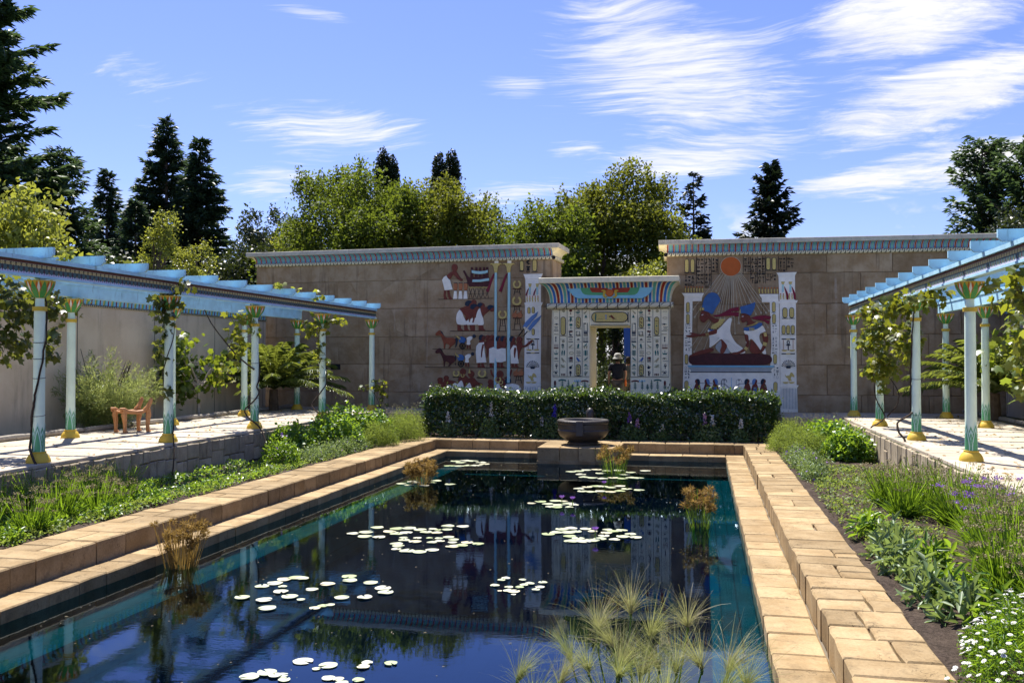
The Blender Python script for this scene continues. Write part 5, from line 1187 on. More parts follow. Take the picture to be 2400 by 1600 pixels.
for sy in ():
    b = MB(); b.tube([rot((-hl + .0, sy * hw, .48)), rot((-hl - .02, sy * hw, .62)), rot((-hl - .04, sy * hw, .76))], [.045, .04, .035], 8); b.tube([rot((-hl - .15, sy * hw, .77)), rot((-hl + .06, sy * hw, .775))], .03, 8); b.build('back_post', CL, cr, smooth=True)
for sy, hz in ():
    b = MB(); x = hl - .0
    b.tube([rot((x - .02, sy * hw, .55)), rot((x + .02, sy * hw, .64)), rot((x + .015, sy * hw, .70)), rot((x - .06, sy * hw, .70)), rot((x - .12, sy * hw, .665))], [.05, .052, .055, .045, .028], 8); b.build('carved_head', CL, cr, smooth=True)

# ---------------------------------------------------------------- people
def skin_obj(name, joints, edges, mat, parent=None, sub=1, loc=None):
    me = bpy.data.meshes.new(name); me.from_pydata([j[0] for j in joints], edges, []); me.materials.append(mat)
    o = link(bpy.data.objects.new(name, me), parent, loc); md = o.modifiers.new('skin', 'SKIN'); md.use_smooth_shade = True
    for v, j in zip(me.skin_vertices[0].data, joints):
        r = j[1]; v.radius = (r, r) if not isinstance(r, tuple) else r
    me.skin_vertices[0].data[0].use_root = True
    if sub: s = o.modifiers.new('sub', 'SUBSURF'); s.levels = sub; s.render_levels = sub
    return o
FLESH = paint('skin_tone', (.36, .20, .14), .5, .06)
def person(x, y, h, shirt, shorts, hatmat, label, lean=0, arm='down', face=0):
    """walking away through the gate; back towards the courtyard"""
    k = h / 1.75; p = thing('person', label, 'person', (x, y, 0)); J = []; Ed = []
    def j(px, py, pz, r): J.append(((x + px * k, y + py * k, pz * k), r * k if not isinstance(r, tuple) else (r[0] * k, r[1] * k))); return len(J) - 1
    def e(a, c): Ed.append((a, c))
    pel = j(0, 0, .95, (.15, .11)); ab = j(0, 0, 1.12, (.14, .10)); ch = j(0, .01, 1.32, (.16, .11)); nk = j(0, .02, 1.47, .06); hd = j(0, .03, 1.56, .075); h2 = j(0, .03, 1.66, .09); h3 = j(0, .03, 1.73, .06)
    for a, c in ((pel, ab), (ab, ch), (ch, nk), (nk, hd), (hd, h2), (h2, h3)): e(a, c)
    for s, fw in ((-1, .16), (1, -.12)):
        hip = j(s * .10, 0, .88, .095); kn = j(s * .11, fw * .6 + .03, .50, .062); an = j(s * .11, fw, .09, .042); ft = j(s * .12, fw + .15, .035, .035); e(pel, hip); e(hip, kn); e(kn, an); e(an, ft)
        sh = j(s * .19, 0, 1.40, .065); el = j(s * .27, -.02 if s < 0 else -.03, 1.13, .046); 
        if arm == 'bent' and s > 0: wr = j(.24, -.10, .93, .03)
        else: wr = j(s * .29, .06, .90, .030)
        wx, wy_, wz = J[wr][0]; e(ch, sh); e(sh, el); e(el, wr)
        pm = len(J); J.append(((wx, wy_ + .01 * k, wz - .07 * k), (.030 * k, .018 * k))); e(wr, pm)
        for i, (o_, l_) in enumerate(((-.028, .070), (-.010, .082), (.009, .078), (.027, .062))):
            a = len(J); J.append(((wx + .2 * o_ * k, wy_ + (o_ + .01) * k, wz - (.07 + l_ * .55) * k), .009 * k)); c = len(J); J.append(((wx - s * .012 * k, wy_ + (o_ + .012) * k, wz - (.07 + l_) * k), .008 * k)); e(pm, a); e(a, c)
        a = len(J); J.append(((wx - s * .02 * k, wy_ + .045 * k, wz - .045 * k), .010 * k)); c = len(J); J.append(((wx - s * .03 * k, wy_ + .055 * k, wz - .085 * k), .009 * k)); e(wr, a); e(a, c)
    skin_obj('body', J, Ed, FLESH, p)
    def js(px, py, pz, r): return ((x + px * k, y + py * k, pz * k), (r[0] * k, r[1] * k) if isinstance(r, tuple) else r * k)
    S = [js(0, 0, .90, (.215, .15)), js(0, 0, 1.10, (.195, .145)), js(0, .01, 1.30, (.205, .145)), js(0, .02, 1.42, (.12, .10)), js(-.20, 0, 1.40, .088), js(.20, 0, 1.40, .088), js(-.265, -.01, 1.20, .078), js(.265, -.02, 1.20, .078)]
    skin_obj('shirt', S, [(0, 1), (1, 2), (2, 3), (2, 4), (2, 5), (4, 6), (5, 7)], shirt, p, 2)
    Lg = [js(0, 0, .93, (.19, .14)), js(-.10, .0, .84, .115), js(.10, 0, .84, .115), js(-.11, .10, .45, .085), js(.11, -.03, .45, .085)]
    skin_obj('trousers', Lg, [(0, 1), (0, 2), (1, 3), (2, 4)], shorts, p, 2)
    b = MB(); b.lathe([(.062, 1.50), (.095, 1.56), (.105, 1.64), (.10, 1.70), (.05, 1.76)], 16, (0, 0, 0))
    b.v = [(x + a * k, y + (c + .015) * k, z * k) for a, c, z in b.v]; b.build('hair', paint('hair_dark' + str(len(MATS)), (.02, .015, .012), .6), p, smooth=True)
    if hatmat:
        b = MB(); b.lathe([(.165, 1.600), (.168, 1.606), (.122, 1.655), (.118, 1.70), (.10, 1.755), (.06, 1.785), (.01, 1.79)], 20)
        b.v = [(x + a * k, y + (c + .02) * k, z * k) for a, c, z in b.v]; b.build('hat', hatmat, p, smooth=True)
    return p
person(-2.68, 29.35, 1.74, paint('navy_cloth', (.012, .016, .030), .8, .2), paint('grey_cloth', (.10, .095, .09), .85, .2), paint('pale_hat', (.42, .42, .40), .8, .08), 'person in a pale bucket hat and dark navy top walking away through the gate', arm='bent')
person(-2.40, 30.15, 1.66, paint('slate_cloth', (.10, .12, .14), .85, .2), paint('stone_cloth', (.16, .15, .14), .85, .2), None, 'person in a grey top half hidden behind the right gate jamb')
b = MB(); b.lathe([(.03, 0), (.036, .01), (.036, .15), (.02, .19), (.016, .23), (.01, .235)], 14, (-2.42, 29.22, .72)); tag(b.build('drink_bottle', ORANGE, None, smooth=True), 'orange bottle carried at the hip of the person in the hat', 'bottle')
# what shows through the gate
b = MB(); b.prism([(0, 0), (3.0, 0), (3.0, 2.95), (0, 2.95)], -.1, .0, Plane(float(on_y(1462, 800, 33.2)[0]), 33.2, math.radians(0)), 0, .01)
tag(b.build('blue_screen', paint('cobalt_paint', (.03, .12, .55), .5, .06), None), 'plain cobalt blue wall panel seen through the open gate', 'panel')
# ---------------------------------------------------------------- vegetation builders
_T = ['first', 'second', 'third', 'fourth', 'fifth', 'sixth', 'seventh', 'eighth', 'ninth', 'tenth', 'eleventh', 'twelfth', 'thirteenth', 'fourteenth', 'fifteenth', 'sixteenth', 'seventeenth', 'eighteenth', 'nineteenth', 'twentieth']
def ordinal(i): return _T[i] if i < 20 else ('thirtieth' if i == 29 else ('twenty-' if i < 29 else 'thirty-') + _T[(i + 1) % 10 - 1])
def number_labels(group, key, suffix):
    l = sorted([o for o in COL.objects if o.parent is None and o.get('group') == group], key=key)
    for i, o in enumerate(l): o['label'] = o['label'] + ', ' + ordinal(i) + ' ' + suffix
def col_px(o):
    c = CM.T @ (np.array(WL[o.name]) - np.array([0, 0, EYE])); return c[0] / c[2]
UPV = np.array([0, 0, 1.])
def cloud(c, r, n, shell=.35):
    """points in an ellipsoid, thicker towards its skin"""
    d = rand_unit(n); s = (shell + (1 - shell) * NR.random(n)) ** .6
    return np.array(c) + d * s[:, None] * np.array(r), d
def leaf_cloud(name, P, outn, L, mat, parent, tmpl=T_LEAF, wr=.62, up=.5, out=.5, rnd=None, hang=0.):
    n = len(P); N = unit(rand_unit(n) + UPV * up + outn * out); D = unit(rand_unit(n) - UPV * hang + outn * .4)
    Ls = L * (.65 + .7 * NR.random(n)); return leaves(name, P, D, N, Ls, Ls * wr, tmpl, mat, parent, None, rnd)
def limb(b, p, q, r0, r1, sag=.0, n=5, wob=.06, sides=6):
    p, q = np.array(p, float), np.array(q, float); L = np.linalg.norm(q - p); pts = []
    for i in range(n + 1):
        s = i / n; x = p + (q - p) * s + np.array([0, 0, sag * L * math.sin(math.pi * s)])
        if 0 < i < n: x = x + NR.normal(size=3) * wob * L * .5
        pts.append(tuple(x))
    b.tube(pts, [r0 + (r1 - r0) * i / n for i in range(n + 1)], sides); return pts
def broad_tree(label, px, pt, Y, hw, n, leaf, mat, group, zlow=2.2, spiky=.5, seed=0, lob=13, depth=None, cl=9, name='broadleaf_tree', thin=1.):
    """deciduous tree whose top stands at pixel (px,pt) when seen at distance Y, crown half-width hw metres"""
    t = on_y(px, pt, Y); h = t[2]; x, y = t[0], t[1]; root = thing(name, label, 'tree', (x, y, -.05), group)
    hz = (h - zlow) / 2; cz = zlow + hz; hd = depth or hw * .8
    C = [];  NRM = []
    r = np.random.default_rng(seed + 100); lobes = [((x, y, cz), (hw * .72, hd * .72, hz * .80))]
    for k in range(lob):
        a = r.uniform(0, 2 * math.pi); e = r.uniform(-.5, 1.) ; rr = r.uniform(.28, .46)
        ce = math.cos(e * math.pi / 2 * .9)
        lobes.append(((x + math.cos(a) * ce * hw * .66, y + math.sin(a) * ce * hd * .66, cz + math.sin(e * math.pi / 2) * hz * .70), (hw * rr, hd * rr, hz * rr * 1.05)))
    lobes.append(((x, y, h - hz * .30), (hw * .34, hd * .34, hz * .30)))
    w = np.array([l[1][0] * l[1][1] * l[1][2] for l in lobes]) ** .67; w /= w.sum()
    P = []; O = []; tips = []
    for (c, rd), ww in zip(lobes, w):
        m = max(5, int(cl * ww * len(lobes))); cc, d = cloud(c, rd, m, .6); nl = int(n * ww / m) + 1
        for q, dd in zip(cc, d):
            sg = np.array([.13, .13, .11]) * min(hw, 3.4) * r.uniform(.6, 1.25)
            if dd[2] > .3 and r.random() < spiky:
                k2 = nl // 3; s_ = NR.random(k2); tp_ = q + unit(dd + [0, 0, 1.6]) * r.uniform(.5, .95) * min(hw, 3.) * .36    # a leafy shoot
                P.append(q + (tp_ - q) * s_[:, None] + NR.normal(size=(k2, 3)) * (.10 + .07 * (1 - s_))[:, None]); O.append(np.repeat(dd[None], k2, 0))
            pp = q + np.clip(NR.normal(size=(nl, 3)), -1.5, 1.5) * sg; P.append(pp); O.append(np.repeat(dd[None], nl, 0)); tips.append(q)
    P = np.concatenate(P); O = np.concatenate(O)
    P = P[P[:, 2] > zlow * .5]; O = O[:len(P)]
    leaf_cloud('crown', P, O, leaf, mat, root, up=.35, out=.3)
    b = MB(); top_ = (x, y, cz + hz * .2)
    limb(b, (x, y, -.1), top_, .16 + .012 * h, .07, n=6, wob=.02, sides=8)
    b.build('trunk', BARK, root, smooth=True)
    idx = r.choice(len(tips), min(22, len(tips)), replace=False)
    b = MB()
    for i in idx:
        z0 = r.uniform(.35, .9) * cz; limb(b, (x, y, z0), tips[i], .06, .012, .05, 4, .08, 5)
    b.build('limbs', BARK, root, smooth=True)
    return root
def conifer(label, px, pt, Y, rmax, mat, group, slope=-.15, tuft=.42, tw=.11, step=.42, per=6, pw=.85, zlow=1.0, seed=0, gaps=.0, name='conifer', lean=0., rag=.3, dens=3, droop=.18):
    t = on_y(px, pt, Y); h = t[2]; x, y = t[0], t[1]; root = thing(name, label, 'tree', (x, y, -.05), group); r = np.random.default_rng(seed + 5)
    P = []; D = []; b = MB(); bb = MB(); limb(b, (x, y, -.1), (x, y, h * .985), .05 + .014 * h, .015, n=8, wob=.004, sides=8); b.build('trunk', BARK, root, smooth=True)
    z = zlow
    while z < h - .15:
        t_ = (z - zlow) / (h - zlow); R0 = rmax * (1 - t_) ** pw + .12
        for k in range(max(3, int(per * (1 - .3 * t_)))):
            if r.random() < gaps: continue
            a = r.uniform(0, 6.283); R = R0 * r.uniform(1 - rag, 1.12); o = np.array([math.cos(a), math.sin(a), 0]); tg = np.array([-o[1], o[0], 0])
            m = max(3, int(R / .13)); s = r.uniform(.08, 1., m * dens)
            sl = slope + r.uniform(-.1, .1) + .25 * t_
            c = np.array([x, y, z]) + o * (s * R)[:, None] + UPV * (R * (sl * s + droop * s ** 2.5))[:, None] + NR.normal(size=(len(s), 3)) * .06
            dd = o * .7 + tg * r.normal(size=(len(s), 1)) * .8 * (1 - .5 * s)[:, None] + UPV * r.normal(.0, .28, (len(s), 1))
            P.append(c); D.append(dd)
            if k % 2 == 0 and R > .6: limb(bb, (x, y, z), c[np.argmax(s)], .035 + .01 * R, .01, 0, 3, .01, 4)
        z += step * r.uniform(.7, 1.3) * (1 - .45 * t_)
    P = np.concatenate(P); D = np.concatenate(D); n = len(P); L = tuft * (.6 + .7 * NR.random(n)) * (.75 + .25 * (1 - (P[:, 2] - zlow) / h))
    leaves('crown', P, D, rand_unit(n) + UPV * .8, L, L * tw / tuft * 1.0, T_LEAF, mat, root)
    if bb.v: bb.build('limbs', BARK, root)
    return root
def dome(cx, cy, z, rx, ry, h, n, jit=.06, inner=.25):
    a = NR.uniform(0, 6.283, n); e = np.arccos(NR.uniform(0, 1, n)); s = (inner + (1 - inner) * NR.random(n)) ** .4
    d = np.stack([np.cos(a) * np.sin(e), np.sin(a) * np.sin(e), np.cos(e)], 1)
    bump_ = 1 + .13 * np.sin(a * 3 + cx * 7) + .10 * np.sin(a * 5 + e * 4 + cy * 5)
    return np.array([cx, cy, z]) + d * (s * bump_)[:, None] * [rx, ry, h] + NR.normal(size=(n, 3)) * jit * min(rx, h), d
def leafy_shrub(name, label, cat, x, y, z, rx, ry, h, n, leaf, mat, group=None, tmpl=T_LEAF, wr=.6, up=.9, flowers=None, stems=9):
    root = thing(name, label, cat, (x, y, z), group); P, d = dome(x, y, z, rx, ry, h, n)
    leaf_cloud('foliage', P, d, leaf, mat, root, tmpl, wr, up, .4)
    b = MB()
    for k in range(stems):
        q = P[NR.integers(n)]; limb(b, (x + (q[0] - x) * .3, y + (q[1] - y) * .3, z - .02), q, .008, .003, 0, 3, .05, 4)
    b.build('stems', L_STAT, root)
    if flowers:
        fm, fn, fs = flowers; P, d = dome(x, y, z, rx * 1.03, ry * 1.03, h * 1.08, fn, .04, .9); leaf_cloud('flowers', P, d, fs, fm, root, T_LEAF, .9, .8, .8)
    return root
def statice(label, x, y, z, h, n, spread, group, flower=F_DULL, ff=.24, lm=None):
    root = thing('statice_plant', label, 'plant', (x, y, z), group); lm = lm or L_STAT
    a = NR.uniform(0, 6.283, n); rr = spread * .35 * NR.random(n) ** .5; P = np.stack([x + rr * np.cos(a), y + rr * np.sin(a), np.full(n, z - .02)], 1)
    D = np.stack([np.cos(a) * spread * .9, np.sin(a) * spread * .9, np.ones(n) * 1.35], 1) + NR.normal(size=(n, 3)) * .20
    o, tips = ribbons('stems', P, D, h * (.55 + .5 * NR.random(n)), .016, lm, root, .05, 4, taper=.5)
    m = int(n * 1.3); a = NR.uniform(0, 6.283, m); P = np.stack([x + spread * .5 * np.cos(a) * NR.random(m), y + spread * .5 * np.sin(a) * NR.random(m), np.full(m, z)], 1)
    D = np.stack([np.cos(a) * .6, np.sin(a) * .6, .5 + NR.random(m)], 1); ribbons('leaves', P, D, h * (.25 + .4 * NR.random(m)), .022, lm, root, .25, 3, taper=.15)
    k = int(n * ff); T = tips[:k]; q = 26
    FP = (np.repeat(T, q, 0) + NR.normal(size=(k * q, 3)) * [.030, .030, .011]); leaf_cloud('flower_heads', FP, np.tile(UPV, (k * q, 1)), .021, flower, root, T_LEAF, .9, .8, .2); return root
def grass_tuft(name, label, x, y, z, h, n, spread, mat, group, bend=.35, w=.008, heads=None):
    root = thing(name, label, 'plant', (x, y, z), group); a = NR.uniform(0, 6.283, n); rr = spread * .3 * NR.random(n); P = np.stack([x + rr * np.cos(a), y + rr * np.sin(a), np.full(n, z)], 1)
    D = np.stack([np.cos(a) * spread, np.sin(a) * spread, np.ones(n)], 1) + NR.normal(size=(n, 3)) * .12
    o, tips = ribbons('blades', P, D, h * (.5 + .55 * NR.random(n)), w, mat, root, bend, 4, taper=.2)
    if heads is not None:
        k = n // 2; q = 5; FP = np.repeat(tips[:k], q, 0) + NR.normal(size=(k * q, 3)) * [.012, .012, .03]; leaf_cloud('seed_heads', FP, np.tile(UPV, (k * q, 1)), .022, heads, root)
    return root
def vine(label, stem_pts, clouds, mat=L_VINE, group=None, leaf=.12, r=.016, tendrils=(), loc=None):
    root = thing('grape_vine', label, 'vine', loc or tuple(stem_pts[0][0]), group)
    b = MB()
    for sp in stem_pts:
        n = len(sp); q = []
        for i in range(n - 1):
            for s in range(4): f = s / 4; q.append(np.array(sp[i]) * (1 - f) + np.array(sp[i + 1]) * f + NR.normal(size=3) * .010)
        q.append(np.array(sp[-1])); q = [np.mean(q[max(0, i - 1):i + 2], axis=0) for i in range(len(q))]
        b.tube([tuple(v) for v in q], [r * (1 - .5 * i / len(q)) for i in range(len(q))], 6)
    b.build('stems', VINEB, root, smooth=True)
    P = []; O = []
    for c, rd, n in clouds: p_, d_ = cloud(c, rd, n, .1); P.append(p_); O.append(d_)
    P = np.concatenate(P); O = np.concatenate(O)
    leaf_cloud('leaves', P, O, leaf, mat, root, T_VINE, .95, .55, .35, hang=.5)
    b = MB()
    for i in range(0, len(P), 3):
        j = NR.integers(len(P)); 
        if np.linalg.norm(P[i] - P[j]) < .5: limb(b, P[i], P[j], .004, .003, -.05, 3, .05, 4)
    if b.v: b.build('shoots', VINEB, root)
    return root

# ---------------------------------------------------------------- trees behind the walls
broad_tree('tall plane tree with yellowing leaves left of the paired poplar tips', 790, 425, 43, 3.5, 30000, .15, L_PLANE, 'plane trees behind the left pylon wall', seed=1)
broad_tree('broadest plane tree rising behind the middle of the left pylon wall', 905, 442, 41, 4.3, 36000, .15, L_PLANE, 'plane trees behind the left pylon wall', seed=2)
broad_tree('golden green plane tree right of the broadest one behind the left pylon wall', 1022, 445, 40, 3.5, 30000, .15, L_PLANE2, 'plane trees behind the left pylon wall', seed=3)
broad_tree('low pale green tree at the left foot of the plane trees', 722, 520, 46, 2.2, 8000, .15, L_LIME, None, seed=4, spiky=.2)
broad_tree('thin pale tree in the gap between the plane trees and the gate trees', 1172, 490, 44, 2.3, 12000, .13, L_PLANE, None, seed=5, spiky=.8)
broad_tree('big golden green tree filling the gap above the gate', 1415, 455, 42, 4.3, 38000, .16, L_PLANE2, 'trees above the gate', seed=6, spiky=.9, zlow=1.5)
broad_tree('tallest open crowned tree behind the right end of the gate', 1500, 425, 44, 3.1, 22000, .16, L_PLANE2, 'trees above the gate', seed=7, spiky=1., zlow=1.5)
broad_tree('green tree just left of the gate behind the wall end', 1290, 492, 40, 2.8, 20000, .16, L_PLANE, 'trees above the gate', seed=8, spiky=.8, zlow=1.2)
broad_tree('bright yellow green bush peeping over the right end of the gate', 1520, 625, 34, .9, 2600, .12, L_LIME, None, seed=9, zlow=1.8)
broad_tree('dark broadleaf tree behind the left corner of the pylon wall', 612, 510, 48, 2.4, 10000, .18, L_DARK, 'dark trees behind the left wall', seed=10)
broad_tree('dark broadleaf tree with two humps beside the plane trees', 686, 500, 50, 2.6, 10000, .18, L_DARK, 'dark trees behind the left wall', seed=11)
broad_tree('dark undergrowth tree between the redwoods and the pylon wall', 560, 590, 44, 2.8, 9000, .18, L_DARK, 'dark trees behind the left wall', seed=12)
broad_tree('dark shady tree behind the middle of the left pergola', 330, 640, 36, 4.2, 9000, .2, L_DARK, 'dark trees behind the left wall', seed=13)
for px, pt, s in ((898, 350, 1), (918, 364, 2), (1030, 360, 3), (1060, 352, 4)):
    t = on_y(px, pt, 62); lab = {1: 'tallest dark poplar tip of the left pair above the plane trees', 2: 'shorter dark poplar tip of the left pair above the plane trees', 3: 'left dark poplar tip of the right pair above the plane trees', 4: 'right dark poplar tip of the right pair above the plane trees'}[s]
    root = thing('poplar_tree', lab, 'tree', (t[0], t[1], -.05), 'poplars'); P, d = cloud((t[0], t[1], t[2] - 2.4), (.62, .62, 2.5), 3600, .2); leaf_cloud('crown', P, d, .19, L_POPL, root)
    b = MB(); limb(b, (t[0], t[1], -.1), (t[0], t[1], t[2] - .6), .22, .03, 0, 5, .004); b.build('trunk', BARK, root, smooth=True)
conifer('tallest dark redwood with a bare pointed tip at the left', 390, 270, 58, 5.0, L_CON, 'redwoods behind the left pergola', seed=1, per=8, dens=6, tuft=.55, tw=.17, droop=.02, slope=-.1)
conifer('second redwood, narrower and just right of the tallest one', 471, 318, 57, 4.0, L_CON, 'redwoods behind the left pergola', seed=2, per=8, dens=6, tuft=.55, tw=.17, droop=.02, slope=-.1)
conifer('short dark redwood top between the cedar and the tallest redwood', 250, 394, 60, 3.2, L_CON, 'redwoods behind the left pergola', seed=3, per=7, dens=6, tuft=.55, tw=.17)
conifer('wide dark conifer skirt left of the redwoods', 318, 470, 54, 3.6, L_CON, 'redwoods behind the left pergola', seed=4, per=7, dens=6, tuft=.55, tw=.17)
conifer('low feathery green conifer above the left pergola rafters', 215, 520, 40, 2.2, L_CEDAR, None, seed=14, per=7, dens=4, tuft=.34)
conifer('great cedar at the left edge reaching past the top of the photo', -70, -330, 33, 4.9, L_CEDAR, 'cedars at the left edge', seed=5, per=10, step=.42, tuft=.55, tw=.15, slope=.02, pw=.55, dens=7, rag=.5, droop=.12, gaps=.12)
conifer('smaller bushy cedar standing right of the great cedar', 150, 345, 36, 2.4, L_CEDAR, 'cedars at the left edge', seed=6, per=8, step=.36, pw=.5, dens=5, tuft=.42)
conifer('slender dark pine just right of the open crowned gate tree', 1625, 400, 56, 1.9, L_PINE, 'dark pines behind the right pylon wall', seed=7, per=5, pw=.75, gaps=.25, tuft=.5, tw=.2, dens=4)
conifer('black shaggy pine alone above the right pylon wall', 1806, 382, 52, 2.9, L_PINE, 'dark pines behind the right pylon wall', seed=8, per=7, pw=.72, tuft=.5, tw=.2, dens=6, rag=.55, gaps=.12, slope=.05)
conifer('dark rounded cypress above the right pergola', 2302, 328, 44, 2.3, L_CEDAR, 'cypresses at the right edge', seed=9, per=8, pw=.5, tuft=.4, tw=.13, dens=6, slope=.75, rag=.25, gaps=0., droop=-.1)
conifer('dark cypress cut off by the right edge of the photo', 2405, 335, 42, 2.3, L_CEDAR, 'cypresses at the right edge', seed=10, per=8, pw=.5, tuft=.4, tw=.13, dens=6, slope=.75, rag=.25, gaps=0., droop=-.1)
broad_tree('pale green bush at the right edge above the pergola', 2385, 498, 34, 1.5, 4500, .13, L_DARK, None, seed=15)
broad_tree('slim yellow green tree above the left pergola', 372, 505, 27, .85, 4200, .085, L_LIME, 'yellow green saplings behind the left wall', seed=16, spiky=.9, zlow=2.6, lob=8)
broad_tree('second yellow green sapling with feathery tips beside the slim one', 448, 560, 28, .95, 3600, .085, L_LIME, 'yellow green saplings behind the left wall', seed=17, spiky=1., zlow=2.4, lob=8)
broad_tree('bright lime leaved tree at the left edge above the pergola', 55, 465, 19, 1.75, 5200, .15, L_LIME, None, seed=18, spiky=.2, zlow=1.6)
broad_tree('clipped dark evergreen beyond the open gate', 1436, 748, 34.5, .42, 6000, .07, L_DARK, None, seed=19, zlow=.2, spiky=0)
grass_tuft('golden_grass', 'golden grass clump at the left inside the open gate', *on_z(1402, 935, 0), 1.9, 420, .35, L_LIME, None, .3, .012)
leafy_shrub('dark_shrub', 'far green shrub behind the golden grass beyond the gate', 'shrub', -5.0, 38.5, 0, 2.6, .8, 2.6, 6000, .10, L_PLANE)
leafy_shrub('dark_shrub', 'dark shrub filling the lower gate opening', 'shrub', -2.9, 33.0, 0, 1.4, .7, 1.5, 4000, .09, L_DARK)

# ---------------------------------------------------------------- hedge
hx0_, hx1_, hy0_, hy1_, hz0_, hz1_ = -7.78, 1.88, 25.02, 25.85, -.62, .60
hd = thing('clipped_hedge', 'long clipped glossy green hedge in front of the gate', 'hedge', (-2.95, 25.4, Z_BED))
n = 44000; u = NR.random((n, 3)); f = NR.random(n)
P = np.stack([hx0_ + (hx1_ - hx0_) * u[:, 0], hy0_ + (hy1_ - hy0_) * u[:, 1], hz0_ + (hz1_ - hz0_) * (u[:, 2] ** .8)], 1); O = np.zeros((n, 3))
fr = f < .50; tp = (f >= .50) & (f < .80); bk = (f >= .80) & (f < .86); ed = (f >= .86) & (f < .90)
bumpf = lambda a, c: .08 * np.sin(a * 1.7 + c) + .07 * np.sin(a * 4.3 + c * 3) + .05 * np.sin(a * 9 + c * 7)
P[fr, 1] = hy0_ + bumpf(P[fr, 0], P[fr, 2] * 2.5) + np.abs(NR.normal(size=fr.sum())) * .09; O[fr] = [0, -1, .2]
P[tp, 2] = hz1_ + bumpf(P[tp, 0], P[tp, 1] * 3) - np.abs(NR.normal(size=tp.sum())) * .09 + (NR.random(tp.sum()) < .12) * NR.random(tp.sum()) * .16; O[tp] = [0, 0, 1]
P[bk, 1] = hy1_ - NR.random(bk.sum()) * .06; O[bk] = [0, 1, .2]
P[ed, 0] = np.where(NR.random(ed.sum()) < .5, hx0_, hx1_) + NR.normal(size=ed.sum()) * .07; O[ed, 0] = np.sign(P[ed, 0] + 3)
keep = NR.random(n) < np.clip((P[:, 2] + .72) / .45, .12, 1); P, O = P[keep], O[keep]
leaf_cloud('foliage', P, O, .080, L_HEDGE, hd, T_LEAF, .6, .5, .8)
b = MB()
for k in range(90):
    x = RND.uniform(hx0_ + .1, hx1_ - .1); y = RND.uniform(hy0_ + .15, hy1_ - .1); limb(b, (x, y, Z_BED - .03), (x + RND.uniform(-.25, .25), y + RND.uniform(-.1, .1), RND.uniform(.0, .5)), .016, .006, 0, 4, .06, 5)
b.build('stems', VINEB, hd)
# flowering plants before the hedge
def spire(label, px, py, h, flower, x=None, y=None, fh=.38, n=420):
    y = 24.93; x = on_y(px, py, y)[0]; root = thing('foxglove', label, 'flower', (x, y, Z_BED)); P, d = dome(x, y, Z_BED, .26, .2, h * .62, n, .08, .2); leaf_cloud('foliage', P, d, .085, L_SAGE, root, T_LONG, .45, .7, .3)
    b = MB(); limb(b, (x, y, Z_BED), (x + .02, y, Z_BED + h), .010, .005, 0, 4, .01, 5); b.build('stem', L_STAT, root)
    m = 90; zz = NR.random(m); rr = .045 * (1.05 - zz); a = NR.uniform(0, 6.283, m); P = np.stack([x + .02 + rr * np.cos(a), y + rr * np.sin(a), Z_BED + h * (1 - fh) + h * fh * zz * 1.05], 1)
    leaf_cloud('blossoms', P, np.stack([np.cos(a), np.sin(a), 0 * a], 1), .045, flower, root, T_LEAF, .8, .1, .8)
for lab, px, py, h, fm in (('tall white flower spire at the left before the hedge', 1150, 1022, 1.0, F_WHITE), ('deep blue flower spike before the hedge left of the bowl', 1299, 1024, .95, F_BLUE), ('white flower spire close left of the bowl', 1268, 1024, .6, F_WHITE), ('pale blue flower spike right of the bowl', 1474, 1030, .75, F_PUR), ('pink flower spike two steps right of the bowl', 1492, 1030, .6, F_PINK), ('low white flowering plant midway along the right half of the hedge', 1550, 1032, .45, F_WHITE), ('bushy pink flowering plant before the right part of the hedge', 1650, 1034, .75, F_PINK), ('white flower spire beside the bushy pink plant', 1668, 1034, .7, F_WHITE), ('pale leafy plant at the right corner of the pool bed', 1735, 1037, .6, F_WHITE), ('small shrub with pale leaves at the left end of the hedge', 1048, 1020, .7, F_WHITE)): spire(lab, px, py, h, fm)
b_pts = np.stack([NR.uniform(-7.0, .9, 260), NR.uniform(24.88, 25.0, 260), np.full(260, Z_BED + .02)], 1)
tag(ribbons('ground_cover', b_pts, np.stack([NR.normal(size=260) * .8, NR.normal(size=260) * .5, np.ones(260)], 1), .16 * (.5 + NR.random(260)), .022, L_LIME, None, .5, 3)[0], 'narrow pale leaves edging the bed at the foot of the hedge', 'ground cover', kind='stuff')

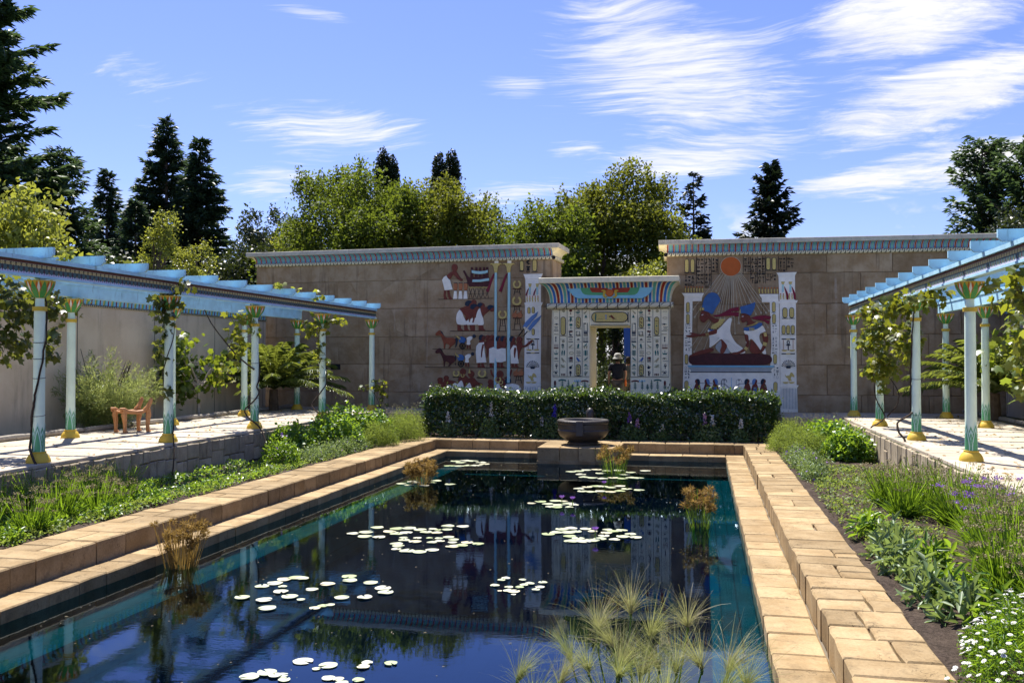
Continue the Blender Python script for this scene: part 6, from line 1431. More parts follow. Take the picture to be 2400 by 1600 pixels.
# ---------------------------------------------------------------- garden beds
def zb(): return Z_BED
for i, (x, y, h) in enumerate([(-9.0, 9.9, .62), (-8.45, 10.3, .58), (-9.3, 10.7, .7), (-8.7, 11.1, .66), (-9.4, 11.6, .7), (-8.55, 11.7, .55), (-9.05, 12.2, .68), (-9.5, 12.6, .6), (-8.7, 12.5, .42), (-9.2, 13.2, .62), (-9.35, 9.2, .7), (-8.5, 9.4, .55)]):
    statice('upright green statice with faded purple heads in the left bed', x, y, Z_BED, h, 130, .42, 'statice plants in the left bed', F_DULL)
for i in range(17):
    x, y = NR.uniform(-9.4, -8.1), NR.uniform(9.2, 13.3); leafy_shrub('seedling', 'low bright leafy seedling in the left statice bed', 'plant', x, y, Z_BED, .18, .18, .20, 170, .07, L_MINT, 'leafy seedlings in the left bed', T_LONG, .4)
def cover(name, label, boxes, n, leaf, mat, h=.09, tm=T_LEAF):
    P = []
    for (x0, x1, y0, y1, w) in boxes:
        m = int(n * w); k = max(8, m // 26); c = np.stack([NR.uniform(x0, x1, k), NR.uniform(y0, y1, k)], 1); q = c[NR.integers(k, size=m)] + NR.normal(size=(m, 2)) * .09
        q = q[(q[:, 0] > x0 - .05) & (q[:, 0] < x1 + .05)]; P.append(np.column_stack([q, Z_BED + .03 + NR.random(len(q)) ** 1.6 * h]))
    P = np.concatenate(P); o = leaf_cloud(name, P, np.tile(UPV, (len(P), 1)), leaf, mat, None, tm, .6, 1.2, .2); return tag(o, label, 'ground cover', kind='stuff')
cover('ground_cover', 'sparse low green weeds on the dark soil of the left bed', [(-9.65, -8.05, 13.2, 17.5, .6), (-9.6, -8.05, 9., 13.2, .4)], 6500, .055, L_MINT)
cover('ground_cover', 'light green carpet of small leaves along the left coping', [(-8.5, -8.02, 9., 19., 1.)], 3200, .05, L_FENN, .07, T_LONG)
cover('ground_cover', 'patchy low green weeds on the soil of the right bed', [(1.85, 3.55, 15.0, 19.6, .55), (1.8, 2.9, 10.5, 15., .45)], 5200, .05, L_FENN, .08)
leafy_shrub('ruellia_shrub', 'dark small leaved shrub dotted with violet flowers beside the left coping', 'shrub', -8.55, 17.6, Z_BED, .42, .38, .55, 1500, .075, L_MINT, None, T_LONG, .35, .6, (F_PUR, 14, .05))
for i, (x, y, rx, h) in enumerate([(-8.35, 18.6, .35, .32), (-8.3, 19.4, .4, .34), (-8.25, 20.3, .4, .36), (-8.3, 21.1, .35, .36)]):
    leafy_shrub('silvery_herb', 'low silvery herb spilling along the left coping', 'herb', x, y, Z_BED, rx, .45, h, 900, .06, L_SAGE, 'silvery herbs along the left coping', T_LONG, .32, .8, (F_PUR, 6, .04))
for lab, x, y, rx, ry, h, n in (('lush mint green bush nearest the left terrace edge', -9.25, 19.6, .55, .6, .72, 2400), ('big lush green bush in the middle of the left far bed', -8.9, 21.0, .75, .8, .85, 3800), ('tall lush green bush behind the others in the left far bed', -9.1, 22.4, .75, .8, .98, 3800), ('bright green bush toward the hedge in the left far bed', -8.6, 23.2, .6, .6, .80, 2600)):
    leafy_shrub('mint_bush', lab, 'bush', x, y, Z_BED, rx, ry, h, n, .085, L_MINT, None, T_LEAF, .72, 1.)
for lab, x, y, rx, h in (('feathery pale green bush left of the hedge end', -8.0, 23.6, .62, .72), ('pale yellow green feathery bush touching the hedge corner', -8.15, 24.7, .6, .75), ('soft feathery bush beside the left coping', -8.1, 22.1, .5, .6)):
    leafy_shrub('fennel_bush', lab, 'bush', x, y, Z_BED, rx, rx * 1.1, h, 5200, .055, L_FENN, None, T_LONG, .16, .9)
for lab, x, y in (('grey dry grass tuft left of the hedge', -8.7, 25.2), ('grey dry grass tuft against the left end of the hedge', -8.2, 25.5), ('grey dry grass tuft before the farthest left column', -9.3, 25.3)): grass_tuft('lavender_grass', lab, x, y, Z_BED, 1.15, 170, .35, L_GREY, 'dry grass tufts at the left', .18, .010, L_GREY)
# right bed
for lab, x, y, rx, h in (('feathery pale bush beside the right coping at the far end', 2.05, 22.9, .6, .62), ('pale feathery bush behind the right coping corner', 2.2, 24.2, .6, .66), ('soft feathery bush in the middle of the right far bed', 2.35, 21.7, .6, .58)):
    leafy_shrub('fennel_bush', lab, 'bush', x, y, Z_BED, rx, rx * 1.1, h, 5200, .055, L_FENN, None, T_LONG, .16, .9)
for lab, x, y, rx, h, n in (('lush green bush against the right terrace wall', 3.12, 21.3, .55, .62, 3000), ('second lush green bush behind it by the right terrace', 3.1, 22.6, .6, .70, 3000), ('lush green bush farthest back in the right bed', 2.9, 23.9, .6, .66, 2600)):
    leafy_shrub('mint_bush', lab, 'bush', x, y, Z_BED, rx, rx * 1.1, h, n, .08, L_MINT, None, T_LEAF, .72, 1.)
for i, (x, y, rx, h) in enumerate([(1.98, 20.6, .34, .36), (2.05, 19.6, .36, .34), (2.1, 18.7, .34, .40), (2.0, 17.8, .25, .26)]):
    leafy_shrub('silvery_herb', 'low silvery herb with violet flowers along the right coping', 'herb', x, y, Z_BED, rx, .42, h, 900, .065, L_SAGE, 'silvery herbs along the right coping', T_LONG, .32, .8, (F_PUR, 8, .05))
for lab, x, y in (('grey dry grass tuft right of the hedge', 2.45, 25.3), ('grey dry grass tuft before the farthest right column', 3.2, 25.2), ('grey dry grass tuft nearest the right terrace corner', 3.5, 24.6)): grass_tuft('lavender_grass', lab, x, y, Z_BED, 1.0, 170, .35, L_GREY, 'dry grass tufts at the right', .18, .010, L_GREY)
for i, (x, y, h) in enumerate([(2.75, 14.9, .60), (3.15, 14.3, .72), (2.75, 13.7, .66), (3.3, 13.3, .78), (3.35, 12.3, .75), (3.2, 11.5, .80), (3.1, 10.7, .80), (3.45, 10.9, .75), (3.0, 9.9, .75), (3.4, 10.1, .8), (2.75, 9.4, .6), (3.2, 9.2, .72), (2.95, 8.7, .65)]):
    statice('tall green statice with faded brownish heads in the right bed', x, y, Z_BED, h * 1.15, 150, .34, 'statice plants in the right bed', F_PUR if i == 5 else F_DULL)
for i, (x, y) in enumerate([(2.05, 12.2), (2.15, 11.5), (2.05, 10.9), (2.35, 10.4), (2.0, 10.2), (2.1, 9.6), (2.3, 9.1), (2.0, 8.9), (2.15, 8.4), (2.4, 8.2)]):
    leafy_shrub('sage_plant', 'broad pale leaved sage beside the right coping', 'herb', x, y, Z_BED, .24, .24, .30, 130, .15, L_SAGE if i % 3 else L_MINT, 'sage plants along the right coping', T_LONG, .30, .5)
dz = thing('daisy_bush', 'mound of white daisies in the near right corner', 'flowers', (2.2, 7.1, Z_BED))
P, d = dome(2.28, 6.95, Z_BED, .52, .95, .42, 9000, .05, .3); leaf_cloud('foliage', P, d, .055, L_STAT, dz, T_LONG, .16, .8, .4)
P, d = dome(2.28, 6.95, Z_BED, .54, .97, .47, 330, .04, .96); fl = 9
a = np.arange(fl) * 2 * math.pi / fl
N = unit(d * .5 + UPV + NR.normal(size=d.shape) * .25); S = unit(np.cross(N, rand_unit(len(P)))); T2 = np.cross(N, S)
FP = np.repeat(P + N * .015, fl, 0); FD = (S[:, None] * np.cos(a)[None, :, None] + T2[:, None] * np.sin(a)[None, :, None]).reshape(-1, 3); FN = np.repeat(N, fl, 0)
leaves('petals', FP, FD, FN, .021, .015, T_LEAF, F_WHITE, dz)
leaves('flower_centres', np.repeat(P + N * .018, 3, 0) - FD.reshape(-1, fl, 3)[:, ::3].reshape(-1, 3) * .005, FD.reshape(-1, fl, 3)[:, ::3].reshape(-1, 3), np.repeat(N, 3, 0), .010, .010, T_LEAF, leafmat('daisy_yellow', [G(.55, .40, .05), G(.6, .45, .08)], (.5, .4, .05), .1), dz)

# ---------------------------------------------------------------- terrace plants and vines
p = on_z(466, 977, 0); fx, fy = p[0], p[1]
ft = thing('fig_tree', 'small fig tree with pale trunk behind the left pergola', 'tree', (fx, fy, -.05)); b = MB()
tr = limb(b, (fx, fy, -.1), (fx - .05, fy, 1.0), .06, .045, 0, 4, .03); tips = []
for k in range(12):
    a = RND.uniform(0, 6.28); q = (fx + math.cos(a) * RND.uniform(.4, 1.1), fy + math.sin(a) * RND.uniform(.3, .9), RND.uniform(.8, 2.1)); limb(b, (fx - .03, fy, RND.uniform(.6, 1.)), q, .028, .008, .06, 4, .06); tips.append(q)
b.build('trunk', FIGB, ft, smooth=True); P = np.concatenate([np.array(q) + NR.normal(size=(62, 3)) * [.22, .22, .2] for q in tips]); leaf_cloud('crown', P, unit(P - [fx, fy, 1.3]), .17, L_FIG, ft, T_VINE, .85, .6, .4, hang=.3)
p = on_z(232, 1008, 0); sx, sy = p[0] - .25, p[1] + .55
tm = thing('feathery_shrub', 'big feathery grey green shrub behind the carved chair', 'shrub', (sx, sy, -.05)); P = []; Dd = []
for k in range(96):
    a = RND.uniform(0, 6.28); R_ = RND.uniform(.2, 1.35); top_ = np.array([sx + math.cos(a) * R_, sy + math.sin(a) * R_ * .8, RND.uniform(.5, 2.05) * (1 - .28 * R_)]); m = 230; s = NR.random(m) ** .8
    st = np.array([sx + math.cos(a) * .1, sy + math.sin(a) * .1, 0]); c = st + (top_ - st) * s[:, None] + NR.normal(size=(m, 3)) * (.05 + .10 * (1 - s))[:, None]; P.append(c); Dd.append((top_ - st) * .5 + NR.normal(size=(m, 3)) * .6)
P = np.concatenate(P); Dd = np.concatenate(Dd); leaves('foliage', P, Dd, rand_unit(len(P)), .13, .014, T_LEAF, L_TAM, tm)
b = MB()
for k in range(14): a = RND.uniform(0, 6.28); limb(b, (sx, sy, -.05), (sx + math.cos(a) * .6, sy + math.sin(a) * .5, RND.uniform(.9, 1.9)), .02, .005, 0, 4, .04)
b.build('stems', VINEB, tm)
def palm(label, x, y, z0, n, L, hz):
    root = thing('palm', label, 'palm', (x, y, 0)); b = MB(); limb(b, (x, y, -.05), (x, y, z0), .16, .13, 0, 4, .01, 9); b.build('trunk', BARK, root); rb = MB(); P = []; D = []; Nn = []
    for k in range(n):
        a = k * 2.399; el = .45 + 1.05 * (k / n); o = np.array([math.cos(a), math.sin(a), 0]); tg = np.array([-o[1], o[0], 0]); pts = []
        for s in np.linspace(0, 1, 12): pts.append(np.array([x, y, z0]) + o * L * math.cos(el) * s * 1.0 + o * L * .25 * s * s + UPV * (L * math.sin(el) * s - L * .55 * s * s * (1.0 - .30 * el)))
        rb.tube([tuple(q) for q in pts], [.014 * (1 - .7 * i / 11) for i in range(12)], 4); pts = np.array(pts)
        for sg in (-1, 1):
            m = 52; s = np.linspace(.12, .99, m); c = np.stack([np.interp(s * 11, range(12), pts[:, i]) for i in range(3)], 1); fw = unit(np.gradient(c, axis=0))
            P.append(c); D.append(tg * sg * .9 + fw * .75 - UPV * .35 + NR.normal(size=(m, 3)) * .08); Nn.append(np.tile(UPV, (m, 1)))
    rb.build('frond_stalks', L_PALM, root); P = np.concatenate(P); leaves('leaflets', P, np.concatenate(D), np.concatenate(Nn) + NR.normal(size=P.shape) * .2, .34 * (.7 + .4 * NR.random(len(P))), .020, T_LONG, L_PALM, root)
p = on_z(652, 962, 0); palm('feathery palm at the far left corner of the court', -13.0, 26.2, .65, 40, 2.1, 1)
palm('feathery palm at the far right behind the pergola', 7.4, 25.8, .7, 38, 2.1, 1)
# right hand fig mass
fg = thing('fig_tree', 'big fig tree with large leaves behind the right pergola', 'tree', (7.75, 21.5, -.05)); b = MB(); tips = []
for k in range(26):
    q = (RND.uniform(6.95, 8.4), RND.uniform(16.5, 23.6), RND.uniform(.55, 2.75)); limb(b, (7.9, q[1] + RND.uniform(-.4, .4), -.05), q, .05, .01, .08, 5, .05); tips.append(q)
b.build('trunk', FIGB, fg, smooth=True); P = np.concatenate([np.array(q) + NR.normal(size=(95, 3)) * [.34, .42, .32] for q in tips]); leaf_cloud('crown', P, np.tile([-.6, -.5, .5], (len(P), 1)), .21, L_FIG, fg, T_VINE, .85, .7, .4, hang=.3)
XL, XR = -10.05, 4.10
def col_stem(x, y, z0, z1, side=1, turns=1.2, ph=0.):
    return [(x + .105 * math.cos(ph + turns * 6.283 * s), y + .105 * math.sin(ph + turns * 6.283 * s), z0 + (z1 - z0) * s) for s in np.linspace(0, 1, 12)]
def P3(px, py, Y): return tuple(on_y(px, py, Y))
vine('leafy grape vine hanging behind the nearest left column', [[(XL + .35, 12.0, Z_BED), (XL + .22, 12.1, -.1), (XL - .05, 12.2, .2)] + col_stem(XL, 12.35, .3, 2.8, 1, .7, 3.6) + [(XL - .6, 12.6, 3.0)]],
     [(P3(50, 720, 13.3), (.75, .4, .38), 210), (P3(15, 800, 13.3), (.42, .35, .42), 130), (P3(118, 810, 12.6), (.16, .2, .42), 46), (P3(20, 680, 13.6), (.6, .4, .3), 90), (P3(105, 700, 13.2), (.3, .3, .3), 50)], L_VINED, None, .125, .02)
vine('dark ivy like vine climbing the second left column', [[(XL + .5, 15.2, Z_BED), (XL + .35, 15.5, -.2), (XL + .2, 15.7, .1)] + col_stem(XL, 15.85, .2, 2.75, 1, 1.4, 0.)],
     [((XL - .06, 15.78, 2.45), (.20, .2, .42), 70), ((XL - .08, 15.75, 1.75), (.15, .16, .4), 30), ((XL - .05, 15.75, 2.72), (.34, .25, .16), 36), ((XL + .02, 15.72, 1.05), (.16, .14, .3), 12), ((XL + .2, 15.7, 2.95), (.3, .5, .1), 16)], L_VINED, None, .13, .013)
vine('winding bare vine with yellow leaves on the third left column', [[(XL + .75, 18.6, Z_BED), (XL + .55, 18.8, -.3), (XL + .3, 19.0, .05), (XL - .05, 19.1, .25), (XL - .22, 19.2, .42), (XL + .02, 19.15, .6), (XL + .16, 19.2, .8)] + col_stem(XL, 19.3, .95, 2.8, 1, .8, -.6) + [(XL - .1, 19.0, 3.1), (XL - .5, 18.0, 3.2)], [(XL + .1, 19.2, 1.3), (XL - .4, 19.1, 1.7), (XL - .75, 18.8, 2.3), (XL - .9, 18.6, 2.75)]],
     [((XL - .42, 19.2, 1.95), (.28, .3, .45), 60), ((XL - .3, 19.2, 2.55), (.4, .3, .25), 34), ((XL - .7, 19.2, 1.2), (.2, .3, .3), 24), ((XL + .05, 19.2, 2.3), (.15, .2, .4), 12)], L_VINE, None, .125, .02)
vine('vine with brownish leaves on the fourth left column', [[(XL + .5, 22.4, Z_BED), (XL + .3, 22.6, .0), (XL - .2, 22.8, .35), (XL - .1, 22.95, .6), (XL + .18, 23.0, .9)] + col_stem(XL, 23.1, 1.1, 2.8, 1, .6, 0)],
     [((XL - .2, 23.0, 2.45), (.38, .3, .3), 70), ((XL - .12, 23.0, 1.8), (.16, .2, .45), 30), ((XL + .42, 23.0, 2.6), (.4, .25, .14), 26), ((XL + .06, 23.0, 1.35), (.14, .15, .3), 12)], L_VINE, None, .125, .018)
vine('small autumn tinted rose on the fifth left column', [[(XL + .55, 26.3, Z_BED), (XL + .45, 26.4, .1), (XL + .25, 26.5, .55), (XL - .1, 26.6, .75)], [(XL + .45, 26.4, .1), (XL + .55, 26.4, .6), (XL + .5, 26.4, .9)]], [((XL + .35, 26.45, .75), (.28, .2, .22), 46), ((XL - .1, 26.5, .72), (.2, .15, .1), 10), ((XL + .5, 26.4, .3), (.16, .15, .3), 26)], L_VINE, None, .10, .01)
for lab, px, py, Y, n in (('vine sprig on the rafters nearest the left yellow saplings', 300, 622, 15.2, 22), ('vine sprig on the rafters above the fourth left column', 652, 668, 20.6, 12), ('small vine sprig right of the middle on the left rafters', 742, 694, 22.2, 14), ('vine sprig on the left rafters beside the pylon corner', 690, 678, 21.3, 8), ('vine sprig at the nearest left rafter end', 150, 600, 13.2, 16)):
    c = P3(px, py, Y); vine(lab, [[(c[0] - .4, c[1], 3.33), (c[0], c[1], 3.36), (c[0] + .15, c[1], c[2])]], [(c, (.2, .15, .12), n)], L_LIME, None, .12, .008)
vine('big leafy grape vine between the second and third right columns', [[(XR - .55, 18.3, Z_BED), (XR - .45, 18.5, -.3), (XR - .28, 18.8, .02), (XR - .42, 18.9, .2), (XR - .40, 19.0, .38), (XR - .1, 19.15, .52)] + col_stem(XR, 19.25, .55, 2.8, 1, .3, 2.6)],
     [(P3(2110, 720, 19.6), (.5, .4, .25), 150), (P3(2062, 775, 21.), (.40, .4, .35), 170), (P3(2130, 800, 19.8), (.32, .3, .42), 150), (P3(2080, 850, 20.6), (.42, .35, .35), 150), (P3(2150, 700, 18.6), (.32, .3, .22), 60), (P3(2190, 690, 17.8), (.3, .3, .22), 50)], L_VINE, None, .125, .022)
vine('vine winding low and hanging from the third right column', [[(XR - .6, 22.2, Z_BED), (XR - .35, 22.3, .02), (XR - .1, 22.6, .1), (XR + .1, 22.85, .25), (XR - .1, 22.9, .6), (XR - .15, 22.9, 1.)] + col_stem(XR, 23.05, 1.05, 2.8, 1, .5, 3.), [(XR + .1, 22.85, .2), (XR + .35, 22.8, .5), (XR + .4, 22.85, .8), (XR + .1, 22.9, 1.3)]],
     [(P3(2050, 730, 22.8), (.42, .35, .3), 110), (P3(2035, 800, 22.8), (.4, .35, .3), 110), (P3(2060, 870, 22.6), (.35, .3, .22), 70), (P3(2070, 900, 22.4), (.15, .2, .2), 20), (P3(2035, 870, 22.8), (.2, .2, .12), 18)], L_VINE, None, .125, .018)
vine('large leaved grape vine entering at the right edge', [[(3.85, 12.6, Z_BED), (4.2, 12.9, .3), (4.6, 13.2, .7), (4.9, 13.3, 1.5), (5.0, 13.3, 2.8)], [(3.8, 12.2, Z_BED), (4.3, 12.6, .0), (4.9, 13.0, .6)]],
     [(P3(2405, 660, 13.0), (.22, .3, .28), 46), (P3(2395, 740, 13.2), (.25, .3, .25), 34), (P3(2360, 700, 14.), (.25, .3, .2), 26), (P3(2400, 830, 14.), (.24, .3, .3), 34), (P3(2400, 910, 14.5), (.2, .3, .15), 16), (P3(2320, 665, 15.0), (.22, .2, .1), 14)], L_VINE, None, .135, .02)

# ---------------------------------------------------------------- pool plants
def papyrus_small(label, px, py, h, rx, n, hs, mat=L_UMB):
    p = on_z(px, py, Z_WAT); x, y = p[0], p[1]; root = thing('papyrus_clump', label, 'water plant', (x, y, Z_WAT)); a = NR.uniform(0, 6.283, n); rr = rx * .45 * NR.random(n) ** .5
    P = np.stack([x + rr * np.cos(a), y + rr * np.sin(a), np.full(n, Z_WAT - .25)], 1); D = np.stack([np.cos(a) * rx * .45, np.sin(a) * rx * .45, np.full(n, h + .2)], 1) + NR.normal(size=(n, 3)) * .05
    o, tips = ribbons('stems', P, D, (h + .25) * (.62 + .42 * NR.random(n)), .009, L_UMB if n > 80 else L_STAT, root, .03, 4, taper=.6)
    q = 60; tp_ = tips[NR.permutation(n)[:max(14, min(46, int(n * .4)))]]; k = len(tp_); d = rand_unit(k * q); d[:, 2] = d[:, 2] * .75 + .15; leaves('umbels', np.repeat(tp_, q, 0) + d * hs * .25, d, rand_unit(k * q), hs * (.6 + .5 * NR.random(k * q)), hs * .16, T_LEAF, mat, root); return root
papyrus_small('brown headed papyrus clump at the left pool edge near the camera', 424, 1328, .60, .30, 150, .062)
papyrus_small('brown headed papyrus clump standing in the far left lily pads', 985, 1134, .48, .34, 110, .088)
papyrus_small('brown headed papyrus clump before the pedestal among lily pads', 1440, 1110, .62, .42, 70, .095)
papyrus_small('sparse brown headed papyrus clump at the right side of the pool', 1640, 1236, .62, .27, 60, .085)
# tall green papyrus in the foreground
def papyrus_tall(label, heads, base):
    root = thing('papyrus_clump', label, 'water plant', base); b = MB(); P = []; D = []; Ls = []
    for (px, py, Y, sz) in heads:
        c = np.array(P3(px, py, Y)); q = (base[0] + (c[0] - base[0]) * .55, base[1] + (c[1] - base[1]) * .4 - .02, Z_WAT - .3); limb(b, q, c, .009, .006, 0, 5, .012, 6)
        m = 150; sp_ = RND.uniform(.20, .46); d = np.stack([NR.normal(size=m) * sp_ + RND.uniform(-.35, .35), NR.normal(size=m) * sp_ + RND.uniform(-.3, .3), .7 + NR.random(m) * .6], 1); P.append(np.repeat(c[None], m, 0)); D.append(d); Ls.append(sz * (.6 + .5 * NR.random(m)))
        b.lathe([(.008, -.03), (.012, 0), (.007, .04)], 6, tuple(c))
    b.build('stems', L_STAT, root, smooth=True); P = np.concatenate(P); ribbons('rays', P, np.concatenate(D), np.concatenate(Ls) * (.7 + .85 * NR.random(len(P))), .0026, L_PAPY, root, .5 * NR.random(len(P)) ** 1.2 + .02, 6, taper=.35, rnd=np.clip(np.repeat(NR.random(len(P) // 150 + 1), 150)[:len(P)] * .8 + NR.normal(size=len(P)) * .16, 0, 1))
papyrus_tall('tall fine rayed green papyrus clump in the foreground of the pool', [(1478, 1440, 7.0, .33), (1524, 1500, 6.8, .34), (1400, 1480, 6.9, .33), (1612, 1470, 6.9, .30), (1212, 1600, 6.5, .30), (1310, 1610, 6.4, .34), (1450, 1590, 6.5, .36), (1380, 1575, 6.6, .33), (1585, 1580, 6.6, .35), (1645, 1570, 6.6, .36), (1705, 1578, 6.6, .34), (1500, 1640, 6.3, .34), (1250, 1650, 6.3, .32), (1560, 1650, 6.3, .34), (1418, 1660, 6.3, .34), (1690, 1640, 6.4, .32), (1340, 1555, 6.7, .3), (1750, 1610, 6.5, .3), (1455, 1560, 6.7, .33), (1545, 1570, 6.7, .33), (1500, 1585, 6.6, .33), (1440, 1520, 6.8, .3)], (-.45, 6.5, Z_WAT))
# lily pads
def pad_mesh(seed):
    r = random.Random(seed); b = MB(); n = 22; gap = .20; c = b.vs([(0, 0, .004)]); V = []
    for i in range(n + 1):
        a = gap + (2 * math.pi - 2 * gap) * i / n; rr = 1 + r.uniform(-.02, .02); V.append((rr * math.cos(a), rr * math.sin(a), .012 + .06 * max(0, math.sin(a * 2 + seed)) ** 2))
    s = b.vs(V); s2 = b.vs([(x * .985, y * .985, z - .035) for x, y, z in V]); c2 = b.vs([(0, 0, -.03)])
    for i in range(n): b.face((c, s + i, s + i + 1)); b.face((s + i, s2 + i, s2 + i + 1, s + i + 1)); b.face((c2, s2 + i + 1, s2 + i))
    b.face((c, c2, s2, s)); b.face((c, s + n, s2 + n, c2))
    me = b.mesh('lily_pad', L_PAD); at = me.attributes.new('rnd', 'FLOAT', 'FACE'); at.data.foreach_set('value', [r.random()] * len(me.polygons)); return me
PADS = [pad_mesh(k) for k in range(8)]
npad = [0]
def pad(px, py, wpx, label, group):
    p = on_z(px, py, Z_WAT); dpt = (CM.T @ (p - np.array([0, 0, EYE])))[2]; r = wpx / 2 * dpt / F_PX
    o = bpy.data.objects.new('lily_pad', PADS[npad[0] % 8]); link(o, None, (p[0], p[1], Z_WAT + .006 + (npad[0] % 9) * .0011)); npad[0] += 1
    o.scale = (r, r, max(.06, r)); o.rotation_euler = (0, 0, RND.uniform(0, 6.283)); tag(o, label, 'lily pad', group)
def padset(view, pts, label, group):
    x0, y0, k = view
    for x, y, w in pts: pad(x0 + x / k, y0 + y / k, w / k, label, group)
A_ = (500, 1150, 2.94)
padset(A_, [(618, 1175, 140), (710, 1228, 60), (790, 1205, 130), (1060, 1187, 78), (1033, 1215, 90), (1222, 1192, 90), (247, 1287, 135), (370, 1258, 135), (425, 1278, 90), (468, 1272, 95), (488, 1303, 85), (795, 1293, 95), (862, 1300, 80), (1000, 1307, 85), (885, 1330, 90)], 'pale lily pad in the loose drift nearest the camera', 'lily pads nearest the camera')
padset(A_, [(200, 738, 105), (348, 756, 112), (370, 814, 122), (335, 658, 98), (425, 638, 108), (490, 612, 100), (565, 600, 95), (612, 606, 92), (478, 663, 62), (466, 698, 102), (528, 733, 114), (605, 755, 60), (680, 680, 88), (788, 643, 104), (937, 592, 104), (940, 620, 102), (1083, 636, 102), (1168, 674, 114), (1187, 703, 110), (885, 740, 104), (1043, 738, 104), (700, 808, 78), (750, 795, 70), (805, 787, 64)], 'pale lily pad in the scattered group left of the pool centre', 'scattered lily pads left of the pool centre')
padset(A_, [(1128, 255, 92), (960, 297, 82), (1050, 288, 100), (1045, 318, 100), (1140, 323, 90), (1215, 285, 90), (1262, 262, 95), (1345, 258, 100), (1262, 297, 95), (1330, 290, 90), (1425, 270, 90), (1465, 287, 85), (1512, 266, 60), (1540, 293, 78), (1548, 273, 50), (1616, 243, 92), (1610, 268, 75), (1718, 247, 88), (1310, 325, 62), (1315, 342, 80), (1405, 328, 60), (1390, 353, 90), (1490, 329, 48), (1505, 360, 70), (1555, 328, 60), (1560, 347, 70), (1620, 320, 80), (1655, 338, 75), (1648, 358, 66), (1750, 359, 85), (1825, 369, 82), (1260, 370, 92), (1275, 385, 86), (1260, 402, 70), (1335, 415, 110), (1418, 422, 104), (1508, 410, 96), (1645, 386, 95), (1710, 379, 90)], 'pale lily pad in the ring shaped raft at the pool centre', 'lily pads in the ring shaped raft')
padset(A_, [(1940, 656, 66), (1985, 619, 56), (2015, 607, 62), (2130, 613, 52), (2035, 665, 62), (2030, 690, 70), (2070, 695, 90), (2110, 667, 60), (2140, 652, 60), (2180, 643, 68), (2250, 668, 66), (2222, 686, 58), (2270, 631, 64), (2067, 716, 36), (1972, 692, 34)], 'small pale lily pad in the little group right of centre', 'small lily pads right of the pool centre')
B_ = (1100, 1150, 2.94)
padset(B_, [(545, 300, 95), (600, 290, 90), (640, 268, 95), (700, 262, 90), (680, 290, 100), (735, 285, 80), (800, 262, 80), (850, 280, 70), (690, 315, 90), (750, 330, 90), (700, 350, 100), (790, 350, 110), (850, 345, 100), (900, 335, 90), (925, 315, 80), (945, 290, 80), (990, 280, 80), (950, 270, 70), (1050, 275, 85), (1000, 338, 78), (1060, 318, 95), (1110, 302, 80), (1145, 325, 85)], 'pale lily pad in the flowering raft right of the pool centre', 'lily pads in the flowering raft')
padset(B_, [(430, 90, 60), (490, 75, 80), (540, 92, 80), (590, 70, 80), (560, 112, 76), (620, 100, 90), (680, 90, 80), (720, 100, 70), (650, 75, 60), (600, 117, 80), (690, 112, 60)], 'pale lily pad in the small raft before the pedestal clump', 'lily pads in the small middle raft')
C_ = (800, 860, 2.138)
padset(C_, [(x, y, 56) for x, y in ((575, 472), (620, 470), (660, 472), (600, 480), (700, 480), (715, 488), (540, 497), (590, 498), (640, 494), (680, 494))], 'pale lily pad in the farthest raft at the back left', 'lily pads in the farthest left raft')
padset(C_, [(x, y, 54) for x, y in ((300, 585), (340, 592), (380, 582), (415, 595), (450, 582), (475, 572), (545, 590), (355, 575))], 'pale lily pad around the far left papyrus', 'lily pads around the far left papyrus')
padset(C_, [(x, y, 54) for x, y in ((1150, 525), (1190, 522), (1230, 517), (1280, 515), (1330, 522), (1390, 520), (1450, 530), (1523, 522), (1215, 552), (1260, 556), (1310, 560), (1360, 556), (1410, 560), (1450, 556), (1490, 558), (1200, 540), (1300, 535), (1420, 540))], 'pale lily pad around the papyrus before the pedestal', 'lily pads around the pedestal papyrus')
padset(C_, [(x, y, 56) for x, y in ((1190, 610), (1230, 602), (1270, 598), (1310, 600), (1350, 605), (1395, 598), (1210, 625), (1255, 628), (1300, 622), (1350, 626), (1395, 622), (1430, 612), (1493, 618))], 'pale lily pad in the raft just below the bowl', 'lily pads in the raft below the bowl')
n_ = 420; P = np.stack([NR.uniform(X_LL + .05, X_LR - .05, n_), NR.uniform(6.5, 23.3, n_), np.full(n_, Z_WAT + .004)], 1)
tag(leaves('floating_debris', P, np.stack([NR.normal(size=n_), NR.normal(size=n_), NR.normal(size=n_) * .05], 1), np.tile(UPV, (n_, 1)), .02 + .025 * NR.random(n_) ** 3, .011, T_LEAF, L_GREY), 'tiny pale leaf scraps floating across the pool', 'leaf debris', kind='stuff')
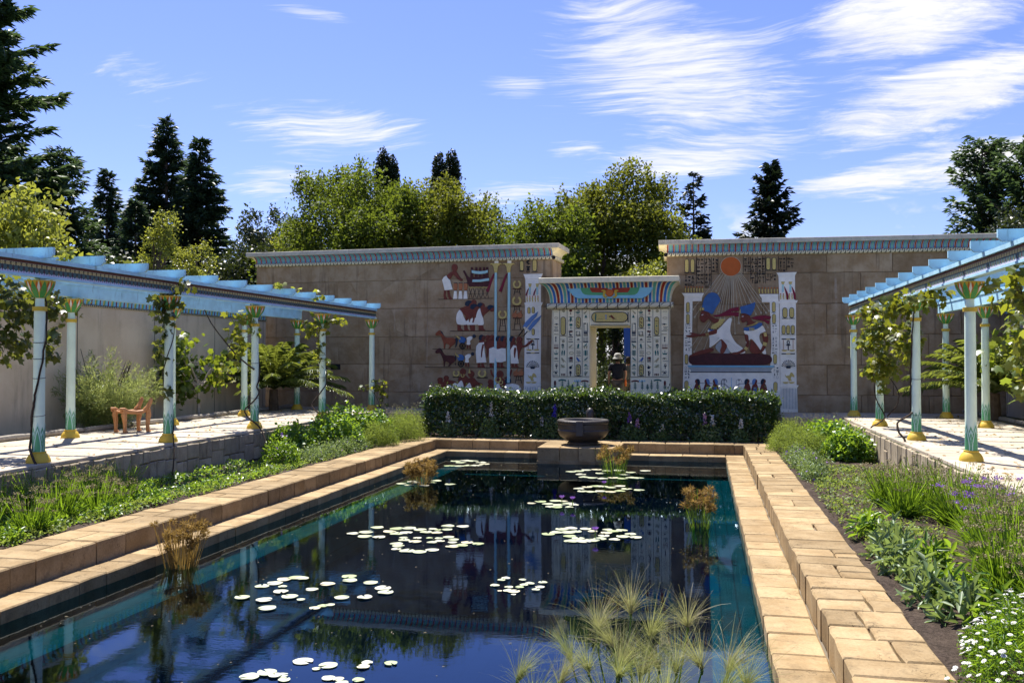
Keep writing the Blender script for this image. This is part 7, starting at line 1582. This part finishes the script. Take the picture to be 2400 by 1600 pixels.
for lab, xa, xb, n_ in (('fallen yellowed leaves scattered over the left terrace', -13.0, X_TL - .1, 240), ('fallen yellowed leaves scattered over the right terrace', X_TR + .1, 7.3, 240)):
    P = np.stack([NR.uniform(xa, xb, n_), NR.uniform(11., 27., n_), np.full(n_, .012)], 1)
    tag(leaves('fallen_leaves', P, np.stack([NR.normal(size=n_), NR.normal(size=n_), NR.normal(size=n_) * .1], 1), np.tile(UPV, (n_, 1)) + NR.normal(size=(n_, 3)) * .2, .06 + .05 * NR.random(n_), .06, T_LEAF, L_UMB), lab, 'leaves', kind='stuff')
def lily(label, px, py):
    p = on_z(px, py, Z_WAT); x, y = p[0], p[1]; root = thing('water_lily', label, 'flower', (x, y, Z_WAT)); b = MB(); limb(b, (x, y, Z_WAT - .05), (x, y, Z_WAT + .12), .008, .008, 0, 2, 0); b.build('stem', L_STAT, root); m = 16; a = np.arange(m) * 6.283 / m
    D = np.stack([np.cos(a) * (.5 + .4 * (np.arange(m) % 2)), np.sin(a) * (.5 + .4 * (np.arange(m) % 2)), np.ones(m)], 1); leaves('petals', np.tile([[x, y, Z_WAT + .11]], (m, 1)), D, np.stack([np.cos(a), np.sin(a), 0 * a], 1) * -1 + UPV * .5, .085, .028, T_LEAF, F_PUR, root)
for lab, px, py in (('violet water lily in the flowering raft', 1395, 1262), ('violet water lily at the right of the small middle raft', 1342, 1186), ('violet water lily at the centre of the small middle raft', 1317, 1183), ('violet water lily in the raft below the bowl', 1416, 1147)): lily(lab, px, py)

for g_ in ('lily pads nearest the camera', 'scattered lily pads left of the pool centre', 'lily pads in the ring shaped raft', 'small lily pads right of the pool centre', 'lily pads in the flowering raft', 'lily pads in the small middle raft', 'lily pads in the farthest left raft', 'lily pads around the far left papyrus', 'lily pads around the pedestal papyrus', 'lily pads in the raft below the bowl'): number_labels(g_, col_px, 'from the left')
for g_ in ('statice plants in the left bed', 'statice plants in the right bed', 'sage plants along the right coping', 'leafy seedlings in the left bed', 'silvery herbs along the left coping', 'silvery herbs along the right coping'): number_labels(g_, lambda o: WL[o.name].y, 'from the camera')
for o in COL.objects:
    if o.parent is not None and o.name.split('.')[0] in ('flower_heads', 'seed_heads', 'blossoms', 'shoots', 'petals', 'flower_centres', 'umbels', 'flowers', 'rays', 'foliage', 'crown', 'leaves', 'leaflets', 'blades', 'stems', 'limbs', 'frond_stalks', 'painted_plants'): o['kind'] = 'stuff'
